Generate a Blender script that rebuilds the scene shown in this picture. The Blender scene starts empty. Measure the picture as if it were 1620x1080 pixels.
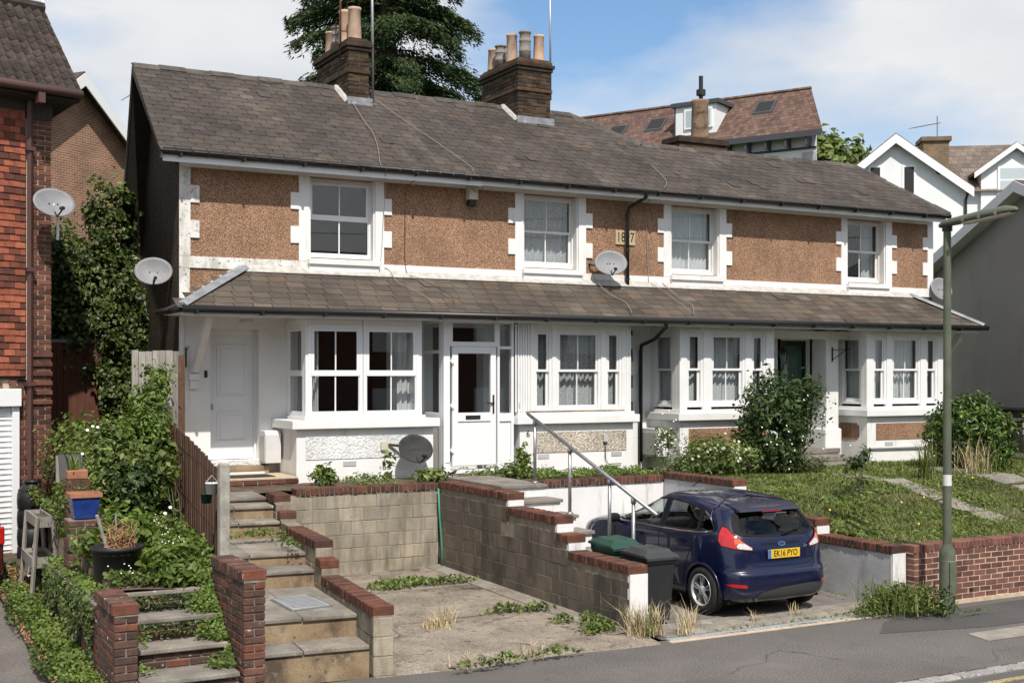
import bpy, bmesh, math, random
import numpy as np
from mathutils import Vector, Matrix
from mathutils.bvhtree import BVHTree
R = math.radians
rnd = random.Random(7)
SC = bpy.context.scene
COL = SC.collection
# ------------------------------------------------------------------ camera
cam = bpy.data.objects.new('camera', bpy.data.cameras.new('camera'))
COL.objects.link(cam)
cam.location = (-4.85, -19.9, 3.1)
cam.rotation_euler = (R(90), 0, -math.atan2(.4787, .878))
cam.data.sensor_width = 36
cam.data.lens = 43.98
cam.data.shift_y = 49 / 1620
cam.data.clip_end = 2000
SC.camera = cam
# ------------------------------------------------------------------ world, sun, exposure
SUN_EL, SUN_AZ = R(51.5), R(14)          # azimuth measured from -Y towards -X
sd = Vector((-math.sin(SUN_AZ) * math.cos(SUN_EL), -math.cos(SUN_AZ) * math.cos(SUN_EL), math.sin(SUN_EL)))
W = bpy.data.worlds.new('World'); SC.world = W; W.use_nodes = True
wn, wl = W.node_tree.nodes, W.node_tree.links
wn.clear()
wo = wn.new('ShaderNodeOutputWorld'); bg = wn.new('ShaderNodeBackground')
sky = wn.new('ShaderNodeTexSky'); sky.sky_type = 'NISHITA'; sky.sun_disc = False
sky.sun_elevation = SUN_EL
sky.sun_rotation = math.atan2(sd.x, sd.y)
sky.air_density = 1.0; sky.dust_density = .6; sky.ozone_density = 1.5
bg.inputs['Strength'].default_value = .08
tc = wn.new('ShaderNodeTexCoord'); mp = wn.new('ShaderNodeMapping')
mp.inputs['Scale'].default_value = (2.6, 2.6, 6.0); mp.inputs['Location'].default_value = (2.4, 5.6, 1.9)
wl.new(tc.outputs['Generated'], mp.inputs['Vector'])
nz = wn.new('ShaderNodeTexNoise'); nz.inputs['Scale'].default_value = 1.0; nz.inputs['Detail'].default_value = 6; nz.inputs['Roughness'].default_value = .48
wl.new(mp.outputs[0], nz.inputs['Vector'])
cr = wn.new('ShaderNodeValToRGB'); cr.color_ramp.elements[0].position = .37; cr.color_ramp.elements[1].position = .51
wl.new(nz.outputs['Fac'], cr.inputs[0])
nz2 = wn.new('ShaderNodeTexNoise'); nz2.inputs['Scale'].default_value = 2.4; nz2.inputs['Detail'].default_value = 5
wl.new(mp.outputs[0], nz2.inputs['Vector'])
cr2 = wn.new('ShaderNodeValToRGB')
cr2.color_ramp.elements[0].position = .3; cr2.color_ramp.elements[0].color = (8.9, 9.3, 9.9, 1)
cr2.color_ramp.elements[1].position = .7; cr2.color_ramp.elements[1].color = (11.4, 11.4, 11.5, 1)
wl.new(nz2.outputs['Fac'], cr2.inputs[0])
tn = wn.new('ShaderNodeMixRGB'); tn.blend_type = 'MULTIPLY'; tn.inputs[0].default_value = 1; tn.inputs[2].default_value = (1.5, 1.72, 1.86, 1); wl.new(sky.outputs[0], tn.inputs[1])
mx = wn.new('ShaderNodeMixRGB'); wl.new(cr.outputs[0], mx.inputs[0]); wl.new(tn.outputs[0], mx.inputs[1]); wl.new(cr2.outputs[0], mx.inputs[2])
wl.new(mx.outputs[0], bg.inputs['Color']); wl.new(bg.outputs[0], wo.inputs['Surface'])
sun = bpy.data.objects.new('sun', bpy.data.lights.new('sun', 'SUN'))
COL.objects.link(sun)
sun.data.energy = 5.0; sun.data.angle = R(.53); sun.data.color = (1, .945, .87)
sun.location = (-8, -30, 40)
sun.rotation_euler = sd.to_track_quat('Z', 'Y').to_euler()
SC.view_settings.view_transform = 'Standard'; SC.view_settings.look = 'None'
SC.view_settings.exposure = 0; SC.view_settings.gamma = 1; SC.view_settings.use_curve_mapping = False
SC.render.engine = 'CYCLES'
SC.cycles.use_denoising = True
SC.cycles.max_bounces = 6; SC.cycles.transparent_max_bounces = 12
SC.cycles.diffuse_bounces = 3; SC.cycles.glossy_bounces = 3; SC.cycles.transmission_bounces = 4
SC.cycles.caustics_reflective = False; SC.cycles.caustics_refractive = False

# ------------------------------------------------------------------ materials
def nodes(name):
    m = bpy.data.materials.new(name); m.use_nodes = True
    t = m.node_tree; t.nodes.clear()
    out = t.nodes.new('ShaderNodeOutputMaterial'); b = t.nodes.new('ShaderNodeBsdfPrincipled')
    t.links.new(b.outputs[0], out.inputs[0])
    return m, t.nodes, t.links, b, out
def ramp(n, stops):
    r = n.new('ShaderNodeValToRGB'); e = r.color_ramp.elements
    while len(e) < len(stops): e.new(.5)
    for k, (p, c) in enumerate(stops):
        e[k].position = p; e[k].color = (*c, 1) if len(c) == 3 else c
    return r
def noise(n, l, vec, scale, detail=4, rough=.55, stretch=None):
    if stretch:
        q = n.new('ShaderNodeMapping'); q.inputs['Scale'].default_value = stretch; l.new(vec, q.inputs['Vector']); vec = q.outputs[0]
    x = n.new('ShaderNodeTexNoise'); x.inputs['Scale'].default_value = scale; x.inputs['Detail'].default_value = detail
    x.inputs['Roughness'].default_value = rough; l.new(vec, x.inputs['Vector']); return x.outputs['Fac']
def mix(n, l, f, a, b, mode='MIX'):
    x = n.new('ShaderNodeMixRGB'); x.blend_type = mode
    for i, v in enumerate((f, a, b)):
        if hasattr(v, 'links'): l.new(v, x.inputs[i])
        elif i == 0: x.inputs[0].default_value = v
        else: x.inputs[i].default_value = (*v, 1)
    return x.outputs[0]
def math_(n, l, op, a, b=None):
    x = n.new('ShaderNodeMath'); x.operation = op
    for i, v in enumerate((a, b)):
        if v is None: continue
        if hasattr(v, 'links'): l.new(v, x.inputs[i])
        else: x.inputs[i].default_value = v
    return x.outputs[0]
def piece_random(n, l):
    g = n.new('ShaderNodeNewGeometry'); o = n.new('ShaderNodeObjectInfo')
    s = math_(n, l, 'ADD', g.outputs['Random Per Island'], o.outputs['Random'])
    return math_(n, l, 'FRACT', math_(n, l, 'MULTIPLY', s, 7.31))
def mk(name, stops=None, scale=3., detail=6, rough=.8, bump=.0, bscale=60., pieces=None, fine=.0, fscale=120., metal=0., spec=.4, stain=None, coat=0., stretch=None, cracks=None, rgh=.55):
    """base colour by noise over world position; pieces: ramp of tints that vary from piece to piece"""
    m, n, l, b, out = nodes(name)
    g = n.new('ShaderNodeNewGeometry'); pos = g.outputs['Position']
    f = noise(n, l, pos, scale, detail, rgh, stretch)
    r = ramp(n, stops); l.new(f, r.inputs[0]); c = r.outputs[0]
    if pieces:
        pr = ramp(n, pieces); pr.color_ramp.interpolation = 'LINEAR'; l.new(piece_random(n, l), pr.inputs[0])
        c = mix(n, l, 1., c, pr.outputs[0], 'MULTIPLY')
    if fine:
        ff = noise(n, l, pos, fscale, 3, .7)
        fr = ramp(n, [(.36, (1 - fine,) * 3), (.64, (1 + fine,) * 3)]); l.new(ff, fr.inputs[0])
        c = mix(n, l, 1., c, fr.outputs[0], 'MULTIPLY')
    if stain:
        for (sc, lo, hi, colr, st) in stain:
            sf = noise(n, l, pos, sc, 8, .65, st)
            sr = ramp(n, [(lo, (0, 0, 0)), (hi, (1, 1, 1))]); l.new(sf, sr.inputs[0])
            c = mix(n, l, sr.outputs[0], c, colr)
    if cracks:
        sc, wd_, colr = cracks
        dn = n.new('ShaderNodeTexNoise'); dn.inputs['Scale'].default_value = 2.5; dn.inputs['Detail'].default_value = 6; l.new(pos, dn.inputs['Vector'])
        vm = n.new('ShaderNodeMixRGB'); vm.blend_type = 'ADD'; vm.inputs[0].default_value = .5; l.new(pos, vm.inputs[1]); l.new(dn.outputs['Color'], vm.inputs[2])
        vo = n.new('ShaderNodeTexVoronoi'); vo.feature = 'DISTANCE_TO_EDGE'; vo.inputs['Scale'].default_value = sc; l.new(vm.outputs[0], vo.inputs['Vector'])
        gate = noise(n, l, pos, .9, 2); gr = ramp(n, [(.46, (0, 0, 0)), (.56, (1, 1, 1))]); l.new(gate, gr.inputs[0])
        vr = ramp(n, [(0, (1, 1, 1)), (wd_, (0, 0, 0))]); l.new(vo.outputs['Distance'], vr.inputs[0])
        c = mix(n, l, mix(n, l, 1., vr.outputs[0], gr.outputs[0], 'MULTIPLY'), c, colr)
    l.new(c, b.inputs['Base Color'])
    b.inputs['Roughness'].default_value = rough; b.inputs['Metallic'].default_value = metal
    b.inputs['Specular IOR Level'].default_value = spec
    if coat: b.inputs['Coat Weight'].default_value = coat; b.inputs['Coat Roughness'].default_value = .04
    if bump:
        bf = noise(n, l, pos, bscale, 5, .65)
        bn = n.new('ShaderNodeBump'); bn.inputs['Strength'].default_value = min(1., bump); bn.inputs['Distance'].default_value = .012
        l.new(bf, bn.inputs['Height']); l.new(bn.outputs[0], b.inputs['Normal'])
    return m
def g3(v): return (v, v, v)
MT = {}
PV = [(0, g3(.72)), (.5, g3(1.0)), (1, g3(1.28))]
MT['render'] = mk('white_render', [(.3, (.74, .73, .71)), (.7, (.82, .815, .80))], 1.3, rough=.75, bump=.25, bscale=45, fine=.04,
    stain=[(1.6, .56, .76, (.56, .53, .48), (2.5, 2.5, .5)), (9, .66, .76, (.46, .43, .39), None), (.7, .58, .72, (.66, .63, .57), None)])
MT['render_dirty'] = mk('weathered_render', [(.3, (.70, .68, .64)), (.7, (.80, .78, .75))], 1.3, rough=.8, bump=.3, bscale=45,
    stain=[(3.0, .46, .62, (.50, .48, .43), (1.5, 1.5, .6)), (16, .56, .66, (.13, .125, .11), None)])
MT['white'] = mk('white_paint', [(.3, (.74, .735, .72)), (.7, (.82, .82, .81))], 2, rough=.45, fine=.03, stain=[(5, .62, .82, (.60, .57, .52), (2, 2, .6)), (24, .70, .78, (.42, .39, .35), (1, 1, .4))])
MT['old_white'] = mk('old_white_paint', [(.3, (.70, .69, .66)), (.7, (.80, .79, .77))], 3, rough=.55, fine=.03, stain=[(8, .63, .76, (.47, .44, .40), (1, 1, .5)), (30, .72, .78, (.25, .22, .2), None)])
MT['upvc'] = mk('white_plastic', [(0, (.80, .805, .81)), (1, (.83, .835, .84))], 1, rough=.22, spec=.5)
MT['door_white'] = mk('door_gloss_white', [(.3, (.72, .73, .745)), (.7, (.77, .78, .79))], 1.5, rough=.35)
def pebble(name, cols, scale, dk=.5):
    m, n, l, b, out = nodes(name)
    g = n.new('ShaderNodeNewGeometry')
    v = n.new('ShaderNodeTexVoronoi'); v.inputs['Scale'].default_value = scale; l.new(g.outputs['Position'], v.inputs['Vector'])
    r = ramp(n, cols); sep = n.new('ShaderNodeSeparateColor'); l.new(v.outputs['Color'], sep.inputs[0]); l.new(sep.outputs[0], r.inputs[0])
    dr = ramp(n, [(.25, g3(1.08)), (.8, g3(dk))]); l.new(v.outputs['Distance'], dr.inputs[0])
    c = mix(n, l, 1., r.outputs[0], dr.outputs[0], 'MULTIPLY')
    f = noise(n, l, g.outputs['Position'], 1.4, 5); fr = ramp(n, [(.3, g3(.82)), (.7, g3(1.14))]); l.new(f, fr.inputs[0])
    c = mix(n, l, 1., c, fr.outputs[0], 'MULTIPLY')
    f2 = noise(n, l, g.outputs['Position'], 3.0, 6, .6, (1, 1, .22)); f2r = ramp(n, [(.35, g3(.86)), (.6, g3(1.06))]); l.new(f2, f2r.inputs[0]); c = mix(n, l, 1., c, f2r.outputs[0], 'MULTIPLY'); l.new(c, b.inputs['Base Color'])
    b.inputs['Roughness'].default_value = .85; b.inputs['Specular IOR Level'].default_value = .25
    bn = n.new('ShaderNodeBump'); bn.inputs['Strength'].default_value = .9; bn.inputs['Distance'].default_value = .012; bn.invert = True
    l.new(v.outputs['Distance'], bn.inputs['Height']); l.new(bn.outputs[0], b.inputs['Normal'])
    return m
MT['pebble'] = pebble('brown_pebbledash', [(0, (.235, .120, .068)), (.35, (.39, .212, .125)), (.7, (.50, .295, .182)), (1, (.66, .47, .34))], 85)
MT['pebble_dark'] = pebble('dark_pebbledash', [(0, (.03, .02, .015)), (.5, (.075, .05, .035)), (1, (.13, .09, .065))], 42)  # shade of the gable side put into the albedo; recess panel is dark brown
MT['pebble_cream'] = pebble('cream_pebbledash', [(0, (.42, .36, .28)), (.5, (.66, .58, .47)), (1, (.80, .74, .64))], 42)
MT['pebble_white'] = pebble('white_painted_pebbledash', [(0, (.74, .74, .73)), (1, (.82, .82, .81))], 30, .8)
MT['slate'] = mk('roof_slate', [(.25, (.038, .031, .027)), (.5, (.065, .053, .046)), (.8, (.098, .081, .070))], .9, rough=.8, bump=.35, bscale=35, fine=.16, fscale=70,
    pieces=[(0, (.76, .75, .75)), (.3, (.9, .89, .88)), (.6, (1.02, 1.0, .98)), (.9, (1.16, 1.11, 1.03)), (.97, (1.22, 1.1, .9)), (1, (1.5, 1.46, 1.42))],
    stain=[(2.2, .58, .72, (.028, .025, .023), None), (30, .70, .76, (.25, .23, .20), None), (.5, .58, .75, (.12, .10, .082), (3, 1, 1))], spec=.3)
MT['slate_porch'] = mk('porch_slate', [(.25, (.050, .041, .034)), (.5, (.087, .072, .059)), (.8, (.132, .113, .094))], 1.2, rough=.8, bump=.35, bscale=35, fine=.2, fscale=60,
    pieces=[(0, (.70, .68, .67)), (.3, (.88, .87, .86)), (.6, (1.03, 1.01, .98)), (.88, (1.18, 1.12, 1.02)), (.95, (1.25, 1.0, .78)), (1, (1.6, 1.62, 1.68))],
    stain=[(3, .60, .78, (.06, .05, .042), None), (24, .68, .75, (.4, .37, .32), None)], spec=.3)
MT['ridge'] = mk('ridge_tile', [(.3, (.045, .038, .034)), (.7, (.11, .095, .082))], 5, rough=.85, bump=.4, bscale=40, pieces=PV)
MT['deck'] = mk('roof_underlay', [(0, (.03, .026, .024)), (1, (.045, .04, .035))], 2)
MT['lead'] = mk('lead_flashing', [(.3, (.17, .18, .19)), (.7, (.30, .31, .33))], 6, rough=.5, bump=.2, bscale=14, stain=[(7, .6, .75, (.62, .62, .61), None)])
MT['mortar_strip'] = mk('mortar_fillet', [(.3, (.34, .32, .29)), (.7, (.55, .53, .50))], 9, rough=.9, bump=.5, bscale=40)
MT['black'] = mk('black_plastic', [(0, (.012, .012, .012)), (1, (.02, .02, .02))], 4, rough=.38)
MT['iron'] = mk('black_iron', [(0, (.012, .012, .012)), (1, (.022, .021, .02))], 9, rough=.5)
MT['rust'] = mk('rusty_iron', [(.3, (.06, .028, .018)), (.7, (.17, .07, .035))], 30, rough=.85)
MT['galv'] = mk('galvanised_steel', [(.3, (.30, .30, .31)), (.7, (.43, .43, .44))], 25, rough=.42, metal=.75, fine=.08)
MT['soot_brick'] = mk('sooty_chimney_brick', [(.3, (.032, .022, .015)), (.7, (.095, .06, .036))], 5, rough=.9, bump=.5, bscale=60, pieces=[(0, (.4, .38, .36)), (.5, (.9, .88, .85)), (1, (1.5, 1.35, 1.15))], fine=.2)
MT['soot_mortar'] = mk('chimney_mortar', [(.3, (.10, .078, .055)), (.7, (.20, .16, .11))], 12, rough=.95, stain=[(3, .5, .65, (.035, .03, .025), None)])
MT['pot_grey'] = mk('grey_stoneware_pot', [(.3, (.19, .16, .135)), (.7, (.30, .26, .225))], 6, rough=.85, fine=.12, stain=[(6, .56, .7, (.1, .08, .07), None)])
MT['pot'] = mk('clay_chimney_pot', [(.3, (.40, .26, .18)), (.7, (.60, .44, .33))], 4, rough=.8, fine=.1, pieces=[(0, (.7, .72, .75)), (.5, (1, .98, .95)), (1, (1.15, 1.08, 1.0))], stain=[(6, .56, .72, (.16, .13, .11), (1, 1, .4))])
BRK = [(0, (.42, .42, .46)), (.2, (.75, .66, .64)), (.5, (1.0, .95, .92)), (.8, (1.2, 1.05, .95)), (1, (1.5, 1.35, 1.2))]
MT['brick'] = mk('red_brick', [(.3, (.085, .040, .030)), (.7, (.160, .072, .050))], 8, rough=.85, bump=.5, bscale=50, pieces=BRK, fine=.16)
MT['brick_wall'] = mk('wall_brick', [(.3, (.125, .058, .045)), (.7, (.195, .094, .074))], 8, rough=.85, bump=.4, bscale=50, pieces=[(0, (.62, .56, .58)), (.5, (1, .96, .95)), (1, (1.22, 1.12, 1.08))], fine=.14, stain=[(5, .70, .80, (.50, .40, .36), None)])
MT['brick_old'] = mk('weathered_brick', [(.3, (.066, .040, .032)), (.7, (.135, .076, .057))], 8, rough=.88, bump=.6, bscale=50, pieces=[(0, (.5, .52, .55)), (.3, (.85, .8, .78)), (.7, (1.1, 1.0, .92)), (.9, (1.6, .9, .7)), (1, (1.5, 1.5, 1.4))], fine=.2,
    stain=[(14, .62, .70, (.50, .46, .42), None), (6, .64, .78, (.05, .045, .035), None)])
MT['coping'] = mk('coping_brick', [(.3, (.062, .030, .022)), (.7, (.135, .058, .038))], 8, rough=.85, bump=.6, bscale=50, pieces=[(0, (.5, .5, .52)), (.4, (.9, .88, .86)), (.8, (1.15, 1.0, .9)), (1, (1.5, 1.2, 1.0))], fine=.18, stain=[(9, .62, .74, (.30, .24, .20), None), (5, .60, .75, (.045, .035, .03), None)])
MT['mortar'] = mk('pale_mortar', [(.3, (.42, .33, .235)), (.7, (.58, .47, .34))], 10, rough=.95, fine=.1)
MT['mortar_grey'] = mk('grey_mortar', [(.3, (.14, .125, .11)), (.7, (.27, .245, .21))], 10, rough=.95, fine=.1)
BLK = [(0, g3(.86)), (.5, g3(1.0)), (1, (1.14, 1.11, 1.05))]
MT['block'] = mk('concrete_block', [(.25, (.22, .19, .145)), (.6, (.35, .31, .245)), (.85, (.46, .42, .345))], 2.2, rough=.92, bump=.5, bscale=55, pieces=BLK, fine=.14, fscale=70,
    stain=[(1.7, .47, .66, (.15, .128, .10), (3.2, 3.2, .45)), (6, .58, .72, (.20, .17, .135), None), (25, .66, .76, (.13, .12, .10), None)])
MT['block_dark'] = mk('dark_concrete_block', [(.25, (.095, .078, .062)), (.6, (.15, .126, .10)), (.85, (.20, .172, .14))], 2.2, rough=.92, bump=.6, bscale=55, pieces=BLK, fine=.16, fscale=70,
    stain=[(1.5, .47, .66, (.055, .047, .04), (2.5, 2.5, .6)), (6, .60, .74, (.24, .21, .175), None), (20, .64, .74, (.07, .065, .06), None)])  # darker base than the plain block, with random blotches
MT['block_joint'] = mk('block_joint', [(.3, (.17, .142, .108)), (.7, (.29, .25, .19))], 10, rough=.95)
MT['white_block'] = mk('white_painted_masonry', [(.3, (.70, .69, .68)), (.7, (.82, .81, .80))], 2.5, rough=.75, bump=.4, bscale=40, stain=[(2.2, .55, .72, (.50, .48, .45), (3, 3, .5)), (20, .70, .78, (.22, .21, .2), None)])
MT['grey_render'] = mk('grey_cement_render', [(.3, (.36, .36, .37)), (.7, (.52, .52, .53))], 1.6, rough=.9, bump=.3, bscale=30, stain=[(2.2, .5, .7, (.27, .265, .27), (1, 1, .5))])
MT['slab'] = mk('stone_slab', [(.3, (.15, .132, .112)), (.7, (.29, .265, .23))], 3, rough=.9, bump=.6, bscale=45, pieces=BLK, fine=.22, stain=[(12, .62, .70, (.45, .43, .40), None), (4, .58, .75, (.10, .085, .07), None)])
MT['riser'] = mk('yellow_concrete_riser', [(.25, (.17, .118, .07)), (.6, (.31, .228, .138)), (.85, (.41, .345, .25))], 3.4, rough=.92, bump=.5, bscale=50, fine=.15, stain=[(3, .50, .66, (.095, .07, .05), (1, 1, .6)), (6, .62, .76, (.46, .43, .36), None), (14, .60, .68, (.08, .062, .048), None)])
MT['concrete'] = mk('driveway_concrete', cracks=(.6, .014, (.055, .042, .032)), stops=[(.28, (.14, .115, .09)), (.5, (.24, .20, .158)), (.75, (.36, .31, .25))], scale=1.6, rough=.95, bump=.5, bscale=80, fine=.34, fscale=38, rgh=.7, stain=[(.8, .56, .72, (.30, .245, .18), None), (7, .56, .66, (.105, .083, .065), None), (22, .60, .66, (.36, .31, .25), None), (45, .68, .75, (.46, .40, .33), None), (1.6, .60, .75, (.11, .085, .065), None)])
MT['asphalt'] = mk('pavement_asphalt', cracks=(.4, .006, (.05, .046, .043)), stops=[(.3, (.105, .094, .088)), (.7, (.15, .136, .127))], scale=.9, rough=.9, bump=.7, bscale=70, fine=.55, fscale=55, stain=[(40, .66, .72, (.36, .34, .32), None), (.45, .52, .60, (.115, .104, .097), None), (1.1, .58, .72, (.165, .150, .138), None), (2.3, .62, .72, (.085, .077, .072), None)])
MT['asphalt_dark'] = mk('patched_asphalt', [(.3, (.062, .058, .057)), (.7, (.09, .084, .082))], .9, rough=.9, bump=.6, bscale=140, fine=.25, fscale=130, stain=[(90, .71, .76, (.28, .27, .25), None)])
MT['asphalt_drive'] = mk('drive_asphalt', [(.3, (.115, .10, .09)), (.7, (.175, .155, .14))], 1.2, rough=.92, bump=.7, bscale=90, fine=.34, fscale=60)
MT['road'] = mk('road_asphalt', [(.3, (.075, .07, .068)), (.7, (.11, .103, .10))], .6, rough=.9, bump=.7, bscale=140, fine=.25, fscale=130)
MT['yellow_line'] = mk('yellow_road_paint', [(.3, (.34, .26, .09)), (.7, (.44, .35, .14))], 20, rough=.85, stain=[(30, .50, .58, (.11, .10, .095), None)])
MT['granite'] = mk('granite_sett', [(.3, (.19, .18, .17)), (.7, (.36, .345, .325))], 25, rough=.85, bump=.5, bscale=60, pieces=PV, fine=.2)
MT['sett'] = mk('drive_paving', [(.3, (.20, .178, .15)), (.7, (.31, .28, .24))], 4, rough=.92, bump=.5, bscale=60, pieces=BLK, fine=.15)
MT['drive_two'] = mk('old_drive_surface', [(.3, (.125, .11, .10)), (.7, (.21, .19, .17))], 1.5, rough=.93, bump=.6, bscale=100, fine=.22, fscale=100)
MT['soil'] = mk('dry_soil', [(.3, (.06, .042, .028)), (.7, (.15, .11, .075))], 4, rough=.98, bump=.8, bscale=30, fine=.2)
MT['turf'] = mk('turf_soil', [(.3, (.045, .055, .018)), (.6, (.085, .085, .035)), (.8, (.17, .14, .08))], 1.6, rough=.98, bump=.8, bscale=30, fine=.2)
MT['field'] = mk('rough_hillside', [(.3, (.03, .05, .015)), (.7, (.07, .085, .03))], .15, rough=1)
MT['drain'] = mk('channel_drain_steel', [(.3, (.36, .38, .40)), (.7, (.52, .54, .55))], 14, rough=.5, metal=.35, fine=.1)
MT['wood_grey'] = mk('weathered_grey_timber', [(.3, (.20, .18, .155)), (.7, (.36, .335, .30))], 6, rough=.9, bump=.4, bscale=40, pieces=PV, stretch=(6, 6, .6), fine=.12)
MT['wood_brown'] = mk('brown_stained_timber', [(.3, (.07, .035, .022)), (.7, (.15, .08, .052))], 8, rough=.85, bump=.4, bscale=40, pieces=PV, stretch=(6, 6, .5), stain=[(10, .62, .74, (.30, .25, .22), (5, 5, .4))])
MT['wood_red'] = mk('red_brown_boards', [(.3, (.075, .026, .016)), (.7, (.12, .045, .028))], 5, rough=.8, stretch=(8, 8, .5))
MT['wood_dark'] = mk('dark_fence_timber', [(.3, (.03, .024, .02)), (.7, (.06, .05, .043))], 6, rough=.9, stretch=(6, 6, .5), pieces=PV)
MT['post'] = mk('lichened_concrete', [(.3, (.25, .235, .20)), (.7, (.42, .40, .355))], 7, rough=.95, bump=.5, bscale=60, fine=.2, stain=[(18, .62, .70, (.33, .23, .08), None), (30, .66, .72, (.55, .54, .52), None)])
MT['tile_red'] = mk('hung_clay_tile', [(.3, (.21, .058, .032)), (.7, (.33, .10, .053))], 9, rough=.8, bump=.3, bscale=50, pieces=[(0, (.30, .36, .42)), (.22, (.42, .46, .5)), (.3, (.85, .82, .8)), (.7, (1, 1, 1)), (1, (1.22, 1.2, 1.15))], fine=.14)
MT['tile_brown'] = mk('brown_concrete_roof_tile', [(.3, (.04, .03, .026)), (.7, (.085, .064, .054))], 6, rough=.9, bump=.5, bscale=50, pieces=PV, fine=.2, stain=[(22, .68, .74, (.20, .17, .14), None)])
MT['pvc_brown'] = mk('brown_pvc', [(0, (.085, .042, .036)), (1, (.10, .052, .044))], 3, rough=.35)
MT['dish'] = mk('dish_grey', [(.3, (.19, .19, .20)), (.7, (.25, .25, .26))], 6, rough=.55, stain=[(14, .68, .78, (.25, .25, .24), None)])
MT['dish_dark'] = mk('dish_dark_grey', [(.3, (.04, .04, .04)), (.7, (.06, .06, .06))], 6, rough=.85, spec=.15)
MT['cable_white'] = mk('weathered_white_cable', [(0, (.20, .185, .165)), (1, (.30, .28, .25))], 5, rough=.7)
MT['meter'] = mk('meter_box', [(.3, (.60, .595, .58)), (.7, (.70, .695, .68))], 5, rough=.5)
MT['meter_door'] = mk('meter_box_door', [(.3, (.42, .42, .40)), (.7, (.52, .52, .50))], 5, rough=.5)
MT['lamp_green'] = mk('green_lamp_paint', [(.3, (.085, .098, .066)), (.7, (.125, .14, .098))], 6, rough=.5, stain=[(14, .66, .78, (.21, .22, .17), None)])
MT['green_door'] = mk('green_door_paint', [(.3, (.03, .085, .055)), (.7, (.045, .11, .075))], 3, rough=.35)
MT['bin_green'] = mk('green_bin_plastic', [(.3, (.012, .045, .03)), (.7, (.022, .07, .047))], 4, rough=.45)
MT['bin_black'] = mk('black_bin_plastic', [(.3, (.017, .018, .021)), (.7, (.026, .027, .031))], 4, rough=.45)
MT['bin_lid'] = mk('grey_bin_lid', [(.3, (.030, .032, .034)), (.7, (.05, .052, .055))], 4, rough=.38)
MT['pot_black'] = mk('black_tub', [(.3, (.012, .012, .013)), (.7, (.022, .022, .023))], 4, rough=.5)
MT['pot_blue'] = mk('blue_glaze', [(.3, (.012, .03, .16)), (.7, (.025, .06, .26))], 6, rough=.2, spec=.6)
MT['terracotta'] = mk('terracotta', [(.3, (.26, .11, .06)), (.7, (.40, .18, .10))], 8, rough=.85)
MT['curtain'] = mk('white_curtain', [(.3, (.58, .58, .58)), (.7, (.70, .70, .69))], 3, rough=.9, fine=.05)
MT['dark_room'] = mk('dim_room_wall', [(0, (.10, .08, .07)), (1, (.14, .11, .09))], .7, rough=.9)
MT['stone_date'] = mk('date_stone', [(.3, (.42, .32, .19)), (.7, (.52, .42, .27))], 12, rough=.9, fine=.1)
MT['ink'] = mk('black_lettering', [(0, (.015, .014, .013)), (1, (.02, .02, .02))], 5, rough=.6)
MT['cream_box'] = mk('cream_plastic', [(.3, (.52, .48, .38)), (.7, (.60, .56, .46))], 8, rough=.55)
MT['bark'] = mk('bark', [(.3, (.05, .036, .026)), (.7, (.12, .09, .066))], 12, rough=.95, bump=.6, bscale=30, stretch=(2, 2, .4))
MT['stem'] = mk('green_stem', [(.3, (.06, .075, .03)), (.7, (.11, .12, .05))], 9, rough=.8)
MT['straw'] = mk('dry_straw', [(.3, (.40, .31, .175)), (.7, (.58, .48, .30))], 12, rough=.8, pieces=PV)
MT['dead'] = mk('dead_brown_stems', [(.3, (.22, .11, .055)), (.7, (.40, .22, .12))], 12, rough=.9, pieces=PV)
MT['petal'] = mk('white_petals', [(0, (.72, .71, .68)), (1, (.8, .79, .76))], 9, rough=.7)
MT['petal_y'] = mk('yellow_petals', [(0, (.70, .50, .04)), (1, (.75, .56, .06))], 9, rough=.7)
def leaf(name, stops, tr=.3, rough=.5, var=.35):
    m, n, l, b, out = nodes(name)
    r = ramp(n, stops); l.new(piece_random(n, l), r.inputs[0])
    g = n.new('ShaderNodeNewGeometry'); f = noise(n, l, g.outputs['Position'], 2.2, 3)
    fr = ramp(n, [(.3, g3(1 - var)), (.7, g3(1 + var))]); l.new(f, fr.inputs[0])
    c = mix(n, l, 1., r.outputs[0], fr.outputs[0], 'MULTIPLY')
    l.new(c, b.inputs['Base Color']); b.inputs['Roughness'].default_value = rough; b.inputs['Specular IOR Level'].default_value = .35
    t = n.new('ShaderNodeBsdfTranslucent'); c2 = mix(n, l, 1., c, (1.2, 1.25, .55), 'MULTIPLY'); l.new(c2, t.inputs['Color'])
    s = n.new('ShaderNodeMixShader'); s.inputs[0].default_value = tr
    l.new(b.outputs[0], s.inputs[1]); l.new(t.outputs[0], s.inputs[2]); l.new(s.outputs[0], out.inputs[0])
    return m
MT['leaf_mid'] = leaf('mid_green_leaves', [(0, (.06, .092, .022)), (.6, (.13, .178, .042)), (1, (.225, .265, .08))])
MT['leaf_dark'] = leaf('dark_green_leaves', [(0, (.026, .05, .016)), (.6, (.056, .092, .028)), (1, (.105, .145, .048))])
MT['leaf_bright'] = leaf('bright_green_leaves', [(0, (.075, .125, .02)), (.6, (.135, .20, .04)), (1, (.215, .27, .075))])
MT['leaf_laurel'] = leaf('glossy_leaves', [(0, (.03, .065, .012)), (.6, (.055, .105, .018)), (.9, (.085, .14, .03)), (1, (.30, .30, .05))], tr=.25, rough=.3)
MT['leaf_ivy'] = leaf('ivy_leaves', [(0, (.032, .055, .016)), (.5, (.076, .112, .030)), (.9, (.14, .178, .055)), (1, (.235, .255, .095))], rough=.4)
MT['needle'] = leaf('conifer_needles', [(0, (.014, .032, .011)), (.6, (.036, .066, .019)), (1, (.085, .118, .032))], tr=.15, rough=.6)
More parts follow.
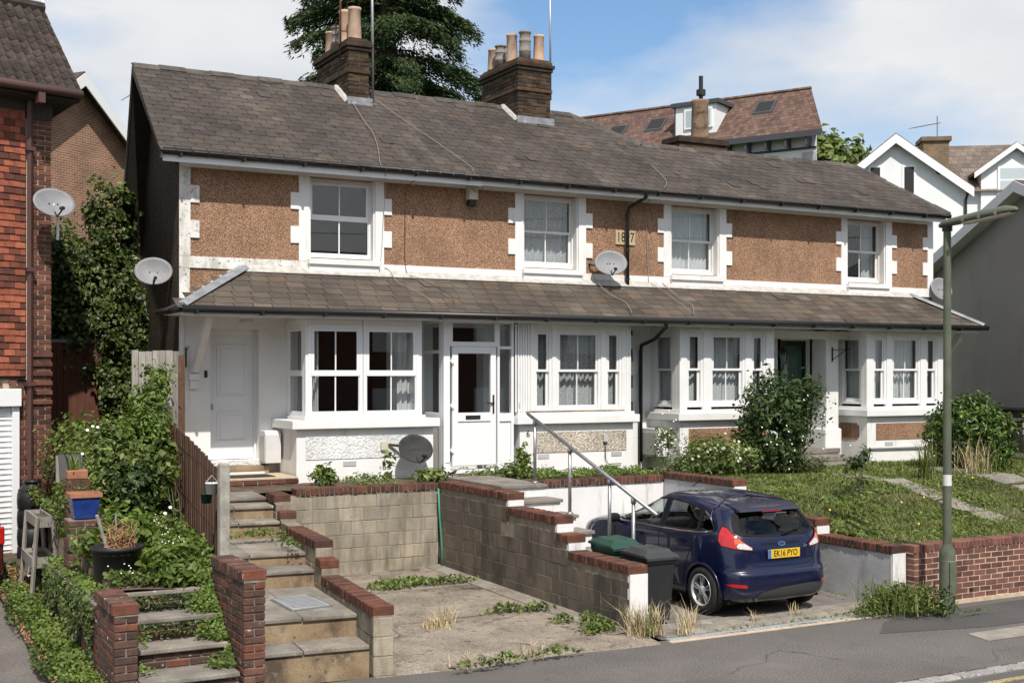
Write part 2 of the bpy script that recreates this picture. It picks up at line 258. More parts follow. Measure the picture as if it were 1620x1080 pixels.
MT['grass'] = leaf('grass_blades', [(0, (.075, .105, .024)), (.5, (.145, .182, .045)), (.85, (.215, .24, .07)), (1, (.36, .32, .16))], tr=.3, rough=.6)
MT['leaf_red'] = leaf('dark_red_leaves', [(0, (.05, .018, .014)), (1, (.13, .05, .035))], rough=.5)
MT['leaf_flower'] = leaf('cream_flower_heads', [(0, (.20, .22, .10)), (.6, (.45, .45, .30)), (1, (.6, .6, .48))], tr=.2, rough=.7)
def glass(name, tint=(.9, .95, .93), f0=.06):
    m, n, l, b, out = nodes(name)
    n.remove(b)
    tr = n.new('ShaderNodeBsdfTransparent'); tr.inputs[0].default_value = (*tint, 1)
    gl = n.new('ShaderNodeBsdfGlossy'); gl.inputs['Roughness'].default_value = .012
    lw = n.new('ShaderNodeLayerWeight'); lw.inputs['Blend'].default_value = .5
    f = math_(n, l, 'ADD', math_(n, l, 'MULTIPLY', math_(n, l, 'POWER', lw.outputs['Facing'], 5.), 1 - f0), f0)
    s = n.new('ShaderNodeMixShader'); l.new(f, s.inputs[0]); l.new(tr.outputs[0], s.inputs[1]); l.new(gl.outputs[0], s.inputs[2])
    l.new(s.outputs[0], out.inputs[0]); return m
MT['glass'] = glass('window_glass', (.92, .94, .94), .07)
MT['car_glass'] = glass('car_window_glass', (.88, .95, .92), .05)
MT['car_glass_dark'] = glass('tinted_car_glass', (.50, .55, .56), .05)

# ------------------------------------------------------------------ geometry helpers
class G:
    def __init__(s): s.v = []; s.f = []
    def add(s, vs, fs):
        o = len(s.v); s.v += [tuple(p) for p in vs]; s.f += [tuple(i + o for i in f) for f in fs]; return s
    def box(s, x0, x1, y0, y1, z0, z1):
        return s.add([(x0, y0, z0), (x1, y0, z0), (x1, y1, z0), (x0, y1, z0), (x0, y0, z1), (x1, y0, z1), (x1, y1, z1), (x0, y1, z1)],
                     [(0, 3, 2, 1), (4, 5, 6, 7), (0, 1, 5, 4), (1, 2, 6, 5), (2, 3, 7, 6), (3, 0, 4, 7)])
    def prism(s, pts, axis, a, b):
        """pts: 2-D outline in the other two axes (in x,y,z order), extruded from a to b"""
        n = len(pts); ar = sum(pts[i][0] * pts[(i + 1) % n][1] - pts[(i + 1) % n][0] * pts[i][1] for i in range(n))
        if ar < 0: pts = pts[::-1]
        def P(p, t):
            return {'x': (t, p[0], p[1]), 'y': (p[0], t, p[1]), 'z': (p[0], p[1], t)}[axis]
        vs = [P(p, a) for p in pts] + [P(p, b) for p in pts]
        fs = [tuple(range(n))[::-1], tuple(range(n, 2 * n))] + [(i, (i + 1) % n, n + (i + 1) % n, n + i) for i in range(n)]
        if axis == 'y': fs = [f[::-1] for f in fs]
        return s.add(vs, fs)
    def tube(s, pts, r, n=8, caps=True):
        pts = [Vector(p) for p in pts]; rs = r if isinstance(r, (list, tuple)) else [r] * len(pts)
        rings = []; ref = None
        for i, p in enumerate(pts):
            t = (pts[min(i + 1, len(pts) - 1)] - pts[max(i - 1, 0)])
            t = t.normalized() if t.length > 1e-9 else Vector((0, 0, 1))
            if ref is None: ref = Vector((1, 0, 0)) if abs(t.x) < .9 else Vector((0, 1, 0))
            u = (ref - t * ref.dot(t)).normalized(); w = t.cross(u); ref = u
            rings.append([p + (u * math.cos(2 * math.pi * k / n) + w * math.sin(2 * math.pi * k / n)) * rs[i] for k in range(n)])
        vs = [q for ring in rings for q in ring]; fs = []
        for i in range(len(pts) - 1):
            for k in range(n): fs.append((i * n + k, i * n + (k + 1) % n, (i + 1) * n + (k + 1) % n, (i + 1) * n + k))
        if caps: fs += [tuple(range(n))[::-1], tuple(range((len(pts) - 1) * n, len(pts) * n))]
        return s.add(vs, fs)
    def lathe(s, prof, c=(0, 0, 0), n=20, caps=True):
        vs = [(c[0] + r * math.cos(2 * math.pi * k / n), c[1] + r * math.sin(2 * math.pi * k / n), c[2] + z) for r, z in prof for k in range(n)]
        fs = [(i * n + k, i * n + (k + 1) % n, (i + 1) * n + (k + 1) % n, (i + 1) * n + k) for i in range(len(prof) - 1) for k in range(n)]
        if caps: fs += [tuple(range(n))[::-1], tuple(range((len(prof) - 1) * n, len(prof) * n))]
        return s.add(vs, fs)
    def quad(s, a, b, c, d): return s.add([a, b, c, d], [(0, 1, 2, 3)])
    def mesh(s, name): 
        m = bpy.data.meshes.new(name); m.from_pydata(s.v, [], s.f); m.update(); return m
def setp(o, label=None, cat=None, group=None, kind=None):
    if label: o['label'] = label
    if cat: o['category'] = cat
    if group: o['group'] = group
    if kind: o['kind'] = kind
    return o
BASE = {}
def hang(o, parent):
    if parent is not None:
        o.parent = parent
        if parent.name in BASE: o.matrix_parent_inverse = Matrix.Translation(-Vector(BASE[parent.name]))
    return o
def obj(name, g, mat, parent=None, smooth=False, bev=0):
    me = g.mesh(name) if isinstance(g, G) else g
    if not len(me.materials): me.materials.append(MT[mat] if isinstance(mat, str) else mat)
    if smooth: me.polygons.foreach_set('use_smooth', [True] * len(me.polygons))
    o = bpy.data.objects.new(name, me); COL.objects.link(o); hang(o, parent)
    if bev:
        md = o.modifiers.new('edge', 'BEVEL'); md.width = bev; md.segments = 2; md.limit_method = 'ANGLE'; md.angle_limit = R(40)
    return o
def thing(name, label, cat, base=None, loc=(0, 0, 0), rz=0, group=None, kind=None):
    """base: children keep world coordinates; otherwise children are local to loc/rz"""
    o = bpy.data.objects.new(name, None); COL.objects.link(o); o.empty_display_size = .2
    if base is not None: o.location = base; BASE[o.name] = base
    else: o.location = loc; o.rotation_euler = (0, 0, rz)
    return setp(o, label, cat, group, kind)
def piece(name, me, parent, loc, rot=(0, 0, 0), scale=(1, 1, 1)):
    o = bpy.data.objects.new(name, me); COL.objects.link(o); hang(o, parent)
    o.location = loc; o.rotation_euler = rot; o.scale = scale; return o
def npmesh(name, V, F, mat, k=None):
    """fast mesh from arrays; F: (n,k) indices"""
    V = np.asarray(V, dtype=np.float32); F = np.asarray(F, dtype=np.int32); k = F.shape[1]
    me = bpy.data.meshes.new(name); me.vertices.add(len(V)); me.vertices.foreach_set('co', V.ravel())
    me.loops.add(F.size); me.loops.foreach_set('vertex_index', F.ravel())
    me.polygons.add(len(F)); me.polygons.foreach_set('loop_start', np.arange(0, F.size, k, dtype=np.int32))
    me.update(calc_edges=True); me.materials.append(MT[mat]); return me
_bm = {}
def brick_mesh(lx, ly, lz, mat, c=.006, seed=0):
    """chamfered brick centred on its own origin, slightly uneven; shared between alike pieces"""
    key = (round(lx, 3), round(ly, 3), round(lz, 3), mat, seed, c)
    if key in _bm: return _bm[key]
    bm = bmesh.new(); bmesh.ops.create_cube(bm, size=1)
    for v in bm.verts: v.co = Vector((v.co.x * lx, v.co.y * ly, v.co.z * lz))
    bmesh.ops.bevel(bm, geom=bm.edges[:], offset=c, segments=1, affect='EDGES')
    rr = random.Random(hash(key) & 0xffff)
    for v in bm.verts: v.co += Vector((rr.uniform(-1, 1), rr.uniform(-1, 1), rr.uniform(-1, 1))) * c * .35
    me = bpy.data.meshes.new('brick'); bm.to_mesh(me); bm.free(); me.materials.append(MT[mat]); _bm[key] = me; return me
def holes_wall(g, x0, x1, z0, z1, y0, y1, holes):
    xs = sorted({x0, x1, *[h[0] for h in holes], *[h[1] for h in holes]}); zs = sorted({z0, z1, *[h[2] for h in holes], *[h[3] for h in holes]})
    xs = [x for x in xs if x0 <= x <= x1]; zs = [z for z in zs if z0 <= z <= z1]
    for i in range(len(xs) - 1):
        run = None
        for j in range(len(zs) - 1):
            cx, cz = (xs[i] + xs[i + 1]) / 2, (zs[j] + zs[j + 1]) / 2
            solid = not any(h[0] < cx < h[1] and h[2] < cz < h[3] for h in holes)
            if solid: run = (run[0], zs[j + 1]) if run else (zs[j], zs[j + 1])
            if run and (not solid or j == len(zs) - 2): g.box(xs[i], xs[i + 1], y0, y1, *run); run = None
    return g
def text_mesh(txt, size, depth, mat, name='lettering', bold=0.0):
    cu = bpy.data.curves.new(name, 'FONT'); cu.body = txt; cu.size = size; cu.extrude = depth; cu.align_x = 'CENTER'; cu.align_y = 'CENTER'; cu.offset = bold
    cu.resolution_u = 3
    o = bpy.data.objects.new(name, cu); COL.objects.link(o); dg = bpy.context.evaluated_depsgraph_get(); dg.update()
    me = bpy.data.meshes.new_from_object(o.evaluated_get(dg)); bpy.data.objects.remove(o)
    me.materials.clear(); me.materials.append(MT[mat]); return me
# leaf clouds -------------------------------------------------------
def leaf_cloud(P, N, size, aspect=.5, seed=1, fold=.25, jitter=.6, var=.4):
    """P: (n,3) leaf positions, N: (n,3) preferred facing; each leaf a folded pair of triangles fan (6 verts, 4 tris as 2 quads)"""
    r = np.random.default_rng(seed); n = len(P)
    nn = N + r.normal(0, jitter, (n, 3)); nn /= np.linalg.norm(nn, axis=1)[:, None] + 1e-9
    a = r.normal(0, 1, (n, 3)); u = a - nn * np.sum(a * nn, 1)[:, None]; u /= np.linalg.norm(u, axis=1)[:, None] + 1e-9
    w = np.cross(nn, u)
    L = size * (1 + r.uniform(-var, var, n))[:, None]; Wd = L * aspect
    b = P - u * L * .5; t = P + u * L * .5; m = P - u * L * .08
    l_ = m + w * Wd * .5 + nn * Wd * fold; r_ = m - w * Wd * .5 + nn * Wd * fold
    V = np.stack([b, l_, t, r_], 1).reshape(-1, 3)
    i = np.arange(n)[:, None] * 4
    F = np.concatenate([i + np.array([[0, 1, 2]]), i + np.array([[0, 2, 3]])], 0)
    return V, F
def blades(P, H, Wd, lean, seed=1):
    """grass blades: bent strips of 3 tris"""
    r = np.random.default_rng(seed); n = len(P); H = np.broadcast_to(H, n) * (1 + r.uniform(-.4, .4, n))
    th = r.uniform(0, 2 * np.pi, n); d = np.stack([np.cos(th), np.sin(th), np.zeros(n)], 1); s = np.stack([-np.sin(th), np.cos(th), np.zeros(n)], 1)
    ln = np.abs(r.normal(0, lean, n)) * H; up = np.array([0, 0, 1.])
    w = (np.broadcast_to(Wd, n) * (1 + r.uniform(-.3, .3, n)))[:, None]
    a = P - s * w / 2; b = P + s * w / 2
    mid = P + up * (H * .6)[:, None] + d * (ln * .35)[:, None]
    c = mid - s * w * .4; e = mid + s * w * .4; t = P + up * (H * .95)[:, None] + d * ln[:, None]
    V = np.stack([a, b, e, c, t], 1).reshape(-1, 3); i = np.arange(n)[:, None] * 5
    F = np.concatenate([i + np.array([[0, 1, 2]]), i + np.array([[0, 2, 3]]), i + np.array([[3, 2, 4]])], 0)
    return V, F
# ================================================================== the ground
def struct(name, g, mat, label, parent=None, smooth=False):
    o = obj(name, g, mat, parent, smooth); setp(o, label, kind='structure'); return o
def hill(y): return -.3 if y < 3 else (-.3 + 1.6 * (y - 3) / 2 if y < 5 else 1.3 + .1 * (y - 5) if y < 45 else 5.3)
gx = list(np.linspace(-260, 300, 15)); gy = [-260, -120, -40, -12, 2.9, 3, 4, 5, 9, 14, 20, 28, 36, 45, 80, 160, 400]
g = G(); nx = len(gx)
g.add([(x, y, hill(y) + (.35 if y < -25 else 0)) for y in gy for x in gx], [(j * nx + i, j * nx + i + 1, (j + 1) * nx + i + 1, (j + 1) * nx + i) for j in range(len(gy) - 1) for i in range(nx - 1)])
struct('ground', g, 'field', 'grassy hillside rising behind the houses')
struct('road', G().box(-80, 90, -17.2, -10.9, -.28, -.03), 'road', 'tarmac road along the kerb')
struct('far_pavement', G().box(-80, 90, -24, -17.2, -.28, .02), 'asphalt', 'pavement on the far side of the road')
for (y0, y1) in ((-11.18, -11.08), (-11.38, -11.28)):
    struct('yellow_line', G().box(-20, 60, y0, y1, -.04, -.026), 'yellow_line', 'worn yellow line painted along the road edge')
struct('pavement', G().box(-60, 80, -10.72, -8.03, -.28, 0), 'asphalt', 'worn asphalt pavement in front of the walls')
g = G(); g.add([(6.1, -8.95, .004), (7.6, -9.3, .004), (13, -9.25, .004), (13, -8.1, .004), (7.2, -8.3, .004), (6.6, -8.5, .004)], [(0, 1, 2, 3, 4, 5)])
struct('asphalt_patch', g, 'asphalt_dark', 'darker repaired patch of pavement by the lamp post')
g = G(); g.add([(7.0, -9.45, .005), (12, -9.45, .005), (12, -9.95, .005), (6.9, -9.85, .005)], [(0, 3, 2, 1)])
struct('concrete_patch', g, 'sett', 'paler repaired strip of pavement')
kerb = struct('kerb', G().box(-60, 80, -10.88, -10.72, -.28, -.03), 'mortar_grey', 'row of granite setts edging the road')
x = 2.0
while x < 11:
    w = rnd.uniform(.19, .27); me = brick_mesh(round(w, 2), .15, .12, 'granite', .014)
    piece('sett', me, kerb, (x + w / 2, -10.8 + rnd.uniform(-.006, .006), -.066 + rnd.uniform(-.004, .004)), (0, 0, rnd.uniform(-.03, .03))); x += w + .012
def sheet(pts_fn, xs, ys):
    g = G(); n = len(xs); g.add([(x, y, pts_fn(x, y)) for y in ys for x in xs], [(j * n + i, j * n + i + 1, (j + 1) * n + i + 1, (j + 1) * n + i) for j in range(len(ys) - 1) for i in range(n - 1)]); return g
struct('driveway', sheet(lambda x, y: .012 + .03 * min(1, (y + 8.05) / .25) + .075 * (y + 8.05) / 5.6 + .006 * math.sin(3 * x + y), np.linspace(.02, 3.5, 14), [-8.2, -8.05, -7.8, -7, -6, -5, -4, -3, -2.3]), 'concrete', 'cracked concrete parking bay with weeds')
dz_ = lambda y: .042 + .075 * (y + 8.05) / 5.6
for y_ in (-6.05, -4.15): struct('concrete_joint', G().add([(.25, y_ - .009, dz_(y_) + .008), (3.12, y_ - .009 + .05, dz_(y_) + .008), (3.12, y_ + .009 + .05, dz_(y_) + .008), (.25, y_ + .009, dz_(y_) + .008)], [(0, 1, 2, 3)]), 'soil', 'dark joint across the concrete parking bay')
struct('concrete_edging', G().add([(3.12, -7.7, dz_(-7.7) + .01), (3.42, -7.7, dz_(-7.7) + .03), (3.42, -2.4, dz_(-2.4) + .03), (3.16, -2.4, dz_(-2.4) + .01), (3.12, -7.7, -.05), (3.16, -2.4, -.05)], [(0, 1, 2, 3), (0, 3, 5, 4)]), 'slab', 'paler concrete edging along the foot of the stepped block wall')
struct('neighbour_driveway', sheet(lambda x, y: .012 + .045 * max(0, y + 8.0), np.linspace(-16, -2.55, 8), np.linspace(-8.1, .6, 10)), 'asphalt_drive', 'asphalt driveway leading to the garage')
dr2 = struct('car_driveway', sheet(lambda x, y: .012 + .012 * (y + 8), np.linspace(3.6, 7.45, 8), np.linspace(-8.03, -2.6, 8)), 'drive_two', 'worn paved driveway under the blue car')
for r_ in range(3):
    x = 3.70 + (.1 if r_ % 2 else 0)
    while x < 7.25:
        piece('paving_sett', brick_mesh(.19, .19, .05, 'sett', .008), dr2, (x + .1, -7.88 + .2 * r_, .005 + .0024 * r_ + rnd.uniform(-.004, .004)), (0, 0, rnd.uniform(-.012, .012))); x += .2
cd = thing('channel_drain', 'grey metal channel drain across the mouth of the car driveway', 'drain', base=(5.3, -8.03, 0), kind='structure')
for k in range(7): obj('grating', G().box(3.66 + k * .5, 4.15 + k * .5, -8.10, -8.0, -.05, .016), 'drain', cd, bev=.004)
obj('concrete_edge', G().box(3.62, 7.15, -8.19, -8.105, -.05, .008), 'mortar', cd)
# garden levels
struct('front_garden', sheet(lambda x, y: 1.36 + .02 * math.sin(5 * x) * math.cos(4 * y), np.linspace(.3, 7.5, 24), np.linspace(-2.28, .3, 8)), 'soil', 'narrow soil bed along the house fronts')
struct('front_garden', G().box(4.3, 7.5, -2.62, -2.2, 1.0, 1.35), 'soil', 'strip of soil behind the white wall coping')
def lawn_z(x, y):
    t = [(-8.0, .74), (-6.4, .82), (-5.4, 1.02), (-4.6, 1.20), (-3, 1.26), (.4, 1.27)]
    for (a, za), (b, zb) in zip(t, t[1:]):
        if y <= b: return za + (zb - za) * (y - a) / (b - a) + .02 * math.sin(2.3 * x) * math.sin(1.9 * y)
    return 1.27
LAWN = struct('lawn', sheet(lawn_z, np.linspace(7.5, 24, 50), np.linspace(-7.85, .4, 30)), 'turf', 'sloping front lawn behind the brick wall', smooth=True)
def bed_z(x, y):
    t = [(-7.2, .86), (-6.6, .93), (-4, 1.08), (-1, 1.30), (2.5, 1.5)]
    for (a, za), (b, zb) in zip(t, t[1:]):
        if y <= b: return za + (zb - za) * (y - a) / (b - a) + .03 * math.sin(4 * x + 1) * math.sin(3 * y)
    return 1.5
g = G(); ys_ = np.linspace(-6.98, 2.5, 24)
for y in ys_:
    xe = -1.2 + .133 * (y + 6.9)
    xw = -2.36 if y < -3.6 else -2.36 + .30 * min(1, (y + 3.6) / 2.6)
    g.v += [(xw, y, 0)] + [(xw + (xe - xw) * i / 9, y, bed_z(xw + (xe - xw) * i / 9, y)) for i in range(10)]
g.f = [(j * 11 + i, j * 11 + i + 1, j * 11 + i + 12, j * 11 + i + 11) for j in range(23) for i in range(10)]
struct('neighbour_garden', g, 'soil', 'overgrown garden bank between the houses', smooth=True)
struct('ivy_verge', sheet(lambda x, y: .05 + .05 * (y + 8.0) + .02 * math.sin(5 * y), np.linspace(-2.98, -2.4, 5), np.linspace(-8.1, .5, 20)), 'soil', 'narrow verge of earth beside the brick wall')

# ================================================================== masonry walls
def courses(parent, axis, a0, a1, c0, c1, z0, n, bl, bh, jt, mat, name, top=None, off=.5, a_top=None, core='block_joint', inset=.008, jit=.0015):
    """coursed masonry along X or Y; every unit an object, on a recessed mortar core"""
    z = z0
    for k in range(n):
        a = a0 - (off * (bl + jt) if k % 2 else 0)
        while a < a1 - .03:
            b0, b1 = max(a, a0), min(a + bl, a1)
            if b1 - b0 > .035 and (top is None or z + bh <= top((b0 + b1) / 2) + .03):
                L = round(b1 - b0, 2); s = rnd.randrange(3); th = round(c1 - c0, 3)
                me = brick_mesh(L if axis == 'x' else th, th if axis == 'x' else L, bh, mat, .005, s)
                ctr = ((b0 + b1) / 2, (c0 + c1) / 2); j = rnd.uniform(-jit, jit) * 2
                loc = (ctr[0], ctr[1] + j, z + bh / 2) if axis == 'x' else (ctr[1] + j, ctr[0], z + bh / 2)
                piece(name, me, parent, loc, (0, 0, rnd.uniform(-jit, jit)))
            a += bl + jt
        z += bh + jt
def core(parent, axis, a0, a1, c0, c1, z0, z1, mat='block_joint', i=.006):
    b = (a0 + i, a1 - i, c0 + i, c1 - i) if axis == 'x' else (c0 + i, c1 - i, a0 + i, a1 - i)
    obj('mortar_core', G().box(*b, z0, z1), mat, parent)
def coping(parent, axis, a0, a1, c0, c1, zt, mat='coping', w=.066, jt=.009, h=.105, name='coping_brick', bed='mortar_grey'):
    n = max(1, round((a1 - a0) / (w + jt))); st = (a1 - a0) / n
    th = round(c1 - c0, 2); W_ = round(st - jt, 3)
    for k in range(n):
        me = brick_mesh(W_ if axis == 'x' else th, th if axis == 'x' else W_, h, mat, .009, rnd.randrange(4))
        p = a0 + (k + .5) * st
        loc = (p, (c0 + c1) / 2 + rnd.uniform(-.005, .005), zt - h / 2 + rnd.uniform(-.004, .004)) if axis == 'x' else ((c0 + c1) / 2 + rnd.uniform(-.005, .005), p, zt - h / 2 + rnd.uniform(-.004, .004))
        piece(name, me, parent, loc, (rnd.uniform(-.012, .012), rnd.uniform(-.012, .012), rnd.uniform(-.015, .015)))
    b = (a0 + .008, a1 - .008, c0 + .014, c1 - .014) if axis == 'x' else (c0 + .014, c1 - .014, a0 + .008, a1 - .008)
    obj('coping_bed', G().box(*b, zt - h - .012, zt - .012), bed, parent)
# back wall of the first parking bay
bw = thing('block_retaining_wall', 'long pale concrete block wall with brick coping at the back of the empty bay', 'wall', base=(2, -2.4, 0))
core(bw, 'x', .6, 3.4, -2.4, -2.19, 0, 1.30)
courses(bw, 'x', .62, 1.36, -2.4, -2.19, .09, 6, .393, .193, .007, 'block', 'block', off=.3)
courses(bw, 'x', 1.37, 3.4, -2.4, -2.19, .09, 6, .393, .193, .007, 'block', 'block')
coping(bw, 'x', 1.1, 3.4, -2.42, -2.18, 1.40)
# wall between the bays, with the stair of number six
wc = thing('stepped_block_wall', 'dark concrete block wall stepping down beside the green bin', 'wall', base=(3.5, -7.5, 0))
LV = [(-7.66, -6.28, .83), (-6.27, -5.99, 1.03), (-5.98, -4.66, 1.24), (-4.65, -2.42, 1.43)]
def ctop(y):
    for a, b, z in LV:
        if a <= y <= b: return z - .105
    return .72
for a, b, z in LV: core(wc, 'y', a, b, 3.4, 3.65, -.05, z - .11)
courses(wc, 'y', -7.65, -2.42, 3.4, 3.65, .04, 7, .393, .193, .007, 'block_dark', 'block', top=ctop, off=.45)
for a, b, z in LV:
    coping(wc, 'y', a, b, 3.385, 3.665, z)
    zb = {.83: 0, 1.03: .83, 1.24: 1.03, 1.43: 1.24}[z]
    obj('painted_end', G().box(3.402, 3.652, a - .006, a + .05, zb + .003, z - .107), 'white_block', wc)
st6 = thing('side_steps', 'white painted steps with stone treads climbing to the porch door', 'steps', base=(4, -5, 0))
SY = [(1.46, -3.98), (1.28, -4.42), (1.10, -4.86), (.92, -5.28), (.70, -5.62), (.46, -5.92)]
yb = -2.0
for k, (z, yf) in enumerate(SY):
    ye = -2.2 if k == 0 else SY[k - 1][1] + .04
    obj('riser', G().box(3.66, 4.40, yf + .035, ye, 0, z - .05), 'white_block', st6)
    obj('tread', G().box(3.655, 4.43, yf, ye, z - .048, z), 'slab', st6, bev=.008)
hr = thing('handrail', 'grey tubular steel handrail sloping down the side steps', 'handrail', base=(4.36, -5, 0))
def rail_z(y): return 2.47 + (y + 3.53) * (2.47 - 1.31) / (-3.53 + 6.8)
obj('rail', G().tube([(4.36, -3.5, rail_z(-3.5)), (4.36, -6.85, rail_z(-6.85))], .026, 12), 'galv', hr, True)
for y, zb in ((-3.72, 1.46), (-4.72, 1.10), (-5.75, .65), (-6.32, .03)):
    p = obj('post', G().tube([(4.36, y, zb), (4.36, y, rail_z(y) - .01)], .024, 10), 'galv', hr, True)
    obj('fitting', G().tube([(4.36, y, rail_z(y) - .09), (4.36, y, rail_z(y) - .02)], .034, 10), 'galv', p, True)
    obj('foot', G().lathe([(.05, 0), (.05, .012), (.03, .03)], (4.36, y, zb), 12), 'galv', p, True)
# walls round the car
ww = thing('white_retaining_wall', 'white painted wall with brick coping behind the blue car', 'wall', base=(6, -2.7, 0))
obj('painted_face', G().box(4.40, 7.42, -2.7, -2.45, -.05, 1.27), 'white_block', ww)
coping(ww, 'x', 4.36, 7.40, -2.73, -2.47, 1.385)
rw = thing('stepped_white_wall', 'white wall with brick coping stepping down between car and lawn', 'wall', base=(7.5, -5, 0))
for a, b, z in [(-4.58, -2.72, 1.44), (-5.55, -4.58, 1.22), (-6.42, -5.55, 1.03), (-7.86, -6.42, .82)]:
    obj('wall_section', G().box(7.42, 7.64, a, b, -.05, z - .106), 'grey_render', rw)  # grey stands in for shade on the side face of the white wall
    obj('painted_end', G().box(7.415, 7.645, a - .006, a + .04, .05, z - .108), 'white_block', rw)
    coping(rw, 'y', a, b, 7.40, 7.66, z)
fw = thing('front_brick_wall', 'low red brick garden wall with soldier coping beside the lamp post', 'wall', base=(9, -7.95, 0))
core(fw, 'x', 7.66, 10.9, -8.0, -7.78, -.05, .72, 'mortar', .005)
courses(fw, 'x', 7.66, 10.9, -8.0, -7.78, .055, 9, .215, .065, .01, 'brick_wall', 'brick')
coping(fw, 'x', 7.64, 10.9, -8.01, -7.77, .83, 'brick_wall', bed='mortar', h=.105)
obj('plinth', G().box(7.7, 10.9, -8.03, -7.8, -.1, .05), 'mortar', fw)
obj('weep_hole', G().tube([(8.72, -8.02, .17), (8.72, -7.9, .17)], .022, 10), 'ink', fw)
g = G().box(10.9, 20, -8.0, -7.78, -.05, .72).box(10.9, 20, -8.01, -7.77, .725, .83)
setp(obj('distant_brickwork', g, 'brick_wall', fw), kind='stuff')
# stair of the first house, in a frame turned a little clockwise
SK = -math.atan(.1)
st1 = thing('stone_steps', 'flight of worn slab steps with yellow concrete risers leading up to the white door', 'steps', loc=(0, -8.06, 0), rz=SK)
S1 = [(.31, .10), (.55, .58), (.75, 2.42), (.90, 2.86), (1.12, 4.32), (1.29, 4.72), (1.36, 5.2)]
for k, (z, yf) in enumerate(S1):
    ye = (S1[k + 1][1] + .05) if k + 1 < len(S1) else 6.75
    obj('riser', G().box(-1.16, -.004, yf + .035, ye, -.03, z - .045), 'riser', st1)
    cuts = [-1.165, -.62 + rnd.uniform(-.12, .12), -.002]
    for a, b in zip(cuts, cuts[1:]):
        obj('slab', G().box(a + .004, b - .004, yf + rnd.uniform(0, .012), ye - .02, z - .043, z + rnd.uniform(-.003, .003)), 'slab', st1, bev=.008)
fl = thing('stair_flank_wall', 'low stepped block wall with brick coping on the right of the stone steps', 'wall', loc=(0, -8.06, 0), rz=SK)
FL = [(0, 2.12, .72), (2.13, 2.40, .90), (2.41, 3.95, 1.09), (4.32, 4.52, 1.24), (4.70, 5.25, 1.43)]
def ftop(y):
    for a, b, z in FL:
        if a <= y <= b: return z - .105
    return 1.1 if y > 3.9 else .6
for a, b, z in FL: core(fl, 'y', a, b + (.35 if a == 2.41 else 0), 0, .21, -.04, z - .11)
core(fl, 'y', 3.9, 5.68, 0, .21, -.04, 1.1); core(fl, 'y', 4.6, 5.68, 0, .21, 1.1, 1.31)
courses(fl, 'y', 0, 5.68, 0, .21, .01, 7, .393, .193, .007, 'block', 'block', top=ftop)
for a, b, z in FL: coping(fl, 'y', a, b, -.012, .222, z)
mc = thing('manhole_cover', 'pale metal drain cover set in the landing of the stone steps', 'drain cover', base=(-.25, -6.6, .55))
g = G(); q = [(-.53, -7.06), (-.03, -6.98), (-.06, -6.18), (-.52, -6.3)]
g.prism(q, 'z', .545, .562); obj('frame', g, 'galv', mc)
g = G(); cxm = sum(p[0] for p in q) / 4; cym = sum(p[1] for p in q) / 4
g.prism([(cxm + (p[0] - cxm) * .9, cym + (p[1] - cym) * .92) for p in q], 'z', .56, .568); obj('plate', g, 'drain', mc)
g = G()
for k in range(9):
    t = -.84 + k * .21; g.box(cxm - .19, cxm + .19, cym + t * .36 - .012, cym + t * .36 + .012, .567, .5715)
obj('tread_pattern', g, 'galv', mc)
# brick piers at the pavement
def brick_pier(name, label, x0, x1, y0, y1, z0, n, front_only=False):
    t = thing(name, label, 'wall', base=((x0 + x1) / 2, y0, z0))
    core(t, 'y', y0, y1, x0, x1, z0, z0 + n * .075, 'mortar_grey', .012)
    z = z0
    for k in range(n):
        if k % 2: fr = [(x0, x1)]
        else: fr = [(x0, (x0 + x1) / 2 - .005), ((x0 + x1) / 2 + .005, x1)]
        for a, b in fr:
            piece('brick', brick_mesh(round(b - a, 3), .10, .065, 'brick_old', .007, rnd.randrange(4)), t, ((a + b) / 2, y0 + .05 + rnd.uniform(-.002, .002), z + .0325))
        y = y0 + .11 + (0 if k % 2 else .10)
        if not k % 2: piece('brick', brick_mesh(.10, .09, .065, 'brick_old', .007, 1), t, (x0 + .05, y0 + .156, z + .0325))
        while y < y1 - .05:
            L = min(.215, y1 - y)
            for xc in ((x0 + .05,) if front_only else (x0 + .05, x1 - .05)):
                piece('brick', brick_mesh(.10, round(L, 2), .065, 'brick_old', .007, rnd.randrange(4)), t, (xc + rnd.uniform(-.002, .002), y + L / 2, z + .0325))
            y += .225
        z += .075
    coping(t, 'y', y0 - .01, y1, x0 - .015, x1 + .015, z + .105, 'brick_old')
    return t
brick_pier('brick_pier', 'weathered brick pier with red coping at the foot of the stone steps', -1.37, -1.16, -8.16, -7.0, -.03, 15)
brick_pier('brick_side_wall', 'dark brick pier with coping left of the overgrown steps', -2.57, -2.36, -8.14, -7.22, -.1, 13)
lw_ = thing('low_side_wall', 'low dark brick retaining wall under the black tub', 'wall', base=(-2.46, -5.5, 0))
core(lw_, 'y', -7.2, -4.0, -2.56, -2.36, -.1, .80, 'mortar_grey')
courses(lw_, 'y', -7.21, -4.0, -2.565, -2.355, -.1, 12, .215, .065, .01, 'brick_old', 'brick')
st0 = thing('overgrown_steps', 'short flight of ivy covered brick steps with concrete treads', 'steps', base=(-1.9, -8, 0))
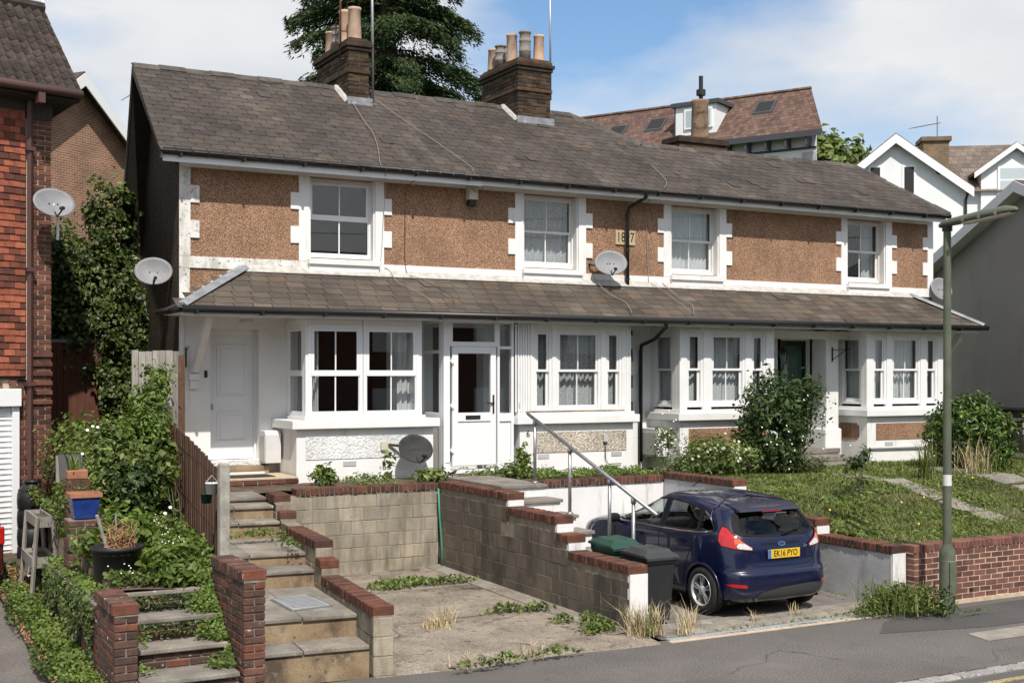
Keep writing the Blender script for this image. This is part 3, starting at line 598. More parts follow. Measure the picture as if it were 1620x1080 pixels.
for k, (z, yf) in enumerate([(.24, -8.14), (.45, -7.74), (.67, -7.36), (.88, -6.98)]):
    obj('tread', G().box(-2.33, -1.40, yf, yf + .46, z - .05, z), 'slab', st0, bev=.012)
    obj('riser_bed', G().box(-2.34, -1.40, yf + .05, yf + .5, z - .3, z - .052), 'mortar_grey', st0)
    for r_ in range(2):
        x = -2.33 - (.11 if r_ else 0)
        while x < -1.42:
            a, b = max(x, -2.33), min(x + .215, -1.41)
            if b - a > .04: piece('brick', brick_mesh(round(b - a, 2), .10, .065, 'brick_old', .008, rnd.randrange(4)), st0, ((a + b) / 2, yf + .09, z - .09 - .075 * r_), (0, 0, rnd.uniform(-.02, .02)))
            x += .225
# concrete post and fences of the left boundary
cp = setp(obj('concrete_post', G().box(-1.27, -1.16, -6.96, -6.84, .7, 2.15), 'post', bev=.02), 'lichen spotted concrete fence post beside the stone steps', 'post')
fb = thing('brown_fence', 'weathered brown board fence sloping back from the concrete post to the house', 'fence', base=(-.8, -4, 1))
N_ = 52
for k in range(N_):
    t = k / (N_ - 1); y = -6.80 + 5.75 * t; x = -1.20 + .133 * (y + 6.9)
    top = 2.0 + .36 * (1 - (1 - t) ** 1.6) + rnd.uniform(-.015, .015) - (.05 if k < 2 else 0)
    g = G().box(-.006 - .008 * (k % 2), .008 - .008 * (k % 2), -.056, .056, bed_z(x, y) - .1, top)
    o = obj('board', g, 'wood_brown', fb); o.location = (x, y, 0); o.rotation_euler = (rnd.uniform(-.012, .012), 0, -math.atan(.133) + rnd.uniform(-.03, .03))
for zz in (1.35, 1.95): obj('rail', G().tube([(-1.165, -6.8, zz), (-.40, -1.0, zz + .22)], .03, 4), 'wood_brown', fb)
gf = thing('grey_fence', 'tall weathered grey board fence closing the gap beside the house', 'fence', base=(-.6, -.95, 1.3))
x = -.93
k = 0
while x < -.24:
    obj('board', G().box(x, x + .094, -.97 - .012 * (k % 2), -.95 - .012 * (k % 2), 1.2, 3.42 + rnd.uniform(-.012, .012)), 'wood_grey', gf); x += .1; k += 1
obj('post', G().box(-.25, -.15, -.98, -.88, 1.2, 3.36), 'wood_brown', gf)
obj('rail', G().box(-.93, -.2, -.94, -.90, 3.1, 3.2), 'wood_grey', gf)
# ================================================================== the terrace of four cottages
def lace_mat():
    m, n, l, b, out = nodes('lace_curtain')
    g = n.new('ShaderNodeNewGeometry'); v = n.new('ShaderNodeTexVoronoi'); v.inputs['Scale'].default_value = 40
    mp_ = n.new('ShaderNodeMapping'); mp_.inputs['Scale'].default_value = (1, .2, 1); l.new(g.outputs['Position'], mp_.inputs[0]); l.new(mp_.outputs[0], v.inputs['Vector'])
    r = ramp(n, [(.15, g3(.82)), (.75, g3(.55))]); l.new(v.outputs['Distance'], r.inputs[0])
    b.inputs['Base Color'].default_value = (.72, .72, .72, 1); b.inputs['Roughness'].default_value = .9
    t = n.new('ShaderNodeBsdfTransparent'); s = n.new('ShaderNodeMixShader'); l.new(r.outputs[0], s.inputs[0]); l.new(t.outputs[0], s.inputs[1]); l.new(b.outputs[0], s.inputs[2])
    l.new(s.outputs[0], out.inputs[0]); return m
MT['lace'] = lace_mat()
T = thing('terraced_houses', 'row of four old cottages with brown pebbledash panels, white quoins and slate roof', 'house', base=(8.3, 0, 1.3))
UP = [(2.16, 3.34), (6.24, 7.42), (9.53, 10.71), (14.11, 15.22)]
wz0, wz1 = 5.0, 6.36
g = holes_wall(G(), 0.004, 16.64, 4.02, 6.5, .022, .28, [(a, b, wz0, wz1) for a, b in UP]); obj('upper_wall', g, 'pebble', T)
LH = [(.50, 1.30, 1.62, 3.80), (1.95, 3.66, 1.5, 3.9), (4.42, 5.42, 1.5, 3.9), (6.0, 7.85, 1.5, 3.9), (9.35, 11.15, 1.5, 3.9), (12.28, 13.06, 1.55, 3.76), (13.9, 15.75, 1.5, 3.9)]
g = holes_wall(G(), 0.004, 16.64, 1.1, 4.015, 0, .28, LH); obj('lower_wall', g, 'render', T)
# gable, rear and party walls
def roofz(y): return 6.56 + .64 * (y + .4)
g = G(); pr = [(.283, 1.0), (4.1, 1.0), (4.1, 5.35), (2.62, roofz(2.6) - .14), (.283, roofz(.28) - .12)]
n_ = len(pr); g.add([(.072 * y + dx, y, z) for dx in (-.004, .25) for y, z in pr], [tuple(range(n_))[::-1], tuple(range(n_, 2 * n_))] + [(i, (i + 1) % n_, n_ + (i + 1) % n_, n_ + i) for i in range(n_)])
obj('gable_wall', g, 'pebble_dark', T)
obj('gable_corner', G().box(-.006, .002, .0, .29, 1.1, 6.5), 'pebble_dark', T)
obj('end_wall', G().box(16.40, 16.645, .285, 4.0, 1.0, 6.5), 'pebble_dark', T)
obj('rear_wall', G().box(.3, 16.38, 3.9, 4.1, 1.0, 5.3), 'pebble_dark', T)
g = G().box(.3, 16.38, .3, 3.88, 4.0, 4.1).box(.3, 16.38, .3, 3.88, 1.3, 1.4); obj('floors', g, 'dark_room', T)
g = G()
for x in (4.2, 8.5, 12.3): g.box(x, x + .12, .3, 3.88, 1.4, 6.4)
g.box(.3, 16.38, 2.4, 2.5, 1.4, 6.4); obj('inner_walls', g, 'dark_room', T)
# white bands and quoins, proud of the pebbledash
B = lambda *a: G().box(*a)
obj('eaves_band', B(0, 16.645, 0, .024, 6.365, 6.47), 'render', T)
for a, b in [(0, UP[0][0]), (UP[0][1], UP[1][0]), (UP[1][1], UP[2][0]), (UP[2][1], UP[3][0]), (UP[3][1], 16.645)]:
    obj('string_band', B(a, b, -.004, .026, 4.765, 4.95), 'render_dirty' if a == 0 else 'render', T)
PN = [(.18, 1.98), (3.50, 6.07), (7.58, 9.36), (10.88, 13.94), (15.40, 16.48)]
ed = [0] + [v for ab in UP for v in ab] + [16.645]
for i, (a, b) in enumerate(PN):
    l0, r1 = ed[2 * i], ed[2 * i + 1]
    m0 = 'render_dirty' if i == 0 else 'render'
    obj('pilaster', B(l0, a, 0, .025, 4.955, 6.36), m0, T); obj('pilaster', B(b, r1, 0, .025, 4.955, 6.36), 'render', T)
    for z0, z1 in ((5.80, 6.08), (5.24, 5.52)):
        obj('quoin', B(a - .004, a + .145, -.006, .024, z0, z1), m0, T, bev=.006); obj('quoin', B(b - .145, b + .004, -.006, .024, z0, z1), 'render', T, bev=.006)
obj('corner_strip', B(0, .17, 0, .026, 4.02, 4.76), 'render_dirty', T)
obj('datestone', B(8.24, 8.68, -.005, .03, 5.53, 5.80), 'stone_date', T)
dm = text_mesh('1897', .26, .002, 'ink'); d = piece('numerals', dm, bpy.data.objects['datestone'], (8.46, -.008, 5.665), (R(90), 0, 0), (.78, 1, 1))
# ---- windows
def win(u0, u1, z0, z1, pos, side=False, bars=1, style='sash', curtain=None, mat='white', fw=.05, name='window', crange=(0, 1), meet=.5):
    def bx(g, a0, a1, d0, d1, b0, b1):
        return g.box(pos + d0, pos + d1, a0, a1, b0, b1) if side else g.box(a0, a1, pos + d0, pos + d1, b0, b1)
    def ring(g, a0, a1, d0, d1, b0, b1, w, wb=None):
        wb = wb or w
        bx(g, a0, a0 + w, d0, d1, b0, b1); bx(g, a1 - w, a1, d0, d1, b0, b1)
        bx(g, a0 + w, a1 - w, d0, d1, b1 - w, b1); bx(g, a0 + w, a1 - w, d0, d1, b0, b0 + wb); return g
    w = obj(name, ring(G(), u0, u1, 0, .09, z0, z1, fw), mat, T, bev=.004)
    a0, a1 = u0 + fw + .002, u1 - fw - .002; zm = z0 + (z1 - z0) * meet
    parts = [(zm - .02, z1 - fw - .002, .018), (z0 + fw + .002, zm + .02, .052)] if style == 'sash' else [(zm + .012, z1 - fw - .002, .002), (z0 + fw + .002, zm - .012, .012)]
    if style == 'casement': bx(gg := G(), a0, a1, 0, .085, zm - .03, zm + .03); obj('transom', gg, mat, w, bev=.004)
    for k, (b0, b1, d) in enumerate(parts):
        sw = .042 if style == 'sash' else (.05 if k == 0 else .016)
        sg = ring(G(), a0, a1, d, d + .032, b0, b1, sw, sw if k == 0 else sw * 1.6)
        for j in range(bars):
            c = a0 + (a1 - a0) * (j + 1) / (bars + 1); bx(sg, c - .011, c + .011, d + .006, d + .027, b0 + sw, b1 - sw)
        obj('sash', sg, mat, w, bev=.003)
        obj('pane', bx(G(), a0 + sw, a1 - sw, d + .014, d + .02, b0 + sw, b1 - sw), 'glass', w)
    if curtain:
        cm, dd = curtain; n = 60; cg = G(); c0 = u0 + (u1 - u0) * crange[0]; c1 = u0 + (u1 - u0) * crange[1]; pts = []
        for i in range(n + 1):
            u = c0 + (c1 - c0) * i / n; wv = dd + .022 * math.sin((u - c0) * 2 * math.pi / .105 + 1.3 * math.sin(u * 9))
            pts.append((u, wv))
        for zz in (z0 + .03, z1 - .02): cg.v += [((pos + v, u, zz) if side else (u, pos + v, zz)) for u, v in pts]
        cg.f = [(i, i + 1, n + 2 + i, n + 1 + i) for i in range(n)]
        obj('curtain', cg, cm, w, smooth=True)
    return w
win(2.16, 3.34, wz0 + .03, wz1, .16, style='casement', mat='upvc', fw=.055, bars=1)
for i, (cu, cr_) in enumerate([(('lace', .2), (.0, 1)), (('curtain', .2), (0, 1)), (('curtain', .25), (.72, 1))]):
    win(*UP[i + 1], wz0 + .03, wz1, .17, curtain=cu, crange=cr_, mat='old_white' if i else 'white')
for i, (a, b) in enumerate(UP):
    s = obj('window_sill', B(a - .04, b + .06, -.10, .20, 4.90, 4.995), 'old_white' if i in (0, 2) else 'white', T, bev=.008)
    obj('sill_apron', B(a - .02, b + .04, -.06, .02, 4.77, 4.898), 'render', T)
    for sx in (a, b - .03): obj('window_reveal', B(sx, sx + .03, .028, .165, 5.0, 6.36), 'old_white', T)
# ---- door of the first house
dw = obj('front_door', B(.54, 1.265, .21, .25, 1.69, 3.70), 'door_white', T, bev=.006)
def panel(g, x0, x1, z0, z1, y, w=.028, d=.014):
    g.box(x0, x1, y - d, y, z0, z0 + w).box(x0, x1, y - d, y, z1 - w, z1).box(x0, x0 + w, y - d, y, z0 + w, z1 - w).box(x1 - w, x1, y - d, y, z0 + w, z1 - w); return g
for z0, z1 in ((2.70, 3.55), (1.97, 2.46)): 
    obj('door_panel', panel(G(), .66, 1.15, z0, z1, .21), 'door_white', dw, bev=.005)
    obj('door_field', B(.72, 1.09, .203, .212, z0 + .06, z1 - .06), 'door_white', dw, bev=.004)
obj('lock', B(.565, .595, .195, .21, 2.50, 2.58), 'galv', dw)
g = G().box(.50, .54, .16, .26, 1.68, 3.80).box(1.265, 1.30, .16, .26, 1.68, 3.80).box(.54, 1.265, .16, .26, 3.70, 3.80); obj('door_frame', g, 'old_white', T, bev=.006)
obj('door_threshold', B(.46, 1.34, -.06, .28, 1.60, 1.68), 'pebble_white', T); obj('doorstep', B(.44, 1.42, -.22, .0, 1.52, 1.595), 'riser', T, bev=.01)
obj('doorstep_base', B(.42, 1.4, -.2, .0, 1.3, 1.52), 'render', T)
bl = thing('brick_landing', 'low red brick landing with a mat outside the white front door', 'step', base=(1, -.7, 1.3))
obj('landing_top', B(-.1, 1.56, -1.20, -.02, 1.455, 1.475), 'mortar', bl)
obj('landing_core', B(-.08, 1.55, -1.185, -.02, 1.2, 1.455), 'mortar', bl)
courses(bl, 'x', -.1, 1.56, -1.21, -1.10, 1.305, 2, .215, .065, .01, 'brick', 'brick')
setp(obj('doormat', B(.55, 1.25, -1.0, -.55, 1.476, 1.488), 'ink'), 'dark doormat lying on the brick landing', 'doormat')
obj('pillar_strip', B(-.002, .075, -.02, 0, 1.2, 4.0), 'render', T)
g = G(); prof = [(-.98, 3.94), (-.80, 3.94), (-.70, 3.80), (-.30, 3.45), (-.10, 3.22), (-.002, 3.18), (-.002, 3.08), (-.16, 3.10), (-.42, 3.34), (-.86, 3.74)]
g.prism(prof, 'x', .17, .27); obj('bracket', g, 'old_white', T, bev=.006)
obj('corbel', G().box(.14, .30, -.12, -.003, 2.98, 3.08).box(.16, .28, -.09, -.003, 2.84, 2.978), 'old_white', T, bev=.006)
g = G(); g.prism(prof, 'x', 16.45, 16.55); obj('bracket', g, 'old_white', T, bev=.006)
obj('number_tile', B(.40, .45, -.012, 0, 3.02, 3.13), 'ink', T)
setp(obj('ceiling_lamp', G().lathe([(.10, 0), (.11, .02), (.11, .05), (.09, .05)], (.95, -.45, 3.89), 18), 'cream_box', smooth=True), 'small round lamp under the porch ceiling by the white door', 'lamp')
# ---- bays
def bay(x0, x1, lx0, lx1, sills, windows, mats, yf=-.95, pm='pebble', rough=None, zt=3.945, side=True, sidewin=None, cur=None):
    lw = obj('bay_wall', G().box(lx0, lx1, yf - .03, -.003, 1.15, 2.20), 'render', T)
    obj('bay_sill', B(lx0 - .10, lx1 + .08, yf - .14, -.004, 2.205, 2.345), mats[1], T, bev=.012)
    obj('bay_subsill', B(x0 - .03, x1 + .04, yf - .055, -.004, 2.347, 2.40), mats[1], T, bev=.008)
    if rough: obj('rough_panel', B(rough[0], rough[1], yf - .042, yf - .028, rough[2], rough[3]), pm, lw)
    g = G(); edges = [x0] + [v for w_ in windows for v in w_] + [x1]
    for a, b in zip(edges[::2], edges[1::2]):
        if b - a > .01: g.box(a, b, yf, yf + .09, 2.402, zt)
    for a, b in windows: g.box(a, b, yf, yf + .09, 3.86, zt)
    g.box(x1 - .07, x1, yf + .092, -.003, 2.402, zt)
    s0, s1 = sidewin or (yf + .12, -.08)
    g.box(x0, x0 + .08, yf + .092, s0, 2.402, zt).box(x0, x0 + .08, s1, -.003, 2.402, zt).box(x0, x0 + .08, s0, s1, 3.86, zt)
    obj('bay_frame', g, mats[0], T, bev=.006)
    obj('bay_top', B(x0, x1, yf, -.003, zt + .002, 3.99), mats[1], T)
    return s0, s1
W1 = [(1.80, 2.725), (2.735, 3.72)]
s = bay(1.76, 3.78, 1.60, 3.97, None, W1, ('upvc', 'white'), pm='pebble_white', rough=(1.75, 3.5, 1.72, 2.08))
for k, (a, b) in enumerate(W1): win(a, b, 2.402, 3.86, -.965, style='casement', mat='upvc', fw=.05, curtain=('curtain', .34) if k else None, crange=(.74, 1.0), meet=.46)
win(s[0], s[1], 2.402, 3.86, 1.76, side=True, bars=0, style='casement', mat='upvc', fw=.045, curtain=('curtain', .25), meet=.46)
W2 = [(5.93, 6.29), (6.38, 7.31), (7.41, 7.76)]
s = bay(5.60, 7.95, 5.62, 7.97, None, W2, ('white', 'white'), pm='pebble_cream', rough=(5.93, 7.82, 1.70, 2.06))
for a, b in W2: win(a, b, 2.402, 3.86, -.925, bars=1 if b - a > .6 else 0, curtain=('lace', .22))
for k in range(7): obj('flute', B(5.535 + .05 * k, 5.565 + .05 * k, -.972, -.952, 2.42, 3.93), 'white', T)
for k in range(3): obj('flute', B(7.79 + .055 * k, 7.82 + .055 * k, -.966, -.951, 2.42, 3.93), 'white', T)
obj('sill_board', B(5.75, 7.78, -.99, -.953, 2.402, 2.43), 'riser', T)
W3 = [(9.21, 9.59), (9.77, 10.59), (10.74, 11.10)]
s = bay(9.04, 11.30, 9.02, 11.32, None, W3, ('white', 'old_white'), rough=(9.22, 11.1, 1.70, 2.05), sidewin=(-.70, -.10))
for a, b in W3: win(a, b, 2.45, 3.86, -.925, bars=1 if b - a > .6 else 0, curtain=('curtain', .22))
win(s[0], s[1], 2.45, 3.86, 9.05, side=True, bars=0, curtain=('curtain', .2))
W4 = [(13.92, 14.29), (14.44, 15.26), (15.42, 15.76)]
s = bay(13.73, 15.95, 13.71, 15.97, None, W4, ('white', 'white'), rough=(13.95, 15.75, 1.72, 2.06), sidewin=(-.78, -.18))
for a, b in W4: win(a, b, 2.45, 3.86, -.925, bars=1 if b - a > .6 else 0, curtain=('curtain', .22))
win(s[0], s[1], 2.45, 3.86, 13.74, side=True, bars=0, curtain=('curtain', .2))
g = G(); g.prism([(-.70, 1.72), (-.20, 1.72), (-.20, 1.76), (-.15, 1.76), (-.15, 2.02), (-.20, 2.02), (-.20, 2.06), (-.70, 2.06), (-.70, 2.02), (-.75, 2.02), (-.75, 1.76), (-.70, 1.76)], 'x', 13.70, 13.72); obj('rough_panel', g, 'pebble', T)
for x0, x1 in ((9.04, 11.3), (13.73, 15.95)):
    g = G(); x = x0 + .02
    while x < x1 - .04: g.box(x, x + .035, -.975, -.951, 3.90, 3.94); x += .06
    setp(obj('dentils', g, 'white', T), kind='stuff')
for bx_ in ((2.38, 2.60, 1.60), (5.98, 6.2, 1.60), (7.5, 7.72, 1.60), (14.2, 14.42, 1.60)): obj('air_brick', B(bx_[0], bx_[1], -.99, -.975, bx_[2], bx_[2] + .075), 'grey_render', T)
obj('foundation_pipe', G().tube([(13.6, -1.02, 1.56), (16.0, -1.02, 1.54)], .018, 8), 'grey_render', T)
# ---- white plastic porch of number six
P = obj('porch', G().box(4.18, 4.30, -.95, -.86, 1.46, 3.99).box(5.47, 5.52, -.95, -.86, 1.46, 3.99).box(5.20, 5.245, -.95, -.86, 1.46, 3.99).box(4.30, 5.2, -.95, -.87, 3.93, 3.985).box(4.30, 5.2, -.955, -.87, 3.54, 3.62)
    .box(4.30, 4.35, -.95, -.87, 3.62, 3.93).box(5.15, 5.2, -.95, -.87, 3.62, 3.93).box(5.245, 5.47, -.95, -.87, 3.93, 3.985).box(5.245, 5.47, -.95, -.87, 3.50, 3.55).box(5.245, 5.47, -.95, -.87, 2.26, 2.40).box(5.245, 5.47, -.95, -.87, 1.46, 1.56)
    .box(4.18, 4.26, -.858, -.75, 1.46, 3.99).box(4.18, 4.26, -.10, -.003, 1.46, 3.99).box(4.18, 4.26, -.75, -.10, 3.93, 3.985).box(4.18, 4.26, -.75, -.10, 3.42, 3.48).box(4.18, 4.26, -.75, -.10, 2.26, 2.42), 'upvc', T, bev=.006)
obj('kick_panel', B(5.25, 5.465, -.925, -.9, 1.56, 2.26), 'upvc', P); obj('side_panel', B(4.20, 4.24, -.75, -.1, 1.3, 2.26), 'old_white', P)
for a in ((4.35, 5.15, 3.62, 3.93), (5.245, 5.47, 2.40, 3.50), (5.245, 5.47, 3.55, 3.93)): obj('pane', B(a[0], a[1], -.915, -.905, a[2], a[3]), 'glass', P)
for a in ((2.42, 3.42), (3.48, 3.93)): obj('pane', B(4.21, 4.22, -.75, -.1, a[0], a[1]), 'glass', P)
g = G(); 
g.box(4.335, 4.445, -.965, -.895, 1.53, 3.535).box(5.06, 5.165, -.965, -.895, 1.53, 3.535).box(4.445, 5.06, -.965, -.895, 3.42, 3.535).box(4.445, 5.06, -.965, -.895, 2.27, 2.42).box(4.445, 5.06, -.965, -.895, 1.53, 1.66)
obj('door_leaf', g, 'upvc', P, bev=.008); obj('door_infill', B(4.445, 5.06, -.945, -.91, 1.66, 2.27), 'upvc', P)
obj('door_pane', B(4.445, 5.06, -.935, -.925, 2.42, 3.42), 'glass', P)
obj('letterbox', B(4.58, 4.86, -.978, -.965, 2.31, 2.375), 'iron', P, bev=.006)
obj('door_handle', G().box(5.095, 5.125, -.975, -.965, 2.40, 2.72).box(4.98, 5.12, -1.0, -.982, 2.57, 2.59), 'iron', P)
for z in (1.80, 2.55, 3.30): obj('hinge', G().tube([(4.335, -.975, z - .05), (4.335, -.975, z + .05)], .022, 10).box(4.30, 4.37, -.968, -.955, z - .025, z + .025), 'upvc', P)
obj('porch_sill', B(4.15, 5.56, -1.0, -.86, 1.40, 1.458), 'upvc', P, bev=.006); obj('porch_plinth', B(4.18, 5.53, -.97, -.003, 1.1, 1.398), 'render', P)
obj('porch_roof', B(4.18, 5.53, -.94, -.003, 3.99, 4.0), 'white', P)
nm = text_mesh('6', .15, .003, 'ink'); piece('house_number', nm, T, (5.78, -.985, 2.03), (R(90), 0, 0))
obj('bell_push', B(5.60, 5.63, -.975, -.952, 2.50, 2.58), 'cream_box', T)
# ---- recess between the middle bays, second doorway
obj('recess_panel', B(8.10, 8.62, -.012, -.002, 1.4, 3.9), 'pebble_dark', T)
for z in (2.55, 3.05, 3.55): obj('quoin', B(8.50, 8.80, -.022, -.013, z, z + .26), 'render', T)
d4 = obj('green_door', B(12.33, 13.01, .18, .22, 1.62, 3.66), 'green_door', T, bev=.006)
obj('pane', B(12.47, 12.87, .172, .182, 2.35, 3.45), 'glass', d4); obj('door_panel', panel(G(), 12.45, 12.89, 1.8, 2.2, .18), 'green_door', d4)
g = G().box(12.28, 12.33, .12, .24, 1.58, 3.76).box(13.01, 13.06, .12, .24, 1.58, 3.76).box(12.33, 13.01, .12, .24, 3.66, 3.76); obj('black_door_frame', g, 'iron', T)
g = G().box(12.20, 12.279, .0, .40, 1.4, 3.93).box(13.062, 13.12, .0, .40, 1.4, 3.93); obj('porch_cheek', g, 'render', T)
pl_ = obj('porch_pillar', G().box(13.12, 13.46, -.43, .0, 1.35, 3.93), 'white', T, bev=.02)
obj('pillar_base', B(13.06, 13.50, -.48, -.0, 1.2, 1.95), 'white', T, bev=.03)
obj('porch_beam', B(11.32, 13.73, -.42, -.30, 3.78, 3.94), 'white', T)
ds = thing('porch_steps', 'pale stone steps in front of the green door', 'steps', base=(12.5, -1, 1.2))
for z, y0 in ((1.55, -.55), (1.43, -1.05), (1.33, -1.5)):
    obj('step', B(11.6 + (.3 if z < 1.4 else 0), 13.4, y0, -.02, z - .10, z), 'slab', ds, bev=.015)
    obj('step_side', B(11.62 + (.3 if z < 1.4 else 0), 13.38, y0 + .03, -.03, 1.0, z - .102), 'render', ds)
# ---- meter boxes
for nm_, a in (('meter_box', (1.30, 1.56, -.34, -.004, 1.62, 2.16)), ('meter_box', (8.80, 9.02, -.58, -.02, 1.50, 2.04))):
    mb = thing(nm_, 'white sloping meter box on the wall right of the white front door' if a[0] < 2 else 'grey and white meter box on the wall below the middle bay', 'meter box', base=(a[0], a[2], a[4]))
    g = G(); g.prism([(a[2], a[4] + .02), (a[3], a[4]), (a[3], a[5]), (a[2] + .06, a[5]), (a[2], a[5] - .06)], 'x', a[0], a[1]); obj('case', g, 'meter', mb, bev=.008)
    obj('door_flap', B(a[0] - .012, a[0] - .001, a[2] + .03, a[3] - .04, a[4] + .05, a[5] - .08), 'meter_door', mb)
# ---- roof carpentry
obj('fascia', B(-.34, 5.2, -.385, -.36, 6.365, 6.52), 'upvc', T); obj('fascia', B(5.203, 16.62, -.385, -.36, 6.38, 6.52), 'old_white', T)
obj('soffit', B(-.30, 16.60, -.359, -.001, 6.475, 6.49), 'old_white', T)
obj('lower_fascia', B(-.26, 16.62, -1.325, -1.30, 3.945, 4.05), 'old_white', T)
obj('lower_soffit', B(-.24, 16.6, -1.299, -.002, 3.995, 4.012), 'render', T)
gu = obj('gutter', G().tube([(-.36, -.44, 6.515), (8, -.44, 6.505), (16.68, -.44, 6.515)], .055, 12), 'black', T, smooth=True)
for k in range(17): obj('gutter_bracket', B(-.1 + k, -.06 + k, -.50, -.386, 6.44, 6.5), 'black', gu)
gl_ = obj('lower_gutter', G().tube([(-.30, -1.395, 4.045), (8, -1.395, 4.035), (16.75, -1.395, 4.045)], .055, 12), 'black', T, smooth=True)
for k in range(17): obj('gutter_bracket', B(-.1 + k, -.06 + k, -1.455, -1.326, 3.97, 4.03), 'black', gl_)
obj('side_gutter', G().tube([(-.33, -1.40, 4.04), (-.33, .0, 4.04)], .05, 10), 'black', T, smooth=True)
dp = obj('downpipe', G().tube([(8.66, -.44, 6.48), (8.66, -.40, 6.40), (8.46, -.12, 6.22), (8.45, -.09, 6.10), (8.45, -.09, 4.76)], .036, 10), 'black', T, smooth=True)
for z in (6.05, 5.4, 4.85): obj('pipe_collar', G().tube([(8.45, -.09, z), (8.45, -.09, z + .05)], .044, 10), 'black', dp)
obj('downpipe', G().tube([(8.43, -1.37, 4.02), (8.43, -1.37, 3.92), (8.62, -.75, 3.72), (8.75, -.12, 3.62), (8.76, -.08, 3.5), (8.76, -.08, 1.4)], .036, 10), 'black', T, smooth=True)
# ---- roof decks
def ry(y): return (y, roofz(y))
g = G()
a0, a1 = (-.385, -.46, roofz(-.46)), (16.65, -.46, roofz(-.46)); r2R, r2L, r1R, ap = (15.8, 1.55, roofz(1.55)), (9.83, 1.48, roofz(1.48)), (8.81, 2.6, roofz(2.6)), (-.165, 2.6, roofz(2.6))
rl, rr_, b2R = (-.045, 4.25, 5.45), (9.9, 4.25, 6.3), (16.6, 3.6, 6.5)
g.add([a0, a1, r2R, r2L, r1R, ap, rl, rr_, b2R], [(0, 1, 2, 3, 4, 5), (5, 4, 7, 6), (4, 3, 7), (3, 2, 8, 7), (2, 1, 8)])
rf = obj('roof', g, 'deck', T)
md = rf.modifiers.new('t', 'SOLIDIFY'); md.thickness = .03; md.offset = -1
g = G(); lz = lambda y: 4.08 + .5 * (y + 1.34)
g.add([(-.32, -1.38, lz(-1.38)), (16.72, -1.38, lz(-1.38)), (15.94, .0, lz(0)), (1.04, .0, lz(0)), (-.32, .0, lz(-1.38)), (16.72, 0, lz(-1.38))], [(0, 1, 2, 3), (0, 3, 4), (1, 5, 2)])
rf2 = obj('porch_roof', g, 'deck', T)
md = rf2.modifiers.new('t', 'SOLIDIFY'); md.thickness = .03; md.offset = -1
# ---- slates
def slates(roof, tanv, y0, zf, gauge, w, length, ymax, xl, xr, mat, n_single, seed):
    th = math.atan(tanv); cs, sn = math.cos(th), math.sin(th); rr = random.Random(seed); items = []
    row = 0
    while True:
        s0 = row * gauge; y = y0 + s0 * cs
        if y > ymax: break
        x = xl(y) - w * (0.5 if row % 2 else 0) - rr.uniform(0, .03)
        while x < xr(y):
            a, b = max(x, xl(y)), min(x + w - .012, xr(y))
            if b - a > .04: items.append((a, b, y, zf(y), rr.uniform(-.006, .006), rr.uniform(-.008, .008), rr.random()))
            x += w
        row += 1
    cp_ = Vector(cam.location); items.sort(key=lambda t: (Vector((t[0], t[2], t[3])) - cp_).length)
    L, c, tk = length, .026, .011
    out = [(-.5, c), (-.5 + c / w, 0), (.5 - c / w, 0), (.5, c), (.5, L), (-.5, L)]
    vs = np.array([(x, y, 0) for x, y in out] + [(x, y, -tk) for x, y in out], dtype=float)
    fs = [(0, 1, 2, 3), (0, 3, 4, 5), (7, 6, 0, 1)[::-1], (8, 7, 1, 2)[::-1], (9, 8, 2, 3)[::-1], (6, 11, 5, 0)[::-1], (10, 9, 3, 4)[::-1]]
    fs = [f for f in fs]
    me = bpy.data.meshes.new('slate'); me.from_pydata([tuple(v) for v in vs], [], fs); me.update(); me.materials.append(MT[mat])
    tilt = th - .028; nrm = Vector((0, -sn, cs)); VV, FF = [], []
    Rm = np.array(Matrix.Rotation(tilt, 3, 'X'))
    for k, (a, b, y, z, jz, jy, q) in enumerate(items):
        lift = .024 + abs(jz) * .6 + (.010 if q > .985 else 0); org = Vector(((a + b) / 2, y + jy, z + jy * tanv)) + nrm * lift; rz = jz * 2.2 + (.05 if q > .99 else 0)
        if k < n_single:
            piece('slate', me, roof, org, (tilt, 0, rz), (b - a, 1, 1))
        else:
            v = vs * np.array([b - a, 1, 1]); co, si = math.cos(rz), math.sin(rz)
            v = (Rm @ v.T).T; v = np.stack([v[:, 0] * co - v[:, 1] * si, v[:, 0] * si + v[:, 1] * co, v[:, 2]], 1) + np.array(org)
            o = len(VV) * 12; VV.append(v); FF += [tuple(i + o for i in f) for f in fs]
    m2 = bpy.data.meshes.new('slates'); m2.from_pydata([tuple(p) for p in np.concatenate(VV)], [], FF); m2.update(); m2.materials.append(MT[mat])
    setp(obj('slates', m2, mat, roof), kind='stuff')
xl1 = lambda y: -.395 + .072 * (y + .45)
xr1 = lambda y: 16.64 - .41 * (y + .46) if y < 1.46 else 9.83 - .927 * (y - 1.48)
slates(rf, .64, -.50, roofz, .185, .25, .30, 2.48, xl1, xr1, 'slate', 150, 3)
slates(rf2, .5, -1.43, lz, .225, .30, .36, -.10, lambda y: -.32 + .985 * (y + 1.38), lambda y: 16.72 - .565 * (y + 1.38), 'slate_porch', 150, 5)
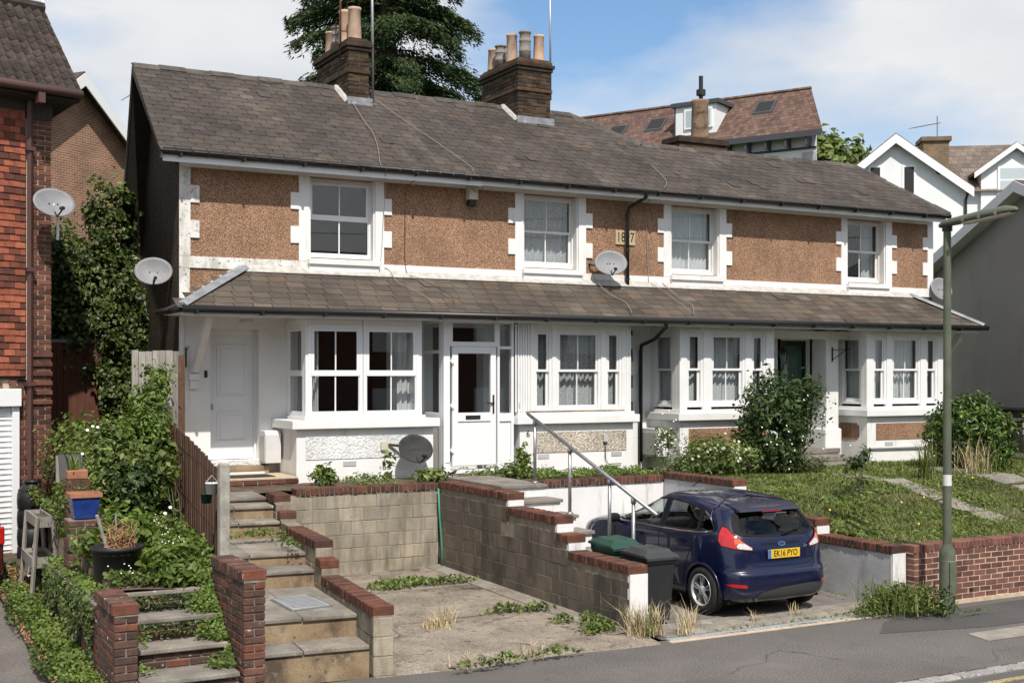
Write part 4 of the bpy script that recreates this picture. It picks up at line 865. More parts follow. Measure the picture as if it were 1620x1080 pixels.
# ---- ridge and hip tiles, flashings
def ridge_run(p, q, r=.11, step=.45, name='ridge_tile', mat='ridge', drop=.07):
    p, q = Vector(p), Vector(q); d = q - p; n = max(1, round(d.length / step)); ux = d.normalized()
    side = ux.cross(Vector((0, 0, 1))).normalized(); upv = side.cross(ux)
    for k in range(n):
        a = p + d * (k / n) - ux * .01; b = p + d * ((k + 1) / n) + ux * .005; lift = upv * (.012 * (k % 2) + rnd.uniform(0, .006))
        sec = [(-r, -drop), (-r * .45, -.0), (0, .035), (r * .45, 0), (r, -drop)]
        vs = [e + side * x_ + upv * z_ + lift for e in (a, b) for x_, z_ in sec] + [e + side * x_ * .85 + upv * (z_ - .02) + lift for e in (a, b) for x_, z_ in sec]
        fs = [(i, i + 1, 6 + i, 5 + i) for i in range(4)] + [(0, 10, 11, 1), (1, 11, 12, 2), (2, 12, 13, 3), (3, 13, 14, 4), (5, 6, 16, 15), (6, 7, 17, 16), (7, 8, 18, 17), (8, 9, 19, 18)]
        obj(name, G().add(vs, fs), mat, rf)
up3 = lambda p, h=.03: (p[0], p[1], p[2] + h)
ridge_run(up3(ap), up3(r1R)); ridge_run(up3(r1R), up3(r2L), .10); ridge_run(up3(r2L), up3(r2R), .10); ridge_run(up3(r2R), up3(a1), .08)
for nm2, pts, wd in (('verge', [(-.37, -.46), (-.175, 2.6)], .05),):
    g = G(); 
    g.add([(pts[0][0] - .02, -.47, roofz(-.47) - .11), (pts[0][0] + .01, -.47, roofz(-.47) - .11), (pts[0][0] + .01, -.47, roofz(-.47) - .005), (pts[0][0] - .02, -.47, roofz(-.47) - .005),
           (pts[1][0] - .02, 2.6, roofz(2.6) - .11), (pts[1][0] + .01, 2.6, roofz(2.6) - .11), (pts[1][0] + .01, 2.6, roofz(2.6) - .005), (pts[1][0] - .02, 2.6, roofz(2.6) - .005)],
          [(0, 3, 2, 1), (4, 5, 6, 7), (0, 1, 5, 4), (1, 2, 6, 5), (2, 3, 7, 6), (3, 0, 4, 7)])
    obj('verge_board', g, 'wood_dark', rf)
g = G(); g.add([(-.195, 2.6, roofz(2.6) - .12), (-.165, 2.6, roofz(2.6) - .12), (-.165, 2.6, roofz(2.6)), (-.195, 2.6, roofz(2.6)), (-.075, 4.27, 5.26), (-.045, 4.27, 5.26), (-.045, 4.27, 5.44), (-.075, 4.27, 5.44)],
    [(0, 3, 2, 1), (4, 5, 6, 7), (0, 1, 5, 4), (1, 2, 6, 5), (2, 3, 7, 6), (3, 0, 4, 7)]); obj('verge_board', g, 'wood_dark', rf)
g = G(); g.add([(-.16, 2.55, roofz(2.55) - .15), (.25, 2.55, roofz(2.55) - .15), (.45, 4.2, 5.3), (-.05, 4.2, 5.3)], [(0, 1, 2, 3)]); obj('verge_soffit', g, 'wood_dark', rf)
obj('lead_flashing', G().prism([(-.14, lz(-.14) + .045), (-.002, lz(0) + .05), (-.002, lz(0) + .10), (-.03, lz(0) + .075), (-.14, lz(-.14) + .06)], 'x', 1.0, 15.95), 'mortar_strip', rf2)
def strip(p, q, w, h, mat, name, par):
    p, q = Vector(p), Vector(q); ux = (q - p).normalized(); sd_ = ux.cross(Vector((0, 0, 1))).normalized(); un = sd_.cross(ux)
    vs = [e + sd_ * a + un * b for e in (p, q) for a, b in ((-w, 0), (w, 0), (w * .5, h), (-w * .5, h))]
    obj(name, G().add(vs, [(0, 1, 2, 3), (7, 6, 5, 4), (0, 4, 5, 1), (1, 5, 6, 2), (2, 6, 7, 3), (3, 7, 4, 0)]), mat, par)
strip((-.30, -1.36, lz(-1.36) + .02), (1.04, -.02, lz(0) + .04), .10, .05, 'lead', 'hip_flashing', rf2); strip((16.70, -1.36, lz(-1.36) + .02), (15.92, -.02, lz(0) + .04), .10, .05, 'lead', 'hip_flashing', rf2)
strip((.98, .0, lz(0) + .07), (.0, -.03, 4.2), .05, .035, 'mortar_strip', 'hip_flashing', rf2)
# ---- chimneys
def chimney(x0, x1, y0, y1, zt, pots):
    ch = obj('chimney', G().box(x0 + .012, x1 - .004, y0 + .012, y1, 7.6, zt), 'soot_mortar', T)
    courses(ch, 'x', x0, x1, y0, y0 + .10, 7.93, int((zt - 7.93) / .075), .205, .064, .011, 'soot_brick', 'brick', jit=.003)
    courses(ch, 'y', y0 + .11, y1, x0, x0 + .10, 7.93, int((zt - 7.93) / .075), .205, .064, .011, 'soot_brick', 'brick', jit=.003)
    for k, (e, za, zb) in enumerate(((.03, zt - .42, zt - .35), (.04, zt, zt + .07), (.07, zt + .072, zt + .145), (.03, zt + .147, zt + .21))):
        obj('corbel', G().box(x0 - e, x1 + e, y0 - e, y1 + e, za, zb), 'soot_brick', ch, bev=.012)
    obj('flaunching', G().box(x0 + .02, x1 - .02, y0 + .02, y1 - .02, zt + .21, zt + .25), 'soot_brick', ch)
    for (px_, py_, r_, h_, kind) in pots:
        prof = [(r_, 0), (r_ * .98, .03), (r_ * .84, h_ * .9), (r_ * .92, h_ * .92), (r_ * .94, h_), (r_ * .72, h_), (r_ * .7, h_ * .7)]
        if kind: prof = [(r_, 0), (r_ * .95, h_ * .3), (r_ * 1.06, h_ * .33), (r_ * .95, h_ * .36), (r_ * .9, h_ * .64), (r_ * 1.02, h_ * .67), (r_ * .9, h_ * .7), (r_ * .88, h_ * .92), (r_ * 1.06, h_ * .95), (r_ * 1.02, h_), (r_ * .75, h_), (r_ * .7, h_ * .7)]
        obj('chimney_pot', G().lathe(prof, (px_, py_, zt + .24), 18), 'pot' if not kind else 'pot_grey', ch, smooth=True)
    strip((x0 - .02, y0 - .03, roofz(y0) + .02), (x0 - .02, 2.6, roofz(2.6) + .04), .07, .05, 'mortar_strip', 'flashing', ch)
    obj('apron_flashing', G().box(x0 - .04, x1 + .06, y0 - .05, y0 + .002, roofz(y0) - .06, roofz(y0) + .13), 'lead', ch)
    strip((x1 + .03, y0 - .03, roofz(y0) + .02), (x1 + .03, 2.6, roofz(2.6) + .04), .05, .05, 'lead', 'flashing', ch)
    return ch
chimney(3.63, 4.03, 2.0, 3.75, 9.10, [(3.83, 2.22, .135, .62, 0), (3.80, 2.62, .135, .66, 0), (3.82, 3.05, .13, .45, 1), (3.83, 3.45, .13, .45, 0)])
chimney(7.23, 7.98, 2.0, 3.60, 9.16, [(7.82, 2.2, .12, .55, 0), (7.52, 2.24, .125, .60, 1), (7.36, 2.5, .125, .58, 0), (7.34, 2.95, .12, .45, 1), (7.36, 3.3, .13, .45, 0)])
# ================================================================== things fixed to the terrace
def dish(name, label, c, aim, r, mat='dish', wall=None, lnb=True, ratio=.80, mount=None):
    """offset dish: shallow bowl facing aim, feed arm with receiver, wall arm"""
    t = thing(name, label, 'satellite dish', base=c)
    a = Vector(aim).normalized(); q = a.to_track_quat('Z', 'Y').to_matrix(); c = Vector(c)
    g = G(); n = 28; rings = [0, .3, .6, .85, 1.0]; vs = []; fs = []
    for k, f in enumerate(rings):
        for i in range(n):
            th = 2 * math.pi * i / n; vs.append(c + q @ Vector((r * f * math.cos(th), r * ratio * f * math.sin(th), .16 * r * (f * f - 1) * 1.2)))
    o2 = len(vs)
    for k, f in enumerate(rings):
        for i in range(n):
            th = 2 * math.pi * i / n; vs.append(c + q @ Vector((r * f * math.cos(th), r * ratio * f * math.sin(th), .16 * r * (f * f - 1) * 1.2 - .012)))
    for k in range(len(rings) - 1):
        for i in range(n):
            j = (i + 1) % n
            fs.append((k * n + i, k * n + j, (k + 1) * n + j, (k + 1) * n + i)); fs.append((o2 + k * n + i, o2 + (k + 1) * n + i, o2 + (k + 1) * n + j, o2 + k * n + j))
    e = (len(rings) - 1) * n
    for i in range(n): j = (i + 1) % n; fs.append((e + i, e + j, o2 + e + j, o2 + e + i))
    obj('bowl', g.add(vs, fs), mat, t, smooth=True)
    lo = c + q @ Vector((0, -r * ratio * .98, 0)); fp = c + q @ Vector((r * .12, -r * ratio * .92, r * .55))
    if lnb:
        obj('feed_arm', G().tube([c + q @ Vector((0, -r * ratio * .55, -.05)), lo + q @ Vector((0, -.02, .02)), fp], .012, 8), 'iron', t)
        obj('receiver', G().tube([fp + q @ Vector((0, .0, .04)), fp + q @ Vector((0, .05, -.05))], .028, 10), 'iron', t)
        for sx in (-.2, .2): obj('bolt', G().tube([c + q @ Vector((sx * r, 0, -.19 * r)), c + q @ Vector((sx * r, 0, -.19 * r + .015))], .012, 8), 'iron', t)
    if wall: obj('bracket', G().tube([c + q @ Vector((0, 0, -.2 * r))] + [Vector(p) for p in wall], .022, 8), mount or 'iron', t)
    return t
dish('satellite_dish', 'grey satellite dish on the pebbledash below the date stone', (7.90, -.36, 5.14), (-.35, -.9, .35), .31, wall=[(7.85, -.15, 5.1), (7.66, -.05, 5.12), (7.66, .02, 5.12)])
dish('satellite_dish', 'pale satellite dish on the dark gable wall of the left cottage', (-.26, .62, 4.74), (-.25, -.95, .35), .30, wall=[(-.16, .95, 4.7), (.05, 1.1, 4.6)], mount='dish')
dish('satellite_dish', 'dark grey satellite dish low on the white bay wall by the weeds', (3.50, -1.33, 1.87), (.05, -.9, .42), .31, 'dish_dark', wall=[(3.40, -1.15, 1.9), (3.15, -1.0, 1.92)])
dish('satellite_dish', 'white satellite dish at the right end of the terrace behind the lamp post', (16.75, -.15, 4.95), (-.15, -.9, .35), .27, wall=[(16.7, .05, 4.9), (16.5, .12, 4.85)], ratio=1.0)
setp(obj('junction_box', B(3.02, 3.14, -1.04, -.983, 1.84, 1.98), 'cream_box', bev=.006), 'small cream box on the bay wall beside the dark dish', 'box')
jb = thing('outlet_box', 'small grey box with a cable on the cream pebbledash panel', 'box', base=(7.35, -1.0, 1.9))
obj('box', B(7.31, 7.40, -1.04, -.993, 1.86, 2.0), 'meter_door', jb, bev=.005); obj('lead', G().tube([(7.35, -1.01, 1.86), (7.36, -1.01, 1.55), (7.42, -1.01, 1.46), (7.7, -1.01, 1.46)], .008, 6), 'iron', jb)
ab = thing('alarm_box', 'cream alarm box under the eaves of the second cottage', 'alarm box', base=(5.16, -.1, 6.15))
obj('case', B(5.07, 5.25, -.13, .02, 6.16, 6.42), 'cream_box', ab, bev=.012); obj('base', B(5.09, 5.23, -.10, .01, 6.06, 6.158), 'iron', ab)
# wall lantern and hanging bracket
ln = thing('wall_lantern', 'black coach lantern on the wall beside the green door', 'lantern', base=(12.2, -.4, 3.3))
obj('backplate', G().lathe([(.0, 0), (.06, .0), (.06, .02), (0, .02)], (12.12, -.02, 3.15), 12), 'iron', ln)
obj('arm', G().tube([(12.12, -.02, 3.16), (12.14, -.12, 3.10), (12.16, -.22, 3.18), (12.16, -.22, 3.26)], .014, 8), 'iron', ln)
lb = obj('lamp_cage', G().lathe([(.05, 0), (.055, .01), (.085, .22), (.09, .23)], (12.16, -.22, 3.26), 6), 'glass', ln)
for k in range(6):
    c_, s_ = math.cos(k * math.pi / 3), math.sin(k * math.pi / 3); obj('bar', G().tube([(12.16 + .055 * c_, -.22 + .055 * s_, 3.26), (12.16 + .09 * c_, -.22 + .09 * s_, 3.49)], .008, 5), 'iron', ln)
obj('roof', G().lathe([(.12, 0), (.115, .02), (.05, .12), (.02, .15), (.02, .19), (.0, .2)], (12.16, -.22, 3.49), 6), 'iron', ln)
hb = thing('hanging_bracket', 'empty black iron basket bracket on the white porch pillar', 'bracket', base=(13.28, -.44, 3.4))
obj('plate', B(13.26, 13.29, -.445, -.431, 3.32, 3.62), 'iron', hb); obj('arm', G().tube([(13.275, -.44, 3.56), (13.5, -.74, 3.58)], .008, 6), 'iron', hb); obj('stay', G().tube([(13.275, -.44, 3.36), (13.44, -.66, 3.56)], .008, 6), 'iron', hb)
hk = thing('wall_hook', 'black iron hook on the white wall left of the front door', 'hook', base=(.1, -.03, 3.3))
obj('plate', B(.09, .11, -.045, -.021, 3.18, 3.50), 'iron', hk); obj('arm', G().tube([(.10, -.04, 3.44), (.10, -.2, 3.50), (.10, -.22, 3.52)], .007, 6), 'iron', hk)
# aerials
def mast(label, p, q, r, mat, extra=()):
    t = thing('aerial_mast', label, 'aerial', base=p); obj('pole', G().tube([p, q], r, 8), mat, t, smooth=True)
    for e in extra: obj('clamp', G().tube(list(e), .012, 6), 'rust', t)
    return t
mast('tall grey aerial pole beside the left chimney', (4.16, 2.12, 8.2), (4.13, 2.1, 11.4), .028, 'galv', [((4.16, 2.1, 8.45), (4.0, 2.05, 8.5)), ((4.16, 2.1, 8.85), (4.0, 2.05, 8.85))])
mast('thin grey aerial pole beside the right chimney', (8.07, 2.15, 8.65), (8.04, 2.13, 11.4), .020, 'galv', [((8.07, 2.15, 8.8), (7.95, 2.1, 8.8)), ((8.07, 2.15, 9.2), (7.95, 2.1, 9.2))])
mast('rusty iron mast on the corner of the left chimney', (3.56, 2.25, 8.95), (3.56, 2.25, 11.2), .02, 'rust', [((3.56, 2.25, 8.97), (3.66, 2.05, 8.97)), ((3.56, 2.25, 9.5), (3.66, 2.2, 9.5))])
# cables lying on roofs and walls
def cable(label, pts, r=.0055, mat='cable_white'):
    P_ = [Vector(p) for p in pts]; out = []
    for i in range(len(P_) - 1):
        for k in range(5):
            t = k / 5; a = P_[max(i - 1, 0)]; b = P_[i]; c = P_[i + 1]; d = P_[min(i + 2, len(P_) - 1)]
            out.append(.5 * ((2 * b) + (-a + c) * t + (2 * a - 5 * b + 4 * c - d) * t * t + (-a + 3 * b - 3 * c + d) * t ** 3))
    out.append(P_[-1]); setp(obj('cable', G().tube(out, r, 6), mat, smooth=True), label, 'cable')
cable('pale cable running down the slates below the left chimney', [(3.66, 2.0, 8.2), (3.59, 1.16, 7.64), (3.57, .68, 7.33), (3.42, .08, 6.95), (3.23, -.47, 6.60), (3.38, -.36, 6.36), (3.47, -.03, 5.7), (3.43, -.03, 5.05), (3.36, -.03, 4.93)])
cable('pale cable slanting down the slates to the alarm box', [(4.19, 2.15, 8.28), (4.47, 1.35, 7.76), (4.74, .54, 7.25), (4.99, -.22, 6.76), (4.97, -.48, 6.60), (5.0, -.2, 6.42), (5.2, -.14, 6.30), (5.33, -.05, 6.2), (5.38, -.05, 6.42)])
cable('dark cable down the wall left of the second upstairs window', [(4.2, -.3, 6.47), (3.92, -.03, 6.3), (3.88, -.03, 5.6), (3.9, -.03, 4.85), (4.0, -.3, 4.72), (4.3, -.9, 4.42), (4.25, -1.2, 4.25)], mat='iron', r=.005)
cable('short pale cable on the slates above the second downpipe', [(9.39, .47, 7.20), (9.33, -.03, 6.88), (9.22, -.28, 6.72), (9.0, -.50, 6.58)])
cable('white cable from the grey dish down the porch slates', [(7.66, -.05, 5.05), (7.75, -.05, 4.85), (7.72, -.55, 4.56), (7.85, -.93, 4.37), (7.69, -1.36, 4.16)], .0065)
cable('white cable crossing the porch slates below the third window', [(9.3, -.03, 4.83), (9.24, -.67, 4.51), (9.3, -.98, 4.36), (9.06, -1.35, 4.18)], .0065)
cable('thin white cable beside it on the porch slates', [(9.0, -.06, 4.82), (9.09, -.68, 4.50), (9.09, -1.2, 4.25)], .005)
cable('thin pale cable on the wall right of the date stone', [(9.0, -.3, 6.46), (8.93, -.03, 6.3), (8.95, -.03, 5.5), (8.98, -.03, 4.8)], .005)
cable('loose pale cable on the porch slates near the first window', [(3.5, -.02, 4.9), (3.60, -.05, 4.83), (3.56, -.46, 4.62), (3.76, -.81, 4.45), (3.91, -1.25, 4.22)], .005)
# ================================================================== brick house on the left
LH_ = thing('brick_house', 'red brick house with hung clay tiles and brown tiled roof at the left edge', 'house', loc=(-1.9, .1, 0), rz=math.atan2(.264, .9646))
obj('wall', G().box(-6, -.012, .012, 5.5, 0, 7.2), 'mortar', LH_)
obj('side_wall', G().box(-.013, 0, .1, 5.5, 0, 7.2), 'brick', LH_)
courses(LH_, 'x', -.315, 0, 0, .1, 1.35, 76, .215, .065, .01, 'brick', 'brick')
courses(LH_, 'x', -.52, -.33, 0, .1, 1.35, 22, .215, .065, .01, 'brick', 'brick')
for k in range(6): obj('corbel_brick', G().box(-.31, .005, -.03 - .006 * (k % 2), .0, 2.62 + .075 * k * 1.9, 2.685 + .075 * k * 1.9), 'brick', LH_, bev=.006)
obj('downpipe', G().tube([(-.365, -.10, 7.15), (-.365, -.08, 7.0), (-.365, -.08, 1.2)], .045, 4), 'pvc_brown', LH_)
for z in (2.9, 4.6, 6.4): obj('pipe_clip', G().box(-.43, -.30, -.14, -.02, z, z + .06), 'pvc_brown', LH_)
# hung tiles
tg = G(); tm = brick_mesh(.158, .020, .15, 'tile_red', .004)
z = 3.06; k = 0
obj('tile_battens', G().box(-2.6, -.42, -.03, .011, 3.0, 7.0), 'wood_dark', LH_)
while z < 6.95:
    x = -.50 - (.08 if k % 2 else 0)
    piece('hung_tile', brick_mesh(.075 if k % 2 == 0 else .155, .018, .16, 'tile_red', .004, 1), LH_, (-.46 if k % 2 == 0 else -.50, -.045, z + .06), (R(-9), 0, 0))
    x = -.50 if k % 2 == 0 else -.58
    while x > -1.75:
        piece('hung_tile', tm, LH_, (x - .08, -.045 + rnd.uniform(-.004, .004), z + .06), (R(-9) + rnd.uniform(-.015, .015), rnd.uniform(-.012, .012), rnd.uniform(-.02, .02))); x -= .162
    z += .1; k += 1
x = -.55
while x > -2.4: obj('dentil_brick', G().box(x - .10, x, -.05, .0, 2.90, 2.98), 'brick', LH_, bev=.005); x -= .21
# garage
obj('shutter_box', G().box(-2.6, -.52, -.16, .0, 2.60, 2.86), 'upvc', LH_, bev=.01)
obj('door_jamb', G().box(-.63, -.53, -.10, .0, .2, 2.595), 'upvc', LH_)
z = .25
while z < 2.58:
    g = G(); g.prism([(-.055, z), (-.035, z + .02), (-.035, z + .06), (-.05, z + .078), (-.02, z + .078), (-.02, z)], 'x', -2.6, -.635); obj('shutter_slat', g, 'upvc', LH_); z += .08
# roof
tanL = 1.13; rzL = lambda v: 7.30 + tanL * (v + .42)
obj('roof', G().add([(-6, -.42, rzL(-.42)), (.27, -.42, rzL(-.42)), (.27, .92, rzL(.92)), (-6, .92, rzL(.92)), (.27, 5.9, 6.5), (-6, 5.9, 6.5), (-6, -.42, 7.2), (.27, -.42, 7.2), (.27, 5.9, 6.4), (-6, 5.9, 6.4)],
    [(0, 1, 2, 3), (3, 2, 4, 5), (6, 9, 8, 7), (0, 6, 7, 1), (1, 7, 8, 4, 2)]), 'deck', LH_)
g = G(); n = 12; W_ = .30; Lt = .40
prof = [(-W_ / 2 + W_ * i / n, .022 * math.sin(2 * math.pi * 2 * i / n) + .022) for i in range(n + 1)]
g.v = [(x, 0, z) for x, z in prof] + [(x, Lt, z) for x, z in prof] + [(x, 0, z - .014) for x, z in prof]
g.f = [(i, i + 1, n + 2 + i, n + 1 + i) for i in range(n)] + [(2 * n + 2 + i, 2 * n + 3 + i, i + 1, i) for i in range(n)]
wt = g.mesh('roof_tile'); wt.materials.append(MT['tile_brown']); wt.polygons.foreach_set('use_smooth', [True] * len(wt.polygons))
rfL = bpy.data.objects['roof']; thL = math.atan(tanL); row = 0
rfL = [c for c in LH_.children if c.name.startswith('roof')][0]
while row * .155 * math.cos(thL) < 1.30:
    v = -.45 + row * .155 * math.cos(thL); x = .13
    while x > -1.9:
        piece('roof_tile', wt, rfL, (x, v + rnd.uniform(-.006, .006), rzL(v) + .015), (thL - .05, 0, rnd.uniform(-.01, .01))); x -= .298
    row += 1
obj('ridge_cap', G().tube([(-3, .95, rzL(.92) + .05), (.28, .95, rzL(.92) + .05)], .10, 8), 'tile_brown', LH_)
obj('gutter', G().tube([(-3, -.50, 7.26), (.25, -.50, 7.26)], .065, 10), 'pvc_brown', LH_, smooth=True)
obj('gutter_outlet', G().box(-.43, -.33, -.55, -.40, 7.05, 7.2), 'pvc_brown', LH_)
obj('soffit', G().box(-6, .25, -.44, .0, 7.16, 7.19), 'wood_dark', LH_); obj('eaves_shade_board', G().box(-6, .0, -.035, .0, 6.9, 7.158), 'wood_dark', LH_)  # dark board on the wall, added to stand for the shade under the eaves
dd = thing('satellite_dish_on_pole', 'large pale satellite dish on the corner of the brick house', 'satellite dish', base=(-1.85, -.4, 5.6))
bpy.data.objects.remove(dd)
dish('satellite_dish', 'pale satellite dish on a white arm at the corner of the brick house', (-1.93, -.38, 5.62), (.15, -.9, .42), .31, ratio=.78, wall=[(-1.85, -.2, 5.5), (-1.83, -.08, 5.45), (-1.83, -.02, 5.1)], mount='upvc')
setp(obj('flue_mast', G().tube([(-1.85, 1.3, 8.4), (-1.85, 1.3, 10.5)], .03, 8), 'upvc'), 'white pole rising behind the ridge of the brick house', 'pole')
# ---- brown garden gate in the gap, gravel boards
gt = thing('brown_shed', 'red brown timber shed wall in the gap between the houses', 'shed', base=(-1, 3, 1.4))
x = -1.75
while x < -.62: obj('board', G().box(x, x + .115, 3.0, 3.03, 1.3, 3.64), 'wood_red', gt); x += .12
obj('top_rail', G().box(-1.76, -.60, 2.97, 3.05, 3.62, 3.68), 'wood_grey', gt)
obj('carcass', G().box(-1.75, -.65, 3.05, 4.6, 1.3, 3.6), 'wood_red', gt)
# ================================================================== second brick house, far left
d2 = Vector((.796, .605, 0)); ang2 = math.atan2(.605, .796)
def brick_tex(name, c1, c2, mort, scale, bw=.225, rh=.075, rows=None):
    m, n, l, b, out = nodes(name)
    t = n.new('ShaderNodeTexCoord'); mp_ = n.new('ShaderNodeMapping'); mp_.inputs['Rotation'].default_value = (R(90), 0, 0); l.new(t.outputs['Object'], mp_.inputs[0])
    k = n.new('ShaderNodeTexBrick'); k.inputs['Scale'].default_value = 1; k.inputs['Brick Width'].default_value = bw; k.inputs['Row Height'].default_value = rh; k.inputs['Mortar Size'].default_value = .008
    k.inputs['Color1'].default_value = (*c1, 1); k.inputs['Color2'].default_value = (*c2, 1); k.inputs['Mortar'].default_value = (*mort, 1); l.new(mp_.outputs[0], k.inputs['Vector'])
    f = noise(n, l, t.outputs['Object'], 1.5, 5); fr = ramp(n, [(.3, g3(.75)), (.7, g3(1.25))]); l.new(f, fr.inputs[0])
    l.new(mix(n, l, 1., k.outputs[0], fr.outputs[0], 'MULTIPLY'), b.inputs['Base Color']); b.inputs['Roughness'].default_value = .9
    bn = n.new('ShaderNodeBump'); bn.inputs['Strength'].default_value = .5; bn.inputs['Distance'].default_value = .01; l.new(k.outputs['Fac'], bn.inputs['Height']); bn.invert = True; l.new(bn.outputs[0], b.inputs['Normal'])
    return m
MT['far_brick'] = brick_tex('far_brick', (.22, .10, .06), (.30, .145, .085), (.42, .33, .25), 1)
MT['chimney_brick'] = brick_tex('far_chimney_brick', (.13, .085, .045), (.2, .135, .075), (.26, .22, .16), 1)
MT['far_tile'] = brick_tex('far_roof_tile', (.085, .046, .035), (.165, .098, .074), (.03, .02, .016), 1, .24, .17)
MT['far_tile2'] = brick_tex('far_brown_tile', (.12, .09, .07), (.19, .15, .12), (.035, .028, .024), 1, .30, .24)
MT['far_white'] = mk('far_white_render', [(.3, (.72, .73, .74)), (.7, (.80, .81, .82))], .6, rough=.8, stain=[(1.4, .62, .75, (.6, .6, .6), (1, 1, .5))])
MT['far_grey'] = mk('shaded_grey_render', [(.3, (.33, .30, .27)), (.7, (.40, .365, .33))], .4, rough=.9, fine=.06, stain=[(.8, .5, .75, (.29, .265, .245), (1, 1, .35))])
MT['far_trim'] = mk('dark_painted_trim', [(0, (.05, .052, .06)), (1, (.07, .072, .08))], 3, rough=.7)
fb2 = thing('gabled_brick_house', 'brown brick gable with white bargeboards behind the left house', 'house', loc=(1.65, 19.9, .15), rz=ang2)
def gable_house(root, w0, w1, apex_u, ez0, ez1, az, depth, wall, roof, barge, over=.45, bw=.28):
    obj('wall', G().prism([(w0, 0), (w1, 0), (w1, ez1), (apex_u, az), (w0, ez0)], 'y', 0, depth), wall, root)
    def slope(u0, z0, u1, z1, nm='roof'):
        du, dz = u1 - u0, z1 - z0; L = math.hypot(du, dz); nx_, nz_ = -dz / L, du / L
        if nz_ < 0: nx_, nz_ = -nx_, -nz_
        e = .35 / L; ub, zb = u0 - du * e, z0 - dz * e
        o = obj(nm, G().prism([(ub, zb), (u1, z1), (u1 + nx_ * .0, z1 + .16), (ub + nx_ * .0, zb + .16)], 'y', -over, depth + .2), roof, root)
        obj('bargeboard', G().prism([(ub, zb - bw), (u1, z1 - bw), (u1, z1 + .10), (ub, zb + .10)], 'y', -over - .05, -over - .002), barge, root)
        return o
    slope(w0, ez0, apex_u, az); slope(w1, ez1, apex_u, az)
gable_house(fb2, -2.6, 2.55, .0, 9.95, 9.95, 11.9, 9, 'far_brick', 'tile_brown', 'upvc')
fa = thing('roof_aerial', 'television aerial on the far brick gable', 'aerial', base=(4.6, 24, 10))
obj('pole', G().tube([(4.55, 24, 10.5), (4.55, 24, 13.3)], .03, 6), 'galv', fa); obj('boom', G().tube([(3.9, 24.1, 12.4), (4.85, 23.9, 13.1)], .02, 5), 'galv', fa)
for k in range(5): obj('element', G().tube([(4.2 + .14 * k, 23.5, 12.62 + .1 * k), (4.2 + .14 * k, 24.5, 12.62 + .1 * k)], .012, 4), 'galv', fa)
# ================================================================== far white house with brown roof (behind, right of centre)
dA = Vector((math.cos(R(61.4 + 55.9 - 180)), math.sin(R(61.4 + 55.9 - 180)), 0))
rzA = math.atan2(dA.y, dA.x)
fA = thing('white_house_with_dormer', 'white house with long brown tiled roof and a dormer behind the right cottages', 'house', loc=(35.9, 26.2, 0), rz=rzA)
# local: u along the ridge (0 at the right gable, negative to the left), v away from the camera
obj('wall', G().prism([(-16, -1.1), (1.35, -1.1), (-1.5, 6.5), (-16, 6.5)], 'z', 0, 14.3), 'far_white', fA)
obj('roof', G().add([(-19, -1.75, 14.3), (1.85, -1.75, 14.3), (.3, .95, 16.85), (-19, .95, 16.85), (-1.8, 6, 14.0), (-19, 6, 14.0), (1.85, -1.75, 14.15), (-19, -1.75, 14.15)], [(0, 1, 2, 3), (3, 2, 4, 5), (7, 6, 1, 0)]), 'far_tile', fA)
obj('gable', G().add([(1.35, -1.1, 14.2), (-1.4, 5.8, 14.0), (.25, .95, 16.7)], [(0, 1, 2)]), 'far_white', fA)
obj('ridge', G().tube([(-19, .95, 16.85), (.3, .95, 16.85)], .11, 6), 'far_tile', fA)
obj('fascia', G().box(-16, 1.83, -1.80, -1.76, 14.02, 14.3), 'far_trim', fA)
for k in range(7): obj('eave_bracket', G().box(1.0 - 1.0 * k, 1.1 - 1.0 * k, -1.74, -1.12, 13.65, 14.1), 'far_trim', fA)
obj('frieze', G().box(-9, 1.34, -1.16, -1.105, 13.55, 13.65), 'far_trim', fA)
for k in range(6): obj('corner_stone', G().box(.2 if k % 2 else .65, 1.34, -1.15, -1.105, 13.4 - .55 * k - .5, 13.4 - .55 * k), 'far_trim' if 0 else 'grey_render', fA)
for uu in (-2.7, -4.7):
    pts = [(uu + .95 * math.cos(t), 12.75 + .75 * math.sin(t)) for t in np.linspace(math.pi, 0, 13)] + [(uu + .72 * math.cos(t), 12.75 + .55 * math.sin(t)) for t in np.linspace(0, math.pi, 13)]
    obj('window_arch', G().prism(pts, 'y', -1.18, -1.105), 'far_trim', fA)
    w_ = obj('window', G().box(uu - .6, uu + .6, -1.15, -1.104, 11.2, 12.95), 'upvc', fA); obj('pane', G().box(uu - .5, uu + .5, -1.17, -1.152, 11.3, 12.8), 'glass', w_)
dm = obj('dormer', G().box(-5.9, -3.7, -1.2, .9, 14.3, 16.25), 'far_white', fA)
obj('dormer_roof', G().box(-6.1, -3.5, -1.35, .9, 16.25, 16.45), 'far_trim', dm)
obj('dormer_cheek', G().box(-5.96, -5.902, -1.22, .9, 14.6, 16.25), 'far_trim', dm)
for a in (-5.4, -4.6): obj('dormer_window', G().box(a, a + .72, -1.28, -1.202, 15.1, 16.1), 'upvc', dm); obj('dormer_pane', G().box(a + .1, a + .62, -1.30, -1.282, 15.2, 16.0), 'glass', dm)
